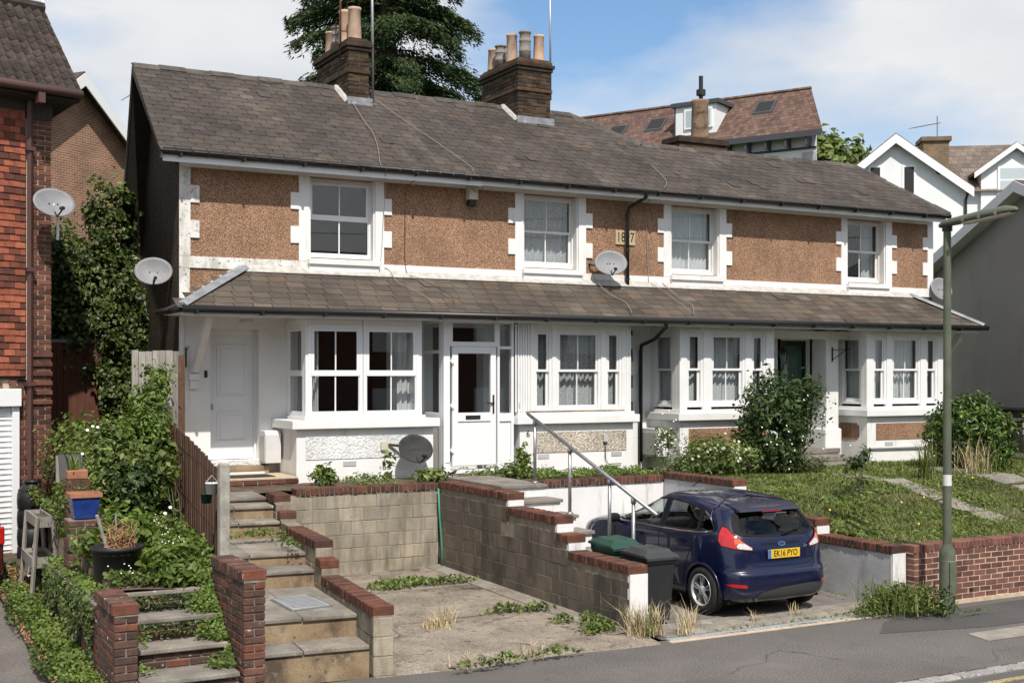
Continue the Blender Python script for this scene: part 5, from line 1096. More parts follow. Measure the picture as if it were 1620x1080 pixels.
for uu, zz in ((-2.2, 15.6), (-8.0, 15.35), (-10.2, 15.2)):
    v0 = -1.75 + (zz - 14.3) / .944
    sk_ = obj('skylight', G().add([(uu, v0, zz + .1), (uu + 1.0, v0, zz + .1), (uu + 1.0, v0 + .75, zz + .80), (uu, v0 + .75, zz + .80), (uu, v0, zz - .1), (uu + 1., v0, zz - .1), (uu + 1., v0 + .75, zz + .6), (uu, v0 + .75, zz + .6)], [(0, 1, 2, 3), (4, 5, 1, 0), (5, 6, 2, 1), (7, 4, 0, 3)]), 'far_trim', fA)
    obj('skylight_pane', G().add([(uu + .1, v0 + .07, zz + .18), (uu + .9, v0 + .07, zz + .18), (uu + .9, v0 + .68, zz + .75), (uu + .1, v0 + .68, zz + .75)], [(0, 1, 2, 3)]), 'ink', sk_)
# rear chimney of the cottages with its pot
ch2 = thing('rear_chimney', 'old clay pot on a low brick stack behind the right cottages ridge', 'chimney', base=(13, 4, 7))
obj('stack', G().box(12.15, 13.5, 3.3, 3.9, 6.2, 8.35), 'soot_brick', ch2, bev=.02); obj('cap', G().box(12.1, 13.55, 3.25, 3.95, 8.35, 8.5), 'soot_brick', ch2, bev=.02)
obj('pot', G().lathe([(.23, 0), (.21, .1), (.19, .85), (.21, .9), (.2, .95), (.15, .95)], (12.95, 3.6, 8.48), 16), mk('old_dark_pot', [(.3, (.15, .095, .06)), (.7, (.30, .20, .135))], 5, rough=.9, fine=.2, stain=[(6, .52, .66, (.06, .045, .035), None)]), ch2, smooth=True)
obj('cowl', G().tube([(12.98, 3.6, 9.4), (12.98, 3.6, 10.0)], .05, 8).tube([(12.98, 3.6, 9.55), (12.98, 3.6, 9.68)], .11, 8), 'iron', ch2)
# ================================================================== white gabled house, right
fB = thing('white_gabled_house', 'white painted gable with two narrow windows behind the right end of the terrace', 'house', loc=(36.2, 20.3, 0), rz=R(-36))
gable_house(fB, -2.1, 3.0, .0, 11.7, 11.2, 13.4, 8, 'far_white', 'far_tile2', 'upvc', .35, .3)
for uu in (-.82, .62):
    w_ = obj('window', G().box(uu - .30, uu + .30, -.03, -.002, 10.85, 12.2), 'upvc', fB); obj('pane', G().box(uu - .2, uu + .2, -.05, -.032, 10.95, 12.1), 'ink', w_); obj('sill', G().box(uu - .36, uu + .36, -.1, -.002, 10.76, 10.84), 'upvc', w_)
obj('downpipe', G().tube([(3.15, -.3, 11.2), (3.0, -.08, 10.6), (3.0, -.08, 0)], .06, 6), 'iron', fB)
obj('vent', G().lathe([(.16, 0), (.16, .02)], (0, 0, 0), 10), 'pvc_brown', fB).matrix_local = Matrix.Translation((1.9, -.02, 11.9)) @ Matrix.Rotation(R(90), 4, 'X')
cb = obj('chimney', G().box(1.8, 2.95, 3.0, 4.3, 9, 13.75), 'chimney_brick', fB); obj('chimney_cap', G().box(1.7, 3.05, 2.9, 4.4, 13.75, 13.95), 'chimney_brick', cb)
obj('wing_wall', G().box(3.05, 14, 1.5, 8, 0, 11.4), 'far_white', fB)
obj('wing_roof', G().add([(2.2, 1.1, 11.15), (15, 1.1, 11.15), (15, 5, 13.85), (2.2, 5, 13.85), (15, 9, 10.6), (2.2, 9, 10.6)], [(0, 1, 2, 3), (3, 2, 4, 5)]), 'far_tile2', fB)
dB = obj('dormer', G().prism([(3.95, 9.5), (6.85, 9.5), (6.85, 12.1), (5.4, 13.1), (3.95, 12.1)], 'y', 1.25, 5), 'far_white', fB)
for a, b in (((3.6, 11.85), (5.4, 13.15)), ((7.2, 11.85), (5.4, 13.15))):
    obj('dormer_roof', G().prism([a, b, (b[0], b[1] + .14), (a[0], a[1] + .14)], 'y', 1.0, 5), 'far_tile2', dB)
    obj('dormer_barge', G().prism([(a[0], a[1] - .15), (b[0], b[1] - .15), (b[0], b[1] + .1), (a[0], a[1] + .1)], 'y', .94, .998), 'upvc', dB)
obj('dormer_window', G().box(4.65, 6.15, 1.19, 1.248, 11.0, 12.25), 'upvc', dB); obj('dormer_pane', G().box(4.76, 6.04, 1.17, 1.188, 11.1, 11.6), 'glass', dB); obj('dormer_pane', G().box(4.76, 6.04, 1.17, 1.188, 11.68, 12.15), 'glass', dB)
ya = thing('yagi_aerial', 'television aerial above the small brick chimney on the right', 'aerial', base=(38.5, 22.5, 13))
obj('pole', G().tube([(40.35, 21.7, 13.6), (40.35, 21.7, 15.0)], .03, 6), 'galv', ya); obj('boom', G().tube([(39.2, 22.15, 14.42), (40.5, 21.65, 14.7)], .025, 5), 'galv', ya)
for k in range(11): obj('element', G().tube([(39.25 + .11 * k, 21.9 - .04 * k, 14.43 + .024 * k), (39.25 + .11 * k, 22.4 - .04 * k, 14.43 + .024 * k)], .014, 4), 'galv', ya)
# ================================================================== grey rendered neighbour, right
fC = thing('grey_rendered_house', 'tall shaded grey gable end with white bargeboard at the right edge', 'house', loc=(19.5, 0, 0), rz=-math.atan(.28))
apy, apz, ey, ez = .25, 7.6, 5.2, 5.57; fy = 2 * apy - ey
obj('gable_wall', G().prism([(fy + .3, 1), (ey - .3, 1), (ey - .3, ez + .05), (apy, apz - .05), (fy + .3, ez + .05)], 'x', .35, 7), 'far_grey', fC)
obj('roof', G().add([(0, apy, apz + .02), (8, apy, apz + .02), (8, ey + .2, ez - .08), (0, ey + .2, ez - .08), (8, fy - .2, ez - .08), (0, fy - .2, ez - .08)], [(0, 1, 2, 3), (0, 5, 4, 1)]), 'slate', fC).modifiers.new('t', 'SOLIDIFY').thickness = .08
for a, b in (((ey + .2, ez - .1), (apy, apz)), ((fy - .2, ez - .1), (apy, apz))):
    obj('bargeboard', G().prism([(a[0], a[1] - .26), (b[0], b[1] - .26), (b[0], b[1]), (a[0], a[1])], 'x', -.03, .0), 'white', fC)
    obj('verge_soffit', G().prism([(a[0], a[1] - .24), (b[0], b[1] - .24), (b[0], b[1] - .21), (a[0], a[1] - .21)], 'x', .002, .35), 'white', fC)
# dark fence and bench on the right
df = thing('dark_fence', 'dark timber fence along the foot of the grey gable', 'fence', base=(18.8, 0, 1.3))
y = -4.6
while y < 3: obj('board', G().box(18.9, 18.93, y, y + .14, 1.2, 2.25), 'wood_dark', df); y += .15
obj('cap_rail', G().box(18.86, 18.97, -4.6, 3, 2.25, 2.31), 'wood_dark', df); obj('rail', G().box(18.86, 18.9, -4.6, 3, 2.0, 2.06), 'wood_grey', df)
bn_ = thing('garden_bench', 'weathered slatted garden bench with blue cloth by the dark fence', 'bench', base=(17.4, -2.3, 1.27))
for k in range(4): obj('slat', G().box(16.75, 18.6, -2.75 + k * .11, -2.66 + k * .11, 1.68, 1.71), 'wood_grey', bn_)
for k in range(2): obj('back_slat', G().box(16.75, 18.6, -2.3, -2.27, 1.82 + k * .14, 1.92 + k * .14), 'wood_grey', bn_)
for xx in (16.8, 18.5):
    for yy in (-2.72, -2.33): obj('leg', G().box(xx, xx + .06, yy, yy + .06, 1.24, 1.68 if yy < -2.5 else 2.08), 'wood_grey', bn_)
setp(obj('blue_cloth', G().box(17.4, 18.2, -2.80, -2.35, 1.712, 1.74).box(17.4, 18.2, -2.82, -2.803, 1.4, 1.74), 'pot_blue', bev=.01), 'blue cloth hanging over the end of the garden bench', 'cloth')
# overhead wires
for lab, a, b in (('thin black wire crossing in front of the white gable on the right', (6, -14, 7.4), (34, 14, 7.6)), ('second thin black wire on the right below the first', (6, -14.3, 7.1), (34, 13, 6.6))):
    pts = [(a[0] + (b[0] - a[0]) * t, a[1] + (b[1] - a[1]) * t, a[2] + (b[2] - a[2]) * t - .9 * t * (1 - t) * 2) for t in np.linspace(0, 1, 17)]
    setp(obj('overhead_wire', G().tube(pts, .009, 5), 'iron'), lab, 'wire')
# house across the road, seen only in the window glass
oh = thing('opposite_house', 'brick house across the road reflected in the window panes', 'house', base=(14, -34, 0))
obj('wall', G().box(-12, 40, -42, -33, 0, 6), 'brick', oh); obj('roof', G().prism([(-43, 6), (-32, 6), (-37.5, 9)], 'x', -12.5, 40.5), 'tile_brown', oh)
for k in range(10):
    for z in (1, 4): obj('window', G().box(-9 + 5 * k, -7.4 + 5 * k, -33, -32.95, z, z + 1.4), 'upvc', oh)
# ================================================================== the blue hatchback
def car_paint():
    m, n, l, b, out = nodes('dark_blue_car_paint')
    b.inputs['Base Color'].default_value = (.0012, .0038, .031, 1); b.inputs['Metallic'].default_value = .15; b.inputs['Roughness'].default_value = .32
    b.inputs['Coat Weight'].default_value = .7; b.inputs['Coat Roughness'].default_value = .03
    g = n.new('ShaderNodeNewGeometry'); f = noise(n, l, g.outputs['Position'], 5, 5); r = ramp(n, [(.35, g3(.26)), (.75, g3(.42))]); l.new(f, r.inputs[0]); l.new(r.outputs[0], b.inputs['Roughness'])
    return m
MT['paint'] = car_paint()
MT['trim'] = mk('car_black_trim', [(0, (.010, .010, .011)), (1, (.015, .015, .016))], 5, rough=.7, spec=.15)
MT['trim_grey'] = mk('car_grey_plastic', [(0, (.04, .04, .042)), (1, (.055, .055, .057))], 30, rough=.6)
MT['tyre'] = mk('tyre_rubber', [(.3, (.014, .014, .014)), (.7, (.028, .027, .026))], 20, rough=.85)
MT['alloy'] = mk('alloy_wheel', [(0, (.55, .55, .56)), (1, (.65, .65, .66))], 9, rough=.3, metal=.45)
MT['chrome'] = mk('chrome', [(0, (.62, .62, .63)), (1, (.7, .7, .71))], 3, rough=.12, metal=1)
MT['lamp_red'] = mk('red_lamp_lens', [(0, (.38, .006, .008)), (1, (.46, .01, .012))], 9, rough=.12, coat=1)
MT['lamp_clear'] = mk('clear_lamp_lens', [(.3, (.45, .42, .41)), (.7, (.66, .64, .63))], 30, rough=.15, coat=1)
MT['lamp_amber'] = mk('amber_lamp_lens', [(0, (.60, .10, .04)), (1, (.66, .14, .05))], 9, rough=.15, coat=1)
MT['plate_yellow'] = mk('yellow_number_plate', [(0, (.66, .42, .02)), (1, (.70, .46, .03))], 3, rough=.35)
MT['plate_blue'] = mk('plate_blue_band', [(0, (.03, .14, .42)), (1, (.035, .16, .46))], 3, rough=.4)
MT['badge_blue'] = mk('badge_blue', [(0, (.01, .03, .14)), (1, (.012, .035, .16))], 3, rough=.2)
MT['seat'] = mk('seat_cloth', [(0, (.02, .02, .022)), (1, (.03, .03, .032))], 9, rough=.9)
car = thing('parked_car', 'dark blue hatchback parked nose to the house on the paved driveway', 'car', loc=(5.74, -7.72, .03), rz=R(.5))
#        z rear, z front, rear y, front y, half width, rear corner, front corner, roof bulge
LEV = [(.20, .20, .12, 3.86, .77, .26, .3, 0), (.27, .26, .04, 3.93, .825, .28, .4, 0), (.40, .40, .00, 3.97, .850, .32, .5, 0), (.545, .55, .005, 3.965, .860, .34, .55, 0),
       (.60, .62, .045, 3.94, .862, .33, .55, 0), (.70, .72, .075, 3.90, .862, .30, .6, 0), (.84, .86, .10, 3.82, .858, .30, .6, 0), (.97, .95, .135, 3.58, .848, .30, .6, 0),
       (1.03, .985, .165, 3.22, .825, .28, .5, 0), (1.075, 1.005, .20, 2.95, .795, .25, .4, 0), (1.20, 1.14, .285, 2.55, .735, .24, .35, 0), (1.295, 1.30, .365, 2.20, .672, .22, .35, .015),
       (1.33, 1.40, .38, 2.00, .625, .22, .3, .035), (1.355, 1.44, .42, 1.88, .555, .20, .3, .04), (1.385, 1.452, .60, 1.72, .40, .2, .25, .043), (1.41, 1.455, .85, 1.5, .2, .1, .1, .045)]
def catmull(rows, m):
    rows = np.array(rows, float); out = []
    for i in range(len(rows) - 1):
        p0, p1, p2, p3 = rows[max(i - 1, 0)], rows[i], rows[i + 1], rows[min(i + 2, len(rows) - 1)]
        for k in range(m):
            t = k / m; out.append(.5 * (2 * p1 + (p2 - p0) * t + (2 * p0 - 5 * p1 + 4 * p2 - p3) * t * t + (3 * p1 - p0 - 3 * p2 + p3) * t ** 3))
    out.append(rows[-1]); return out
LV2 = catmull(LEV, 5)
def half_outline(lv):
    zr, zf, r, f, w, cr_, cf, bulge = lv; pts = []
    cr_ = min(cr_, w * .9); cf = min(cf, w * .95)
    for i in range(14): pts.append(((w - cr_) * i / 14, r))
    for i in range(14): t = math.pi / 2 * i / 14; pts.append((w - cr_ + cr_ * math.sin(t), r + cr_ * .8 * (1 - math.cos(t))))
    y0, y1 = r + cr_ * .8, f - cf * .8
    for i in range(60): pts.append((w, y0 + (y1 - y0) * i / 60))
    for i in range(16): t = math.pi / 2 * i / 16; pts.append((w - cf + cf * math.cos(t), y1 + cf * .8 * math.sin(t)))
    for i in range(13): pts.append(((w - cf) * (1 - i / 12), f))
    o = []
    for x, y in pts:
        t = min(1, max(0, (y - r) / (f - r))); y2 = y + (.05 * (x / w) ** 2 if t < .15 else 0) - (.10 * (x / w) ** 2 if t > .85 else 0)
        bar = 1 - (.075 if t < .45 else .045) * ((t - .45) / .5) ** 2
        o.append((x * bar, y2, zr + (zf - zr) * t + bulge * math.sin(math.pi * t)))
    return o
rings = []
for lv in LV2:
    h = half_outline(lv); rings.append([(-x, y, z) for x, y, z in h] + [(x, y, z) for x, y, z in h[::-1]][1:-1])
nR = len(rings[0]); bv = [p for ring in rings for p in ring]
bfaces = [(j * nR + i, j * nR + (i + 1) % nR, (j + 1) * nR + (i + 1) % nR, (j + 1) * nR + i) for j in range(len(rings) - 1) for i in range(nR)]
cap = tuple((len(rings) - 1) * nR + i for i in range(nR))
BV = BVHTree.FromPolygons([Vector(p) for p in bv], bfaces + [cap])
def inpoly(x, y, poly):
    c = False
    for i in range(len(poly)):
        (x1, y1), (x2, y2) = poly[i], poly[i - 1]
        if (y1 > y) != (y2 > y) and x < (x2 - x1) * (y - y1) / (y2 - y1) + x1: c = not c
    return c
SW = {'front_side_window': [(2.78, 1.02), (2.36, 1.20), (2.0, 1.33), (1.77, 1.37), (1.62, 1.38), (1.60, 1.02)], 'rear_side_window': [(1.52, 1.022), (1.54, 1.378), (1.20, 1.362), (.97, 1.33), (.83, 1.285), (.80, 1.045)],
      'quarter_window': [(.755, 1.048), (.79, 1.268), (.66, 1.215), (.52, 1.12), (.50, 1.078)]}
RW = [(-.53, 1.28), (.53, 1.28), (.60, 1.17), (.63, 1.07), (.58, 1.03), (.3, 1.008), (0, 1.0), (-.3, 1.008), (-.58, 1.03), (-.63, 1.07), (-.60, 1.17)]
WS = [(-.60, 1.355), (.60, 1.355), (.70, 1.05), (.4, 1.02), (0, 1.012), (-.4, 1.02), (-.70, 1.05)]
WHEELS = [(.66, .305), (3.15, .305)]
keep = []
for f in bfaces:
    c = sum((Vector(bv[i]) for i in f), Vector()) / 4; n_ = (Vector(bv[f[1]]) - Vector(bv[f[0]])).cross(Vector(bv[f[3]]) - Vector(bv[f[0]]))
    if n_.length > 0: n_.normalize()
    cut = False
    if abs(n_.x) > .5 and any(inpoly(c.y, c.z, p) for p in SW.values()): cut = True
    if c.y < .5 and abs(n_.y) > .4 and inpoly(c.x, c.z, RW): cut = True
    if c.y > 1.8 and inpoly(c.x, c.z, WS) and n_.y * (1 if n_.z > 0 else -1) > .25 and abs(n_.x) < .75: cut = True
    if abs(c.x) > .45 and any((c.y - y) ** 2 + (c.z - z) ** 2 < .335 ** 2 for y, z in WHEELS): cut = True
    if not cut: keep.append(f)
me = bpy.data.meshes.new('body'); me.from_pydata(bv, [], keep + [cap]); me.update()
bm = bmesh.new(); bm.from_mesh(me); bmesh.ops.delete(bm, geom=[v for v in bm.verts if not v.link_faces], context='VERTS'); bmesh.ops.recalc_face_normals(bm, faces=bm.faces); bm.to_mesh(me); bm.free()
obj('body', me, 'paint', car, smooth=True)
def dens(poly, step=.02):
    o = []
    for i in range(len(poly)):
        a, b = Vector(poly[i]), Vector(poly[(i + 1) % len(poly)]); k = max(1, int((b - a).length / step)); o += [a + (b - a) * j / k for j in range(k)]
    return o
def patch(name, poly, mapf, direc, off, mat, scales, par=car, cen=None, smooth=True):
    """polygon laid on the body: each ring point is shot along direc on to the shell"""
    P_ = dens(poly); c = Vector(cen) if cen else sum(P_, Vector((0, 0))) / len(P_); d = Vector(direc).normalized(); vs = []
    for s in scales:
        for p in P_:
            q = c + (p - c) * s; o = Vector(mapf(q.x, q.y)); hit = BV.ray_cast(o, d)
            if hit[0] is None: hit = BV.find_nearest(o + d * 1.0)
            nn = hit[1]; nn = -nn if nn.dot(d) > 0 else nn
            vs.append(hit[0] + nn * off)
    n = len(P_); fs = [(k * n + i, k * n + (i + 1) % n, (k + 1) * n + (i + 1) % n, (k + 1) * n + i) for k in range(len(scales) - 1) for i in range(n)]
    if scales[-1] < .35: fs.append(tuple((len(scales) - 1) * n + i for i in range(n)))
    m_ = bpy.data.meshes.new(name); m_.from_pydata(vs, [], fs); m_.update(); return obj(name, m_, mat, par, smooth=smooth)
FULL = [1.0, .85, .6, .3]
for sgn in (-1, 1):
    mf = lambda y, z, s=sgn: (s * 3, y, z)
    for nm, poly in SW.items():
        p = patch(nm, poly, mf, (-sgn, 0, 0), .003, 'car_glass' if nm[0] == 'f' else 'car_glass_dark', [.985] + FULL[1:]); patch('window_seal', poly, mf, (-sgn, 0, 0), .006, 'trim', [1.06, .93], p)
    patch('chrome_strip', [(2.72, .968), (1.6, .978), (.75, 1.012), (.49, 1.055), (.50, 1.070), (.75, 1.028), (1.6, .994), (2.72, .982)], mf, (-sgn, 0, 0), .010, 'chrome', [1, .999, .998]) if 0 else None
    for k, (a, b) in enumerate(zip([(2.82, 1.002), (2.2, 1.003), (1.6, 1.004), (1.1, 1.012), (.76, 1.026), (.50, 1.060), (.50, 1.075), (.64, 1.222)], [(2.2, 1.003), (1.6, 1.004), (1.1, 1.012), (.76, 1.026), (.50, 1.060), (.48, 1.075), (.66, 1.24), (.78, 1.285)])):
        if k == 6: a, b = (.50, 1.09), (.655, 1.235)
        if k == 5: continue
        d = Vector((b[0] - a[0], b[1] - a[1])).normalized(); w = Vector((-d.y, d.x)) * .008
        patch('chrome_strip', [(a[0] + w.x, a[1] + w.y), (b[0] + w.x, b[1] + w.y), (b[0] - w.x, b[1] - w.y), (a[0] - w.x, a[1] - w.y)], mf, (-sgn, 0, 0), .009, 'chrome', [1, .5, .2])
    def seam(pts, name='door_seam'):
        for a, b in zip(pts, pts[1:]):
            d = Vector((b[0] - a[0], b[1] - a[1])).normalized(); w = Vector((-d.y, d.x)) * .004
            patch(name, [(a[0] + w.x, a[1] + w.y), (b[0] + w.x, b[1] + w.y), (b[0] - w.x, b[1] - w.y), (a[0] - w.x, a[1] - w.y)], mf, (-sgn, 0, 0), .0035, 'trim', [1, .5, .2])
    seam([(1.56, .98), (1.57, .30)]); seam([(.76, 1.0), (.93, .72), (1.02, .50), (1.05, .30)]); seam([(2.62, .92), (2.66, .30)]); seam([(1.05, .30), (2.66, .30)])
    seam([(.10, .60), (.35, .60)], 'bumper_seam')
    for y in (1.02, 1.95): patch('door_handle', [(y, .865), (y + .17, .865), (y + .17, .90), (y, .90)], mf, (-sgn, 0, 0), .028, 'paint', [1, .9, .2])
    patch('fuel_flap', [(.42, .78), (.56, .78), (.56, .91), (.42, .91)], mf, (-sgn, 0, 0), .003, 'paint', FULL) if sgn > 0 else None
    g = G().lathe([(.0, 0), (.05, .0), (.075, .03), (.08, .08), (.05, .12), (0, .13)], (0, 0, 0), 12); m_ = obj('wing_mirror', g, 'trim', car, smooth=True); m_.location = (sgn * .91, 2.55, .985); m_.scale = (1.25, .75, .95)
    obj('mirror_arm', G().tube([(sgn * .80, 2.58, 1.0), (sgn * .92, 2.55, 1.02)], .025, 8), 'trim', car)
    # tail lamps wrap the corner: shot in diagonally
    ax = Vector((.78 * sgn, .62, 0)); dd_ = Vector((-.62 * sgn, .78, 0))
    def mp_(s, z, ax=ax, dd_=dd_, sgn=sgn): p = Vector((sgn * .76, .22, z)) + ax * s - dd_ * 1.2; return p
    lp = [(-.30, .84), (-.305, .875), (-.17, .96), (-.05, 1.05), (.025, 1.12), (.075, 1.13), (.115, 1.05), (.125, .96), (.09, .905), (-.10, .865)]
    L_ = patch('tail_lamp', lp, mp_, dd_, .010, 'lamp_red', FULL, cen=(-.02, .96))
    patch('reversing_lens', [(-.285, .850), (-.285, .873), (-.19, .935), (-.125, .935), (-.10, .90), (-.12, .872)], mp_, dd_, .015, 'lamp_clear', FULL, L_)
    patch('indicator_lens', [(-.185, .938), (-.13, .99), (-.065, .985), (-.08, .915), (-.125, .937)], mp_, dd_, .0155, 'lamp_amber', FULL, L_)
    patch('lens_edge', lp, mp_, dd_, .0125, 'trim', [1.05, .97], L_, cen=(-.02, .96))
    patch('rear_reflector', [(-.235 * 1, .395), (-.06, .405), (.04, .435), (-.06, .445), (-.23, .435)], mp_, dd_, .006, 'lamp_red', FULL)
    for wy, wz in WHEELS:
        wx = sgn * .755
        w_ = obj('wheel', G().tube([(wx + sgn * .095, wy, wz), (wx + sgn * .10, wy, wz)], .03, 12), 'alloy', car)
        def spin(prof, n=36):
            g = G(); vs = [(wx + sgn * h, wy + r * math.cos(2 * math.pi * k / n), wz + r * math.sin(2 * math.pi * k / n)) for r, h in prof for k in range(n)]
            return g.add(vs, [(i * n + k, i * n + (k + 1) % n, (i + 1) * n + (k + 1) % n, (i + 1) * n + k) for i in range(len(prof) - 1) for k in range(n)])
        obj('tyre', spin([(.195, -.09), (.27, -.10), (.298, -.075), (.302, 0), (.298, .075), (.275, .098), (.235, .104), (.205, .096), (.198, .08)]), 'tyre', w_, smooth=True)
        obj('rim', spin([(.20, .092), (.205, .100), (.195, .102), (.185, .09), (.178, .03), (.17, -.05)]), 'alloy', w_, smooth=True)
        obj('brake_disc', spin([(.0, -.01), (.14, -.01), (.14, .005), (0, .005)], 24), 'trim_grey', w_)
        obj('wheel_back', spin([(.0, -.055), (.18, -.055)], 24), 'trim', w_)
        for k in range(5):
            for s2 in (-1, 1):
                a = 2 * math.pi * k / 5 + .3 + s2 * .16; r0, r1 = .045, .186; wd0, wd1 = .010, .012
                def pt(r, t, h): return (wx + sgn * h, wy + r * math.cos(a) - t * math.sin(a), wz + r * math.sin(a) + t * math.cos(a))
                vs = [pt(r0, -wd0, .088), pt(r0, wd0, .088), pt(r1, wd1, .078), pt(r1, -wd1, .078), pt(r0, -wd0, .06), pt(r0, wd0, .06), pt(r1, wd1, .04), pt(r1, -wd1, .04)]
                obj('spoke', G().add(vs, [(0, 1, 2, 3), (0, 4, 5, 1), (1, 5, 6, 2), (2, 6, 7, 3), (3, 7, 4, 0)]), 'alloy', w_)
        obj('hub', spin([(.0, .094), (.03, .094), (.055, .086), (.062, .07)], 16), 'alloy', w_, smooth=True); obj('hub_cap', spin([(.0, .098), (.02, .098), (.022, .09)], 12), 'trim', w_)
        pts = []
        for k in range(25):
            t = math.pi * (k / 24) * 1.16 - .25; y_, z_ = wy + .338 * math.cos(t), wz + .338 * math.sin(t)
            if z_ < .2: continue
            h = BV.ray_cast(Vector((sgn * 3, y_, z_)), Vector((-sgn, 0, 0)))
            if h[0]: pts.append(h[0] + Vector((sgn * .002, 0, 0)))
        if len(pts) > 3: obj('arch_lip', G().tube(pts, .016, 8), 'paint', car, smooth=True)
        g = G(); n = 20; vs = [(sgn * xx, wy + .345 * math.cos(t), wz + .345 * math.sin(t)) for xx in (.50, .84) for t in np.linspace(-.35, math.pi + .35, n)]
        obj('arch_liner', g.add(vs, [(i, i + 1, n + i + 1, n + i) for i in range(n - 1)]), 'trim', car)
RM = lambda x, z: (x, -2, z)
rwp = patch('rear_window', RW, RM, (0, 1, 0), .004, 'car_glass_dark', FULL); patch('window_border', RW, RM, (0, 1, 0), .007, 'trim', [1.03, .90], rwp)
WM = lambda x, z: (x, 4.5 - (z - .9) * .2, z + .0)
wsp = patch('windscreen', WS, lambda x, z: (x, 6, z), (0, -1, 0), .004, 'car_glass', FULL); patch('window_border', WS, lambda x, z: (x, 6, z), (0, -1, 0), .007, 'trim', [1.02, .93], wsp)
g = G(); g.prism([(.295, 1.305), (.33, 1.330), (.60, 1.395), (.62, 1.36), (.37, 1.29)], 'x', -.51, .51); obj('roof_spoiler', g, 'paint', car, bev=.012)
obj('brake_light', G().box(-.16, .16, .288, .31, 1.294, 1.306), 'lamp_red', car)
obj('rear_wiper', G().tube([(.02, .125, 1.02), (.10, .13, 1.035), (.36, .165, 1.09)], .010, 6), 'trim', car)
def rseam(pts):
    for a, b in zip(pts, pts[1:]):
        d = Vector((b[0] - a[0], b[1] - a[1])).normalized(); w = Vector((-d.y, d.x)) * .004
        patch('tailgate_seam', [(a[0] + w.x, a[1] + w.y), (b[0] + w.x, b[1] + w.y), (b[0] - w.x, b[1] - w.y), (a[0] - w.x, a[1] - w.y)], RM, (0, 1, 0), .0035, 'trim', [1, .5, .2])
rseam([(-.60, .86), (-.50, .68), (-.40, .645), (0, .64), (.40, .645), (.50, .68), (.60, .86)])
patch('boot_handle', [(-.30, .900), (.30, .900), (.33, .925), (-.33, .925)], RM, (0, 1, 0), .004, 'trim', FULL)
patch('bumper_insert', [(-.50, .235), (.50, .235), (.62, .30), (.58, .395), (.4, .405), (-.1, .38), (-.40, .33)], RM, (0, 1, 0), .006, 'trim_grey', FULL)
np_ = obj('number_plate', G().box(-.26, .26, .052, .062, .735, .848), 'plate_yellow', car, bev=.004)
obj('blue_band', G().box(-.259, -.215, .0495, .0525, .737, .846), 'plate_blue', np_)
tm_ = text_mesh('EK16 PYO', .112, .001, 'ink', bold=.0012); piece('lettering', tm_, np_, (.022, .0505, .792), (R(90), 0, 0), (.80, .98, 1))
bd = patch('badge', [(.062 * math.cos(t), .905 + .026 * math.sin(t)) for t in np.linspace(0, 2 * math.pi, 20, endpoint=False)], RM, (0, 1, 0), .014, 'chrome', [1, .8, .3])
patch('badge_face', [(.053 * math.cos(t), .905 + .020 * math.sin(t)) for t in np.linspace(0, 2 * math.pi, 20, endpoint=False)], RM, (0, 1, 0), .016, 'badge_blue', [1, .8, .3], bd)
tb = text_mesh('Ford', .036, .0005, 'chrome'); hb_ = BV.ray_cast(Vector((0, -2, .905)), Vector((0, 1, 0)))[0]; piece('badge_lettering', tb, bd, (0, hb_.y - .0175, .905), (R(90), 0, 0), (1.1, .9, 1))
tz = text_mesh('Zetec', .05, .001, 'chrome'); hz_ = BV.ray_cast(Vector((.42, -2, .86)), Vector((0, 1, 0)))[0]; piece('trim_badge', tz, car, (.42, hz_.y - .006, .86), (R(84), 0, R(6)))
obj('underbody', G().box(-.74, .74, .25, 3.75, .17, .40), 'trim', car)
obj('exhaust', G().tube([(-.45, .06, .24), (-.45, .4, .25)], .028, 10), 'trim_grey', car)
obj('cabin_floor', G().box(-.78, .78, .3, 2.9, .40, .72), 'seat', car)
for sx in (-.37, .37):
    s_ = obj('front_seat', G().prism([(1.35, .75), (1.85, .72), (1.85, .80), (1.45, .84), (1.22, 1.22), (1.10, 1.22), (1.25, .80)], 'x', sx - .22, sx + .22), 'seat', car, bev=.04); obj('headrest', G().box(sx - .12, sx + .12, 1.07, 1.17, 1.21, 1.36), 'seat', s_, bev=.03)
    r_ = obj('rear_seat', G().prism([(.62, .75), (1.05, .72), (1.05, .80), (.78, .84), (.60, 1.08), (.50, 1.08), (.55, .8)], 'x', sx - .30, sx + .30), 'seat', car, bev=.04); obj('headrest', G().box(sx - .10, sx + .10, .50, .57, 1.08, 1.19), 'seat', r_, bev=.02)
obj('dashboard', G().box(-.74, .74, 2.30, 2.75, .72, .97), 'seat', car, bev=.05)
obj('roof_aerial', G().tube([(0, 1.95, 1.48), (-.01, 1.72, 1.60)], .006, 6), 'trim', car)
# sliver of a second car at the left edge of the picture
c2 = thing('dark_red_car', 'rear corner of a dark red car at the left edge of the driveway', 'car', base=(-4.0, -5.2, 0))
MT['paint_red'] = mk('dark_red_paint', [(0, (.06, .008, .008)), (1, (.075, .01, .01))], 3, rough=.25, coat=1)
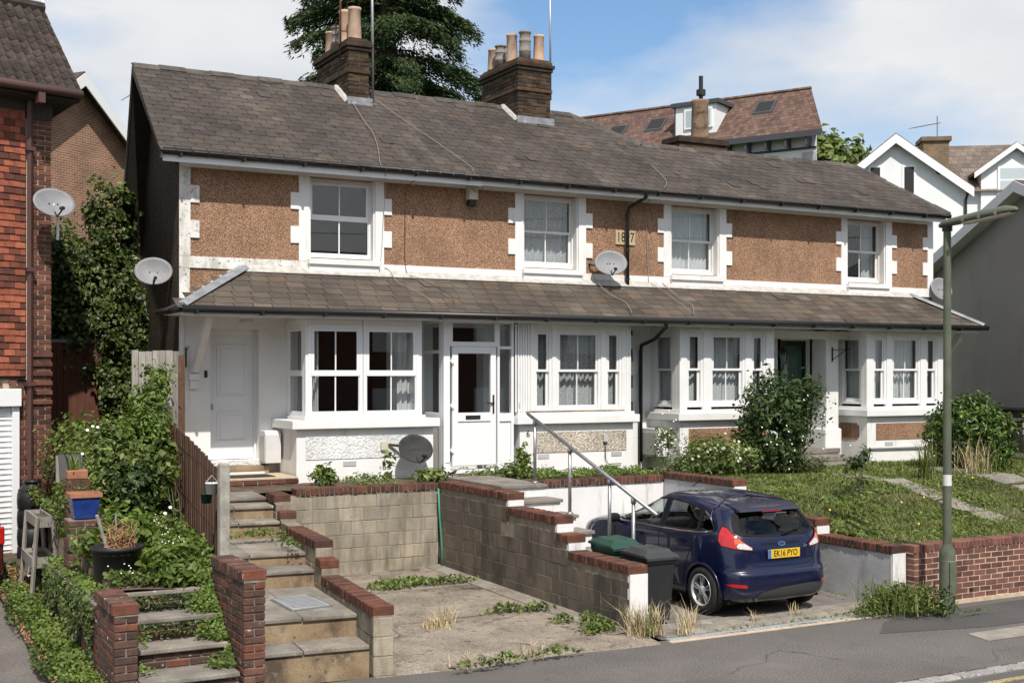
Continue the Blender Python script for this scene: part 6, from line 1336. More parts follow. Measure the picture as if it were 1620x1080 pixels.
# ================================================================== second car, mostly outside the picture
def simple_car(root, x0, x1, y0, y1, z0):
    prof = [(y0, z0 + .30), (y0, z0 + .75), (y0 + .15, z0 + .98), (y0 + .35, z0 + 1.0), (y0 + .75, z0 + 1.42), (y0 + 2.1, z0 + 1.46), (y0 + 2.9, z0 + 1.02), (y1 - .15, z0 + .88), (y1, z0 + .6), (y1, z0 + .3)]
    obj('body', G().prism(prof, 'x', x0, x1), 'paint_red', root, bev=.09)
    obj('side_windows', G().prism([(y0 + .62, z0 + 1.03), (y0 + .9, z0 + 1.36), (y0 + 2.0, z0 + 1.39), (y0 + 2.6, z0 + 1.03)], 'x', x0 - .004, x1 + .004), 'trim', root)
    for yy in (y0 + .75, y1 - .8):
        for xx in (x0 + .1, x1 - .1):
            w = obj('wheel', G().tube([(xx - .10, yy, z0 + .31), (xx + .10, yy, z0 + .31)], .31, 24), 'tyre', root); obj('rim', G().tube([(xx - .105, yy, z0 + .31), (xx + .105, yy, z0 + .31)], .19, 20), 'alloy', w)
    for xx in (x0, x1 - .25): obj('tail_lamp', G().box(xx - .005, xx + .255, y0 - .012, y0 + .06, z0 + .72, z0 + .95), 'lamp_red', root, bev=.02)
simple_car(c2, -4.64, -2.91, -2.9, 1.2 - .1, .2)
# ================================================================== lamp post
lp_ = thing('street_lamp', 'green painted steel street lamp standing by the brick wall', 'street lamp', base=(7.66, -8.55, 0))
obj('base', G().lathe([(.098, -.05), (.098, .78), (.092, .83), (.058, .90), (.054, .93)], (7.66, -8.55, 0), 24, False), 'lamp_green', lp_, smooth=True)
obj('shaft', G().lathe([(.055, .9), (.051, 2.4), (.048, 4.98)], (7.66, -8.55, 0), 20, False), 'lamp_green', lp_, smooth=True)
obj('access_door', G().box(7.60, 7.72, -8.655, -8.64, .25, .70), 'lamp_green', lp_, bev=.008)
g = G()
for z in (.245, .705): g.lathe([(.0992, z), (.0992, z + .008)], (7.66, -8.55, 0), 24, False)
obj('door_gap', g, 'lead', lp_)
obj('sticker', G().lathe([(.0552, 1.66), (.055, 1.80)], (7.66, -8.55, 0), 20, False), 'meter', lp_, smooth=True)
secs = [(0.10, .045, 4.97), (.03, .062, 4.985), (-.25, .072, 5.0), (-.6, .08, 5.025), (-.9, .074, 5.045), (-1.04, .045, 5.05), (-1.09, .01, 5.05)]
vs = []; n = 16
for (dy, r, z) in secs:
    for k in range(n):
        t = 2 * math.pi * k / n; zz = math.sin(t); vs.append((7.66 + r * 1.15 * math.cos(t), -8.55 + dy, z + r * (1.05 * zz if zz > 0 else .45 * zz)))
lh = obj('lantern', G().add(vs, [(i * n + k, i * n + (k + 1) % n, (i + 1) * n + (k + 1) % n, (i + 1) * n + k) for i in range(len(secs) - 1) for k in range(n)] + [tuple(range(n))]), 'lamp_green', lp_, smooth=True)
vs = [(7.66 + s * w, -8.55 + y, z) for y, w, z in ((-.28, .062, 4.978), (-.6, .07, 4.996), (-.88, .062, 5.02), (-1.0, .04, 5.035)) for s in (-1, 1)]
obj('lens', G().add(vs + [(x, y, z - .02) for x, y, z in vs], [(0, 1, 3, 2), (2, 3, 5, 4), (4, 5, 7, 6), (8, 10, 11, 9), (10, 12, 13, 11), (12, 14, 15, 13), (0, 2, 10, 8), (2, 4, 12, 10), (4, 6, 14, 12), (1, 9, 11, 3), (3, 11, 13, 5), (5, 13, 15, 7), (6, 7, 15, 14), (0, 8, 9, 1)]), 'cream_box', lh)
for y in (-.35, -.6, -.85): obj('clip', G().box(7.545, 7.565, -8.55 + y, -8.52 + y, 4.985 + (-y - .4) * .06, 5.03 + (-y - .4) * .06), 'galv', lh)
obj('spigot', G().tube([(7.66, -8.55, 4.9), (7.66, -8.55, 4.99)], .065, 12), 'iron', lp_)
sg = thing('street_sign', 'small dark sign board edge on behind the lamp post', 'sign', loc=(7.72, -8.49, 0), rz=R(47))
obj('board', G().box(.0, .30, -.006, .006, 1.86, 2.28), 'iron', sg); obj('edge', G().box(-.002, .302, -.012, -.0065, 1.85, 2.29), 'cream_box', sg)
# ================================================================== wheelie bins
def bin_(label, x0, y0, mat, lid, w=.46, d=.56, h=.74, z=.04):
    t = thing('wheelie_bin', label, 'wheelie bin', loc=(x0 + w / 2, y0 + d / 2, z), rz=rnd.uniform(-.03, .03))
    def fr(a, b, zz): return [(-a, -b, zz), (a, -b, zz), (a, b, zz), (-a, b, zz)]
    vs = fr(w * .37, d * .36, .03) + fr(w * .46, d * .45, h * .88) + fr(w * .48, d * .47, h * .90) + fr(w * .49, d * .48, h)
    fs = [(3, 2, 1, 0)] + [(4 * i + k, 4 * i + (k + 1) % 4, 4 * i + 4 + (k + 1) % 4, 4 * i + 4 + k) for i in range(3) for k in range(4)]
    obj('body', G().add(vs, fs), mat, t, bev=.02)
    n = 10; vs = []; xs = np.linspace(-w * .52, w * .52, 7)
    for j in range(n + 1):
        y = -d * .54 + d * 1.06 * j / n
        for x in xs:
            e = max(abs(x) / (w * .52), abs(2 * j / n - 1)); zz = h + .055 * (1 - e ** 4) + .02 * (j / n) + (.018 if .25 < abs(x) / (w * .52) < .75 and .15 < j / n < .85 else 0) - (.02 if j == 0 else 0)
            vs.append((x, y, zz))
    nn = len(vs); vs += [(x, y, zz - .035) for x, y, zz in vs]; W7 = 7
    fs = [(j * W7 + i, j * W7 + i + 1, (j + 1) * W7 + i + 1, (j + 1) * W7 + i) for j in range(n) for i in range(6)]
    fs += [(nn + a[3], nn + a[2], nn + a[1], nn + a[0]) for a in fs[:]]
    edge = [i for i in range(7)] + [j * 7 + 6 for j in range(1, n + 1)] + [n * 7 + i for i in range(5, -1, -1)] + [j * 7 for j in range(n - 1, 0, -1)]
    fs += [(edge[k], nn + edge[k], nn + edge[(k + 1) % len(edge)], edge[(k + 1) % len(edge)]) for k in range(len(edge))]
    obj('lid', G().add(vs, fs), lid, t, bev=.004)
    obj('rim', G().box(-w * .5, w * .5, -d * .5, -d * .46, h - .09, h - .01), mat, t, bev=.008)
    obj('handle', G().tube([(-w * .35, d * .58, h + .02), (w * .35, d * .58, h + .02)], .014, 8), mat, t)
    for s in (-1, 1): obj('wheel', G().tube([(s * w * .40, d * .42, .08), (s * w * .46, d * .42, .08)], .08, 16), 'tyre', t)
    return t
bin_('black wheelie bin with grey lid next to the white wall end', 3.78, -7.46, 'bin_black', 'bin_lid', h=.84)
bin_('green wheelie bin behind the black one', 3.74, -6.78, 'bin_green', 'bin_green', h=.88)
# ================================================================== props in the left garden
tb_ = thing('black_tub', 'large black plastic tub of dead brown stems on the left wall', 'plant pot', base=(-2.19, -6.3, .88))
obj('pot', G().lathe([(.195, 0), (.21, .05), (.255, .46), (.275, .465), (.278, .50), (.262, .505), (.25, .45)], (-2.19, -6.3, .77), 32), 'pot_black', tb_, smooth=True)
obj('compost', G().lathe([(.255, 0), (.10, .03), (0.001, .04)], (-2.19, -6.3, 1.20), 20), 'soil', tb_)
for k in range(46):
    a, r = rnd.uniform(0, 6.28), rnd.uniform(.0, .19); x, y = -2.19 + r * math.cos(a) + .03, -6.3 + r * math.sin(a); h = rnd.uniform(.10, .36)
    pts = [(x, y, 1.2)] + [(x + rnd.uniform(-.03, .03) * i, y + rnd.uniform(-.03, .03) * i, 1.2 + h * i / 4) for i in range(1, 5)]
    obj('dead_stem', G().tube(pts, [.008, .007, .006, .005, .003], 5), 'dead', tb_)
obj('cane', G().tube([(-2.28, -6.35, 1.18), (-2.42, -6.45, 1.62)], .018, 7), 'wood_grey', tb_); obj('cane', G().tube([(-2.17, -6.2, 1.18), (-2.18, -6.2, 1.60)], .010, 6), 'wood_grey', tb_)
bp = thing('blue_pot', 'square blue glazed plant pot on a brick pedestal', 'plant pot', base=(-2.3, -5, 1.4))
g = G(); vs = []
for w, z in ((.12, 1.44), (.155, 1.68), (.175, 1.685), (.175, 1.73), (.145, 1.73), (.14, 1.66)): vs += [(-2.3 - w, -5 - w, z), (-2.3 + w, -5 - w, z), (-2.3 + w, -5 + w, z), (-2.3 - w, -5 + w, z)]
obj('pot', G().add(vs[:8], [(0, 3, 2, 1)] + [(k, (k + 1) % 4, 4 + (k + 1) % 4, 4 + k) for k in range(4)]), 'pot_blue', bp, bev=.01)
obj('rim', G().add(vs[4:], [(4 * i + k, 4 * i + (k + 1) % 4, 4 * i + 4 + (k + 1) % 4, 4 * i + 4 + k) for i in range(4) for k in range(4)]), 'terracotta', bp); obj('earth', G().box(-2.43, -2.17, -5.13, -4.87, 1.6, 1.70), 'soil', bp)
obj('pedestal', G().box(-2.49, -2.13, -5.16, -4.84, .9, 1.43), 'mortar_grey', bp)
courses(bp, 'x', -2.50, -2.12, -5.17, -4.83, .91, 7, .18, .065, .01, 'brick_old', 'brick')
ct = thing('slate_panel', 'dark slate panel leaning among the plants above the blue pot', 'panel', base=(-2.2, -3.2, 1.6)); obj('panel', G().prism([(-3.3, 1.72), (-3.15, 2.06), (-3.13, 2.06), (-3.28, 1.72)], 'x', -2.3, -2.02), 'iron', ct, bev=.008); obj('frame', G().prism([(-3.12, 1.70), (-3.10, 2.04), (-3.08, 2.04), (-3.10, 1.70)], 'x', -2.32, -2.0), 'wood_grey', ct)
tc_ = thing('clay_trough', 'small clay trough with yellowing leaves above the blue pot', 'planter', base=(-2.2, -3.9, 1.6)); obj('trough', G().box(-2.32, -2.08, -4.0, -3.82, 1.80, 1.91), 'terracotta', tc_, bev=.012); obj('stand', G().box(-2.34, -2.06, -4.03, -3.80, 1.2, 1.795), 'wood_brown', tc_)
V_, F_ = blades(np.array([(-2.24 + .05 * math.cos(k), -3.95, 1.88) for k in range(16)]), .24, .03, .4, 8); obj('leaves', npmesh('leaves', V_, F_, 'leaf_bright'), 'leaf_bright', tc_)
wb = thing('water_butt', 'tall black ribbed water butt beside the white garage door', 'water butt', base=(-2.27, -.62, .35))
prof = [(.17, 0), (.20, .01)]
for k in range(4): prof += [(.205, .02 + k * .26), (.212, .13 + k * .26), (.205, .25 + k * .26), (.192, .262 + k * .26)]
prof += [(.20, 1.07), (.14, 1.13), (.11, 1.16), (.11, 1.18), (0.001, 1.185)]
obj('barrel', G().lathe(prof, (-2.27, -.62, .33), 32), 'pot_black', wb, smooth=True); obj('lid', G().lathe([(.13, 0), (.135, .03), (.12, .045), (.001, .05)], (-2.27, -.62, 1.5), 24), 'black', wb, smooth=True); obj('slot', G().box(-2.32, -2.22, -.845, -.828, 1.28, 1.295), 'grey_render', wb)
br = thing('broom', 'old broom leaning against the water butt', 'broom', base=(-2.4, -1.0, .35)); obj('handle', G().tube([(-2.50, -1.9, .36), (-2.12, -.85, 1.52)], .013, 8), 'galv', br); obj('head', G().box(-2.60, -2.40, -2.0, -1.86, .28, .36), 'old_white', br, bev=.01)
pt_ = thing('planter_stand', 'weathered wooden two tier planter stand on the ivy verge', 'planter', base=(-2.5, -3, .2))
PX0, PX1, PY0, PY1 = -2.66, -2.36, -3.5, -2.55
for zt in (.68, 1.18):
    sx = .05 if zt > 1 else 0
    for nm_, b_ in (('side_board', (PX0 + sx, PX0 + .025 + sx, PY0, PY1)), ('side_board', (PX1 - .025 - sx, PX1 - sx, PY0, PY1)), ('end_board', (PX0 + .027 + sx, PX1 - .027 - sx, PY0, PY0 + .025)), ('end_board', (PX0 + .027 + sx, PX1 - .027 - sx, PY1 - .025, PY1))): obj(nm_, G().box(*b_, zt, zt + .13), 'wood_grey', pt_)
    obj('soil', G().box(PX0 + .028 + sx, PX1 - .028 - sx, PY0 + .028, PY1 - .028, zt + .01, zt + .08), 'soil', pt_)
for y in (PY0 - .03, PY1 - .01):
    for a, b in ((PX0 - .02, PX0 + .06), (PX1 + .02, PX1 - .06)): obj('leg', G().tube([(a, y, .14), (b, y, 1.31)], .026, 4), 'wood_grey', pt_)
bk = thing('white_bucket', 'small white bucket hanging at the top of the brown fence', 'bucket', base=(-1.22, -6.4, 1.7))
obj('bucket', G().lathe([(.055, 0), (.07, .12), (.075, .12), (.068, .11)], (-1.26, -6.6, 1.80), 16), 'upvc', bk, smooth=True); obj('handle', G().tube([(-1.33, -6.6, 1.92), (-1.26, -6.6, 2.0), (-1.19, -6.6, 1.92)], .005, 5), 'galv', bk)
setp(obj('green_pot', G().lathe([(.05, 0), (.065, .1), (.07, .1)], (-1.28, -6.45, 1.69), 14), 'bin_green', smooth=True), 'small green pot hanging below the white bucket', 'plant pot')
setp(obj('green_hose', G().tube([(3.36, -2.48, 1.32), (3.37, -2.50, .9), (3.40, -2.52, .45), (3.39, -2.56, .14)], .016, 8), mk('green_hose', [(0, (.05, .22, .16)), (1, (.07, .27, .2))], 5, rough=.5), smooth=True), 'green hose hanging down the corner of the block walls', 'hose')
cpt = thing('cordyline_pot', 'low brown pot with a spiky red plant by the porch steps', 'plant pot', base=(10.9, -2.1, 1.27))
obj('pot', G().lathe([(.26, 0), (.29, .12), (.30, .16), (.27, .16), (.26, .13)], (10.9, -2.1, 1.25), 20), 'wood_brown', cpt, smooth=True)
V_, F_ = blades(np.array([(10.9 + .02 * math.cos(k), -2.1 + .02 * math.sin(k), 1.52) for k in range(70)]), .42, .022, .9, 5); obj('leaves', npmesh('leaves', V_, F_, 'leaf_red'), 'leaf_red', cpt)
obj('stem', G().tube([(10.9, -2.1, 1.3), (10.9, -2.1, 1.55)], .02, 6), 'bark', cpt)
# stepping stones and path on the lawn
sp = thing('garden_path', 'row of worn stone slabs crossing the lawn', 'path', base=(12, -4.5, 1.2), kind='structure')
for k in range(6):
    y = -3.3 - k * .62; piece('slab', brick_mesh(.46, .57, .05, 'slab', .015, k % 3), sp, (11.05 + rnd.uniform(-.03, .03), y, lawn_z(11, y) + .012), (.03 if y > -4.4 else .22, 0, rnd.uniform(-.05, .05)))
for k in range(6):
    y = -3.0 - k * .55; piece('slab', brick_mesh(.85, .40, .06, 'slab', .02, k % 3), sp, (13.55 + rnd.uniform(-.08, .08), y, lawn_z(13.5, y) + .015), (.03 if y > -4.4 else .22, 0, rnd.uniform(-.12, .12)))
# ================================================================== vegetation
RG = np.random.default_rng(11)
def clumps(center, radii, nc, per, cr, seed, up=.45, shell=.55, flat=None):
    """leaf positions gathered in clumps through an ellipsoid: uneven outline, gaps between"""
    r = np.random.default_rng(seed); d = r.normal(0, 1, (nc, 3)); d /= np.linalg.norm(d, axis=1)[:, None]
    rad = shell + (1 - shell) * r.random(nc) ** .6; rad *= 1 + r.normal(0, .10, nc)
    cc = d * rad[:, None] * np.array(radii)
    P = (cc[:, None, :] + r.normal(0, 1, (nc, per, 3)) * cr * (.6 + .8 * r.random((nc, 1, 1)))).reshape(-1, 3)
    N = P / (np.array(radii) ** 1.5); N /= np.linalg.norm(N, axis=1)[:, None] + 1e-9; N[:, 2] += up
    return P + np.array(center), N, cc + np.array(center)
def shrub(name, label, cat, base, blobs, mat, size, aspect=.5, seed=1, stems=8, stem_mat='bark', stem_r=.014, jitter=.6, group=None, fold=.25):
    t = thing(name, label, cat, base=base, group=group); PP, NN, CC = [], [], []
    for k, (c, rad, nc, per, cr_) in enumerate(blobs):
        P, N, cc = clumps(c, rad, nc, per, cr_, seed * 17 + k); PP.append(P); NN.append(N); CC.append(cc)
    P = np.concatenate(PP); N = np.concatenate(NN); ok = P[:, 2] > base[2] + .01; V, F = leaf_cloud(P[ok], N[ok], size, aspect, seed, fold, jitter, .55)
    obj('foliage', npmesh('foliage', V, F, mat), mat, t)
    C_ = np.concatenate(CC); r = random.Random(seed)
    for k in range(stems):
        q = C_[r.randrange(len(C_))]; b = Vector(base) + Vector((r.uniform(-.06, .06), r.uniform(-.06, .06), -.05)); m = b.lerp(Vector(q), .5) + Vector((r.uniform(-.06, .06), r.uniform(-.06, .06), .06))
        obj('stem', G().tube([b, m, Vector(q)], [stem_r, stem_r * .7, stem_r * .3], 6), stem_mat, t)
    return t
# --- left garden
iv = shrub('ivy_thicket', 'dark ivy thicket filling the gap between the brick house and the cottages', 'ivy', (-.75, 3.4, 1.5),
      [((-.36, 2.7, 2.5), (.22, .3, 1.0), 40, 50, .08), ((-.6, 3.6, 3.9), (.92, .7, 1.5), 230, 80, .13), ((-.35, 3.7, 5.7), (.40, .4, .9), 50, 50, .10), ((-1.25, 3.9, 4.3), (.5, .4, 1.35), 90, 70, .12), ((-1.1, 4.2, 5.3), (.35, .3, .4), 26, 40, .1), ((-.50, 2.65, 3.1), (.2, .25, .7), 30, 40, .08)], 'leaf_ivy', .082, .8, 21, 10)
shrub('climbing_vine', 'yellow green climber on the brick gable above the ivy', 'climber', (3.0, 14, 2.0), [((3.6, 17.5, 7.6), (1.0, .4, 2.2), 60, 60, .25), ((3.2, 17.0, 5.0), (1.6, .5, 1.8), 70, 50, .3)], 'leaf_bright', .20, .6, 22, 6)
shrub('rose_bush', 'large mixed rose bush with a few white flowers above the blue pot', 'bush', (-1.55, -2.4, 1.15), [((-1.55, -2.3, 1.78), (.50, .85, .62), 110, 46, .09), ((-1.75, -1.4, 1.95), (.38, .6, .45), 60, 45, .09), ((-1.05, -1.6, 1.9), (.4, .5, .6), 60, 45, .08)], 'leaf_mid', .075, .6, 23, 14)
shrub('privet_bush', 'light green upright bush against the grey fence', 'bush', (-.85, -1.55, 1.25), [((-.80, -1.5, 2.45), (.30, .35, .42), 60, 42, .06), ((-.70, -1.35, 2.9), (.22, .25, .32), 36, 30, .06), ((-.95, -2.0, 2.1), (.35, .4, .45), 60, 42, .07)], 'leaf_bright', .065, .55, 24, 12)
shrub('dark_shrub', 'dark leafy shrub at the foot of the brown fence', 'bush', (-1.35, -3.1, 1.1), [((-1.35, -3.0, 1.52), (.30, .5, .38), 70, 40, .08)], 'leaf_dark', .085, .7, 25, 10)
shrub('maple_seedling', 'broad leaved green seedling beside the black tub', 'plant', (-1.75, -5.3, 1.0), [((-1.85, -5.2, 1.28), (.26, .4, .24), 24, 12, .07), ((-2.3, -5.6, 1.2), (.18, .35, .2), 16, 10, .06)], 'leaf_bright', .10, .9, 26, 10, 'stem', .008)
shrub('fence_creeper', 'creeper with bright leaves climbing the brown fence', 'climber', (-1.0, -4.0, 1.1), [((-.93, -2.9, 1.95), (.08, .35, .26), 24, 18, .05), ((-1.02, -3.5, 1.75), (.07, .22, .3), 14, 14, .05)], 'leaf_mid', .10, .8, 27, 5, 'stem', .006)
shrub('purple_shrub', 'sparse purplish shrub beside the brown downpipe', 'bush', (-2.0, -1.2, 1.2), [((-2.0, -1.3, 1.75), (.28, .45, .42), 60, 30, .07)], 'leaf_red', .05, .5, 28, 8)
shrub('feathery_bush', 'feathery green bush in front of the shed', 'bush', (-1.9, -2.6, 1.2), [((-1.95, -2.7, 1.75), (.32, .5, .40), 70, 40, .07), ((-2.28, -3.8, 1.55), (.16, .25, .26), 36, 34, .06), ((-2.15, -4.4, 1.5), (.14, .25, .2), 24, 30, .05)], 'leaf_mid', .05, .4, 33, 10)
shrub('fresh_weed', 'fresh bright leafy weed at the top of the overgrown steps', 'plant', (-1.75, -6.75, .9), [((-1.72, -6.72, 1.05), (.26, .24, .16), 40, 16, .05)], 'leaf_bright', .12, .45, 29, 6, 'stem', .006)
def blossoms(label, pts, r, mat='petal', name='white_flowers'):
    V, F = [], []
    for p in pts:
        n = 6; o = len(V); V.append((p[0], p[1], p[2] + r * .3)); V += [(p[0] + r * math.cos(2 * math.pi * k / n), p[1] + r * .5 * math.sin(2 * math.pi * k / n) - r * .3, p[2] + r * .8 * math.sin(2 * math.pi * k / n)) for k in range(n)]
        F += [(o, o + 1 + k, o + 1 + (k + 1) % n) for k in range(n)]
    setp(obj(name, npmesh(name, V, F, mat), mat), label, kind='stuff')
blossoms('white rose blooms scattered through the left garden', [(-1.9, -2.9, 2.35), (-1.83, -2.9, 2.40), (-1.98, -3.0, 2.05), (-1.75, -2.8, 2.38), (-1.5, -5.5, 1.5), (-1.3, -4.9, 1.5)], .022)
# ground covers: leaves strewn on a surface
def cover(name, label, region, n, zf, size, mat, seed, h=.06, aspect=.8, dens=None, jitter=.7, flat=.9):
    r = np.random.default_rng(seed); x0, x1, y0, y1 = region; P = np.stack([r.uniform(x0, x1, n), r.uniform(y0, y1, n)], 1)
    if dens is not None: P = P[np.array([r.random() < dens(a, b) for a, b in P])]
    z = np.array([zf(a, b) for a, b in P]); ok = ~np.isnan(z); P, z = P[ok], z[ok]; k = len(P)
    bump = np.abs(np.sin(P[:, 0] * 5.1 + 1) * np.sin(P[:, 1] * 4.3)) * h
    Q = np.stack([P[:, 0], P[:, 1], z + .015 + bump * r.uniform(.2, 1.5, k) + r.uniform(0, h * .5, k)], 1)
    V, F = leaf_cloud(Q, np.tile([0, -.25, flat], (k, 1)), size, aspect, seed, .2, jitter)
    return setp(obj(name, npmesh(name, V, F, mat), mat), label, kind='stuff')
fx = lambda y: -1.2 + .133 * (y + 6.9)
cover('ground_cover', 'low green ground cover on the garden bank above the overgrown steps', (-2.36, -.4, -6.95, -.8), 15000, lambda x, y: bed_z(x, y) if x < fx(y) - .02 else float('nan'), .055, 'leaf_mid', 41, .10)
cover('bright_ground_cover', 'bright green creeping plants along the foot of the brown fence', (-1.9, -1.0, -6.95, -3.5), 7000, lambda x, y: bed_z(x, y) if x < fx(y) - .02 else float('nan'), .05, 'leaf_bright', 42, .12)
def stz(x, y):
    for z, yf in ((.88, -6.98), (.67, -7.36), (.45, -7.74), (.24, -8.14)):
        if y >= yf: return z
    return float('nan')
def edge(x, y): 
    t = min(x + 2.36, (-1.38 - x) * .75) / .45; return max(0, 1 - t * 2.0)
cover('step_creeper', 'bright creeper spilling over the sides of the overgrown steps', (-2.36, -1.38, -8.0, -6.6), 6000, stz, .035, 'leaf_bright', 43, .07, dens=lambda x, y: edge(x, y) * (1.0 if x > -1.8 else .55))
r_ = np.random.default_rng(5); n = 5200; t_ = r_.random(n)
P = np.stack([-1.39 - .22 * r_.random(n) ** 2 * (1 + np.sin(t_ * 20)) * .7, -7.95 + 1.05 * t_, .15 + .85 * t_ + r_.uniform(-.20, .10, n)], 1)
V, F = leaf_cloud(P, np.tile([-.6, -.6, .5], (n, 1)), .034, .8, 6, .2, .6); setp(obj('wall_creeper', npmesh('wall_creeper', V, F, 'leaf_bright'), 'leaf_bright'), 'curtain of bright creeper hanging inside the brick pier', kind='stuff')
for k, (z, yf) in enumerate(((.88, -6.98), (.67, -7.36))):
    n = 450; P = np.stack([-2.34 + .94 * r_.random(n) ** (.6 if k else 1), np.full(n, yf - .02) - r_.random(n) * .05, z - .05 - r_.random(n) ** 2 * .12], 1)
    V, F = leaf_cloud(P, np.tile([0, -1, .3], (n, 1)), .034, .8, 60 + k, .2, .6); setp(obj('step_fringe', npmesh('step_fringe', V, F, 'leaf_ivy'), 'leaf_ivy'), ['fringe of ivy below the top tread of the overgrown steps', 'fringe of ivy below the second tread of the overgrown steps'][k], kind='stuff')
cover('ivy_strip', 'ivy strip along the left side of the brick wall', (-3.06, -2.56, -8.2, -1.2), 12000, lambda x, y: .05 + .05 * (y + 8) if x < -2.56 and x > -2.98 + .10 * math.sin(3.1 * y) - .06 else float('nan'), .045, 'leaf_ivy', 44, .08, dens=lambda x, y: .25 + .75 * max(0, math.sin(2.1 * y + 3 * x)))
cover('bright_ivy_strip', 'brighter trailing leaves mixed in the ivy strip', (-2.95, -2.56, -8.2, -3.0), 2600, lambda x, y: .10 + .05 * (y + 8), .042, 'leaf_bright', 45, .11)
V, F = leaf_cloud(np.stack([RG.uniform(-3.0, -2.56, 2600), (yy_ := RG.uniform(-8.2, -1.5, 2600)), .09 + .05 * (yy_ + 8) + RG.random(2600) * .05], 1), np.tile([0, -.2, .9], (2600, 1)), .045, .4, 46, .2, .8); setp(obj('dead_leaves', npmesh('dead_leaves', V, F, 'dead'), 'dead'), 'dry brown leaves and stalks lying in the ivy strip', kind='stuff')
P = RG.uniform((-2.36, -6.9, 0), (-1.15, -3.5, 0), (170, 3)); P = np.array([(x, y, bed_z(x, y) + .13 + .05 * RG.random()) for x, y, _ in P if x < fx(y) - .05]); blossoms('tiny white daisies over the garden bank', P, .008, name='daisies')
n = 2600; yy_ = RG.uniform(-7.15, -4.05, n); V, F = leaf_cloud(np.stack([-2.585 - .03 * RG.random(n), yy_, .80 - RG.random(n) ** 1.6 * (.55 + .3 * np.sin(4 * yy_))], 1), np.tile([-.8, -.4, .5], (n, 1)), .05, .8, 47, .2, .6); setp(obj('wall_ivy', npmesh('wall_ivy', V, F, 'leaf_ivy'), 'leaf_ivy'), 'ivy trailing over the low brick retaining wall', kind='stuff')
n = 800; yy_ = RG.uniform(-7.15, -4.05, n); V, F = leaf_cloud(np.stack([-2.46 + RG.normal(0, .07, n), yy_, .83 + RG.random(n) * .08], 1), np.tile([0, -.3, .9], (n, 1)), .05, .8, 48, .2, .6); setp(obj('wall_top_ivy', npmesh('wall_top_ivy', V, F, 'leaf_bright'), 'leaf_bright'), 'leafy trailing growth on top of the low brick wall', kind='stuff')
# --- shrubs in front of the right cottages
shrub('jasmine_bush', 'tall loose green bush with white flowers between the third bay and the green door', 'bush', (10.25, -2.2, 1.25), [((10.22, -2.2, 2.05), (.62, .5, .68), 120, 40, .10), ((10.1, -2.2, 2.75), (.35, .3, .36), 30, 24, .08), ((10.75, -2.3, 2.45), (.45, .35, .55), 40, 28, .09), ((9.8, -2.25, 2.4), (.35, .3, .4), 22, 24, .08), ((10.3, -2.3, 1.5), (.3, .3, .25), 30, 30, .08)], 'leaf_dark', .10, .42, 51, 16)
blossoms('white blossom on the jasmine bush', [(10.2 + RG.normal(0, .45), -2.75 + RG.normal(0, .1), 2.0 + RG.normal(0, .42)) for _ in range(22)], .016, name='white_blossom')
shrub('spurge_bush', 'low bush with cream flower heads below the third bay', 'bush', (8.95, -2.3, 1.3), [((8.75, -2.25, 1.62), (.55, .40, .34), 90, 40, .08), ((9.4, -2.3, 1.55), (.40, .35, .28), 60, 36, .08), ((8.15, -2.3, 1.45), (.25, .3, .18), 30, 30, .07)], 'leaf_mid', .07, .4, 52, 12)
blossoms('cream flower heads on the low bush', [(8.8 + RG.normal(0, .36), -2.55 + RG.normal(0, .12), 1.74 + RG.normal(0, .13)) for _ in range(46)], .03, 'leaf_flower', 'flower_heads')
shrub('grey_lavender', 'small grey green plant beside the porch steps', 'plant', (10.75, -2.55, 1.25), [((10.75, -2.6, 1.42), (.25, .2, .2), 40, 24, .05)], 'leaf_ivy', .05, .3, 58, 4)
shrub('white_valerian', 'spindly plant with white flower spikes by the middle meter box', 'plant', (8.3, -1.55, 1.35), [((8.3, -1.5, 1.75), (.20, .16, .42), 40, 20, .06)], 'leaf_mid', .06, .35, 54, 8, 'stem', .006)
blossoms('white flower spikes by the middle meter box', [(8.3 + RG.normal(0, .11), -1.66 + RG.normal(0, .06), 1.92 + RG.normal(0, .18)) for _ in range(34)], .016, name='flower_spikes')
shrub('laurel_bush', 'dense glossy laurel bush behind the lamp post', 'bush', (14.55, -3.0, 1.2), [((14.4, -3.0, 1.85), (.78, .7, .62), 260, 46, .09), ((14.3, -3.0, 2.35), (.45, .4, .30), 60, 36, .08), ((14.7, -3.2, 1.5), (.5, .5, .35), 60, 36, .08)], 'leaf_laurel', .085, .5, 55, 10)
shrub('hedge_plants', 'leafy plants under the garden bench', 'plant', (17.3, -3.2, 1.22), [((17.0, -3.2, 1.4), (1.0, .35, .28), 110, 36, .09)], 'leaf_mid', .09, .5, 56, 4)
sp_ = shrub('young_sapling', 'thin young tree with few leaves standing in the lawn', 'sapling', (9.4, -5.2, 1.0), [((9.60, -5.1, 1.72), (.10, .1, .16), 7, 14, .05), ((9.28, -5.2, 1.62), (.09, .08, .15), 6, 14, .05), ((9.38, -5.2, 1.38), (.08, .08, .1), 3, 8, .04)], 'leaf_dark', .085, .5, 57, 0)
obj('trunk', G().tube([(9.40, -5.2, .98), (9.41, -5.2, 1.25), (9.52, -5.15, 1.5), (9.6, -5.1, 1.75)], [.016, .013, .010, .006], 6), 'bark', sp_); obj('branch', G().tube([(9.41, -5.2, 1.25), (9.32, -5.2, 1.5), (9.28, -5.2, 1.7)], [.011, .008, .005], 6), 'bark', sp_)
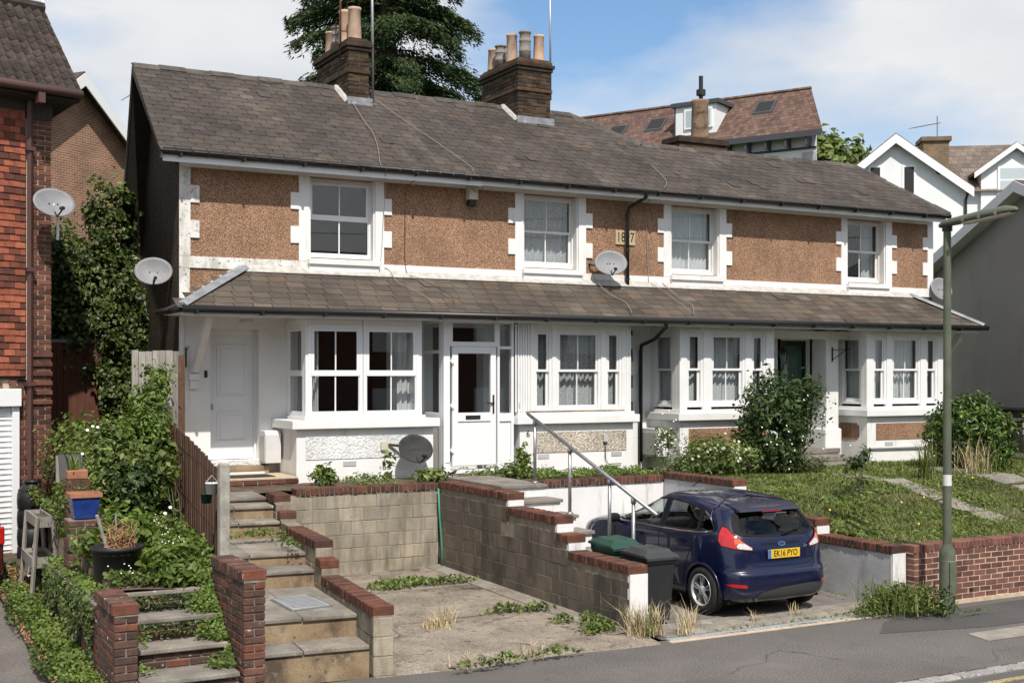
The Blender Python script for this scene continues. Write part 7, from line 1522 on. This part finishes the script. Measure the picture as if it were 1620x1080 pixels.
# low plants along the house fronts
def bedz(x, y): return 1.37
cover('bed_plants', 'low green plants along the coping of the white wall', (5.2, 7.5, -2.5, -1.6), 3400, bedz, .045, 'leaf_bright', 61, .07, dens=lambda x, y: .35 + .65 * abs(math.sin(2.4 * x + 1)))
cover('bed_weeds', 'patchy weeds in the bed below the first bay', (1.2, 4.6, -2.2, -1.2), 2600, bedz, .06, 'leaf_mid', 62, .09, .5, dens=lambda x, y: max(0, math.sin(2.9 * x + .6)) ** 2)
cover('porch_plants', 'green plants beside the porch of number six', (4.6, 6.2, -1.9, -1.15), 1500, bedz, .05, 'leaf_mid', 63, .10, .6, dens=lambda x, y: max(0, math.sin(1.9 * x + 4.6)) ** 1.2)
shrub('wall_fern', 'leafy green clump beside the steel handrail', 'plant', (5.0, -1.9, 1.36), [((5.05, -1.9, 1.48), (.28, .2, .11), 28, 24, .05), ((5.45, -1.4, 1.68), (.08, .08, .24), 16, 18, .04)], 'leaf_mid', .07, .5, 64, 6, 'stem', .006)
shrub('dock_plant', 'leafy dock plant below the dark satellite dish', 'plant', (3.55, -1.75, 1.36), [((3.62, -1.75, 1.46), (.26, .18, .10), 20, 18, .045), ((2.98, -1.45, 1.60), (.08, .08, .22), 10, 10, .04)], 'leaf_mid', .10, .4, 65, 6, 'stem', .007)
shrub('geranium', 'small leafy plant by the first bay wall', 'plant', (1.85, -1.6, 1.36), [((1.85, -1.6, 1.5), (.22, .16, .12), 18, 18, .04)], 'leaf_mid', .10, .45, 66, 4, 'stem', .006)
# --- weeds of the driveways (uncountable)
def drz(x, y): return .05 + .075 * (y + 8.05) / 5.6
def weeds(name, label, spots, mat, size, aspect, seed, h=.10):
    r = np.random.default_rng(seed); PP = []
    for x, y, rx, ry_, n in spots:
        q = r.normal(0, 1, (n, 2)) * (rx, ry_); PP.append(np.stack([x + q[:, 0], y + q[:, 1], np.array([max(drz(x, y), 0)] * n) + .02 + r.random(n) * h * np.exp(-.5 * (q[:, 0] / rx) ** 2)], 1))
    P = np.concatenate(PP); V, F = leaf_cloud(P, np.tile([0, -.3, .8], (len(P), 1)), size, aspect, seed, .2, .7); setp(obj(name, npmesh(name, V, F, mat), mat), label, kind='stuff')
weeds('driveway_weeds', 'green weeds growing from cracks in the empty parking bay', [(2.34, -3.75, .30, .10, 420), (1.95, -3.85, .16, .10, 180), (2.9, -3.85, .25, .05, 130), (2.64, -6.0, .18, .05, 150), (3.05, -6.1, .12, .05, 90), (2.96, -6.86, .09, .05, 70), (3.05, -7.5, .13, .08, 160), (3.28, -7.2, .1, .14, 200), (1.41, -8.28, .12, .02, 70), (1.0, -8.4, .15, .02, 60), (2.03, -8.27, .14, .02, 80), (3.3, -7.0, .04, .15, 60)], 'leaf_mid', .065, .5, 71)
weeds('pavement_weeds', 'thick green weeds at the foot of the white wall end beside the lamp post', [(7.2, -8.15, .28, .10, 1300), (6.85, -8.15, .22, .06, 420), (7.45, -8.35, .16, .12, 800), (7.6, -8.6, .09, .05, 200)], 'leaf_mid', .055, .45, 72, .34)
weeds('edge_weeds', 'thin weeds along the channel drain and pavement edge', [(8.0, -8.75, .16, .02, 80), (6.5, -8.12, .2, .015, 80), (5.6, -8.15, .2, .015, 70), (4.6, -8.15, .2, .012, 40), (7.2, -6.9, .03, .3, 60)], 'leaf_mid', .04, .4, 74, .03)
weeds('step_weeds', 'small weeds in the joints of the stone steps', [(.05, -4.15, .22, .05, 220), (-.55, -4.1, .25, .04, 160), (.12, -5.0, .05, .2, 120)], 'leaf_mid', .05, .5, 73)
for o_ in [o for o in COL.objects if o.name == 'step_weeds']: o_.location.z = .87
def tufts(name, label, spots, mat, w, lean, seed):
    PP, HH = [], []; r = np.random.default_rng(seed)
    for x, y, z, rr, h, n in spots: q = r.normal(0, 1, (n, 2)) * rr; PP.append(np.stack([x + q[:, 0], y + q[:, 1], np.full(n, z)], 1)); HH.append(np.full(n, h))
    V, F = blades(np.concatenate(PP), np.concatenate(HH), w, lean, seed); setp(obj(name, npmesh(name, V, F, mat), mat), label, kind='stuff')
tufts('dry_grass', 'bleached dry grass tufts on the driveways and pavement edge', [(1.55, -6.33, .06, .09, .13, 150), (1.72, -6.2, .06, .06, .24, 36), (1.42, -6.4, .06, .05, .09, 60), (3.42, -7.82, .05, .07, .34, 120), (3.60, -7.92, .05, .05, .30, 70), (3.95, -8.0, .03, .05, .25, 50), (4.25, -7.7, .03, .06, .28, 40), (1.8, -8.1, .03, .06, .15, 40), (7.15, -6.6, .05, .06, .40, 50), (5.2, -7.75, .03, .04, .12, 30), (5.9, -7.7, .03, .04, .14, 30), (.95, -8.2, .03, .05, .16, 30)], 'straw', .008, .8, 81)
tufts('grass_tuft', 'long green grass tufts in the lawn and by the wall ends', [(12.05, -4.1, 1.2, .07, .75, 60), (12.2, -4.0, 1.2, .06, .5, 50), (13.5, -4.1, 1.2, .15, .5, 60), (3.5, -7.85, .05, .08, .3, 60), (7.1, -8.2, .03, .25, .35, 160)], 'grass', .014, .5, 82)
tufts('dry_stems', 'bleached dry stems below the laurel bush', [(13.35, -3.9, 1.2, .14, .65, 70), (13.7, -3.8, 1.2, .12, .5, 50)], 'straw', .012, .7, 83)
# --- lawn
r_ = np.random.default_rng(9); n = 70000
x = 7.7 + 9.5 * r_.random(n) ** 1.25; y = r_.uniform(-7.75, -1.0, n); k_ = np.sin(1.7 * x + .5) * np.sin(1.3 * y + 1.1) + .6 * np.sin(4.1 * x) * np.sin(3.7 * y); ok = r_.random(n) < np.clip(.72 + .42 * k_, .12, 1)
x, y = x[ok], y[ok]; P = np.stack([x, y, [lawn_z(a, b) for a, b in zip(x, y)]], 1)
V, F = blades(P, .055, .014, 1.3, 91); setp(obj('grass', npmesh('grass', V, F, 'grass'), 'grass'), 'short uneven grass of the sloping front lawn', kind='stuff')
n = 15000; x = 7.7 + 8.0 * r_.random(n) ** 1.3; y = r_.uniform(-7.75, -1.5, n); ok = (np.sin(2.9 * x) * np.sin(3.3 * y + .7)) > .0; x, y = x[ok], y[ok]
P = np.stack([x, y, [lawn_z(a, b) + .03 for a, b in zip(x, y)]], 1); V, F = leaf_cloud(P, np.tile([0, -.2, 1.], (len(P), 1)), .11, .35, 92, .2, .5); setp(obj('lawn_weeds', npmesh('lawn_weeds', V, F, 'leaf_mid'), 'leaf_mid'), 'broad leaved weeds growing through the lawn', kind='stuff')
blossoms('yellow dandelions dotted over the lawn', [(7.95, -6.1, 1.10), (9.9, -5.6, 1.07), (10.6, -5.4, 1.1), (8.9, -6.9, .93), (12.4, -4.8, 1.3)], .018, 'petal_y', 'dandelions')
# --- conifer behind the roofs
cf = thing('conifer_tree', 'tall dark conifer with drooping branches behind the chimneys', 'tree', base=(10.0, 15.3, 2))
obj('trunk', G().tube([(10, 15.3, 1.5), (10.05, 15.3, 9), (10, 15.3, 17), (10, 15.3, 21)], [.42, .36, .2, .03], 10), 'bark', cf, smooth=True)
r_ = np.random.default_rng(31); Pn, Dn = [], []
for k in range(210):
    z = 7.5 + 13 * r_.random() ** 1.05; th = r_.uniform(0, 2 * np.pi); L = (4.5 * (1 - (z - 6) / 17.5) ** .75) * r_.uniform(.62, 1.12); pts = []
    m = 9
    for j in range(m):
        s = j / (m - 1); rr = L * s; pts.append(np.array([10 + rr * math.cos(th), 15.3 + rr * math.sin(th), z + .35 * L * s - .70 * L * s * s + .35 * L * max(0, s - .65)]))
    if k % 2 == 0: obj('branch', G().tube([Vector(p) for p in pts[::2]], [.06, .045, .03, .02, .008], 5), 'bark', cf)
    for j in range(1, m):
        for q in range(int(90 + 120 * (j / m))):
            f = r_.random(); c = pts[j - 1] * (1 - f) + pts[j] * f; sd_ = np.array([-math.sin(th), math.cos(th), 0]); s_off = r_.normal(0, .10 * L * (1.15 - j / m) + .05)
            hang_ = abs(r_.normal(0, .20)); c = c + sd_ * s_off + np.array([math.cos(th), math.sin(th), 0]) * abs(s_off) * .5 - np.array([0, 0, hang_]); Pn.append(c); Dn.append((math.cos(th) * .7 + r_.normal(0, .5), math.sin(th) * .7 + r_.normal(0, .5), -.5))
Pn = np.array(Pn); Dn = np.array(Dn); Dn /= np.linalg.norm(Dn, axis=1)[:, None]; n = len(Pn)
a = r_.normal(0, 1, (n, 3)); u = np.cross(Dn, a); u /= np.linalg.norm(u, axis=1)[:, None]; Ls = r_.uniform(.09, .20, n)[:, None]; ws = Ls * .17
V = np.stack([Pn - u * ws, Pn + u * ws, Pn + Dn * Ls], 1).reshape(-1, 3); F = np.arange(n * 3).reshape(-1, 3); obj('crown', npmesh('crown', V, F, 'needle'), 'needle', cf)
# --- broadleaf tree on the far right
ft = shrub('distant_tree', 'green broadleaf tree between the two white houses', 'tree', (41, 30, 4), [((40.9, 30.3, 13.9), (1.7, 1.6, 1.5), 110, 50, .32), ((42.7, 29.3, 13.7), (.6, .6, 1.3), 26, 24, .22), ((40.5, 30.5, 11.8), (2, 2, 2), 70, 50, .4)], 'leaf_mid', .38, .6, 75, 12, 'bark', .12)
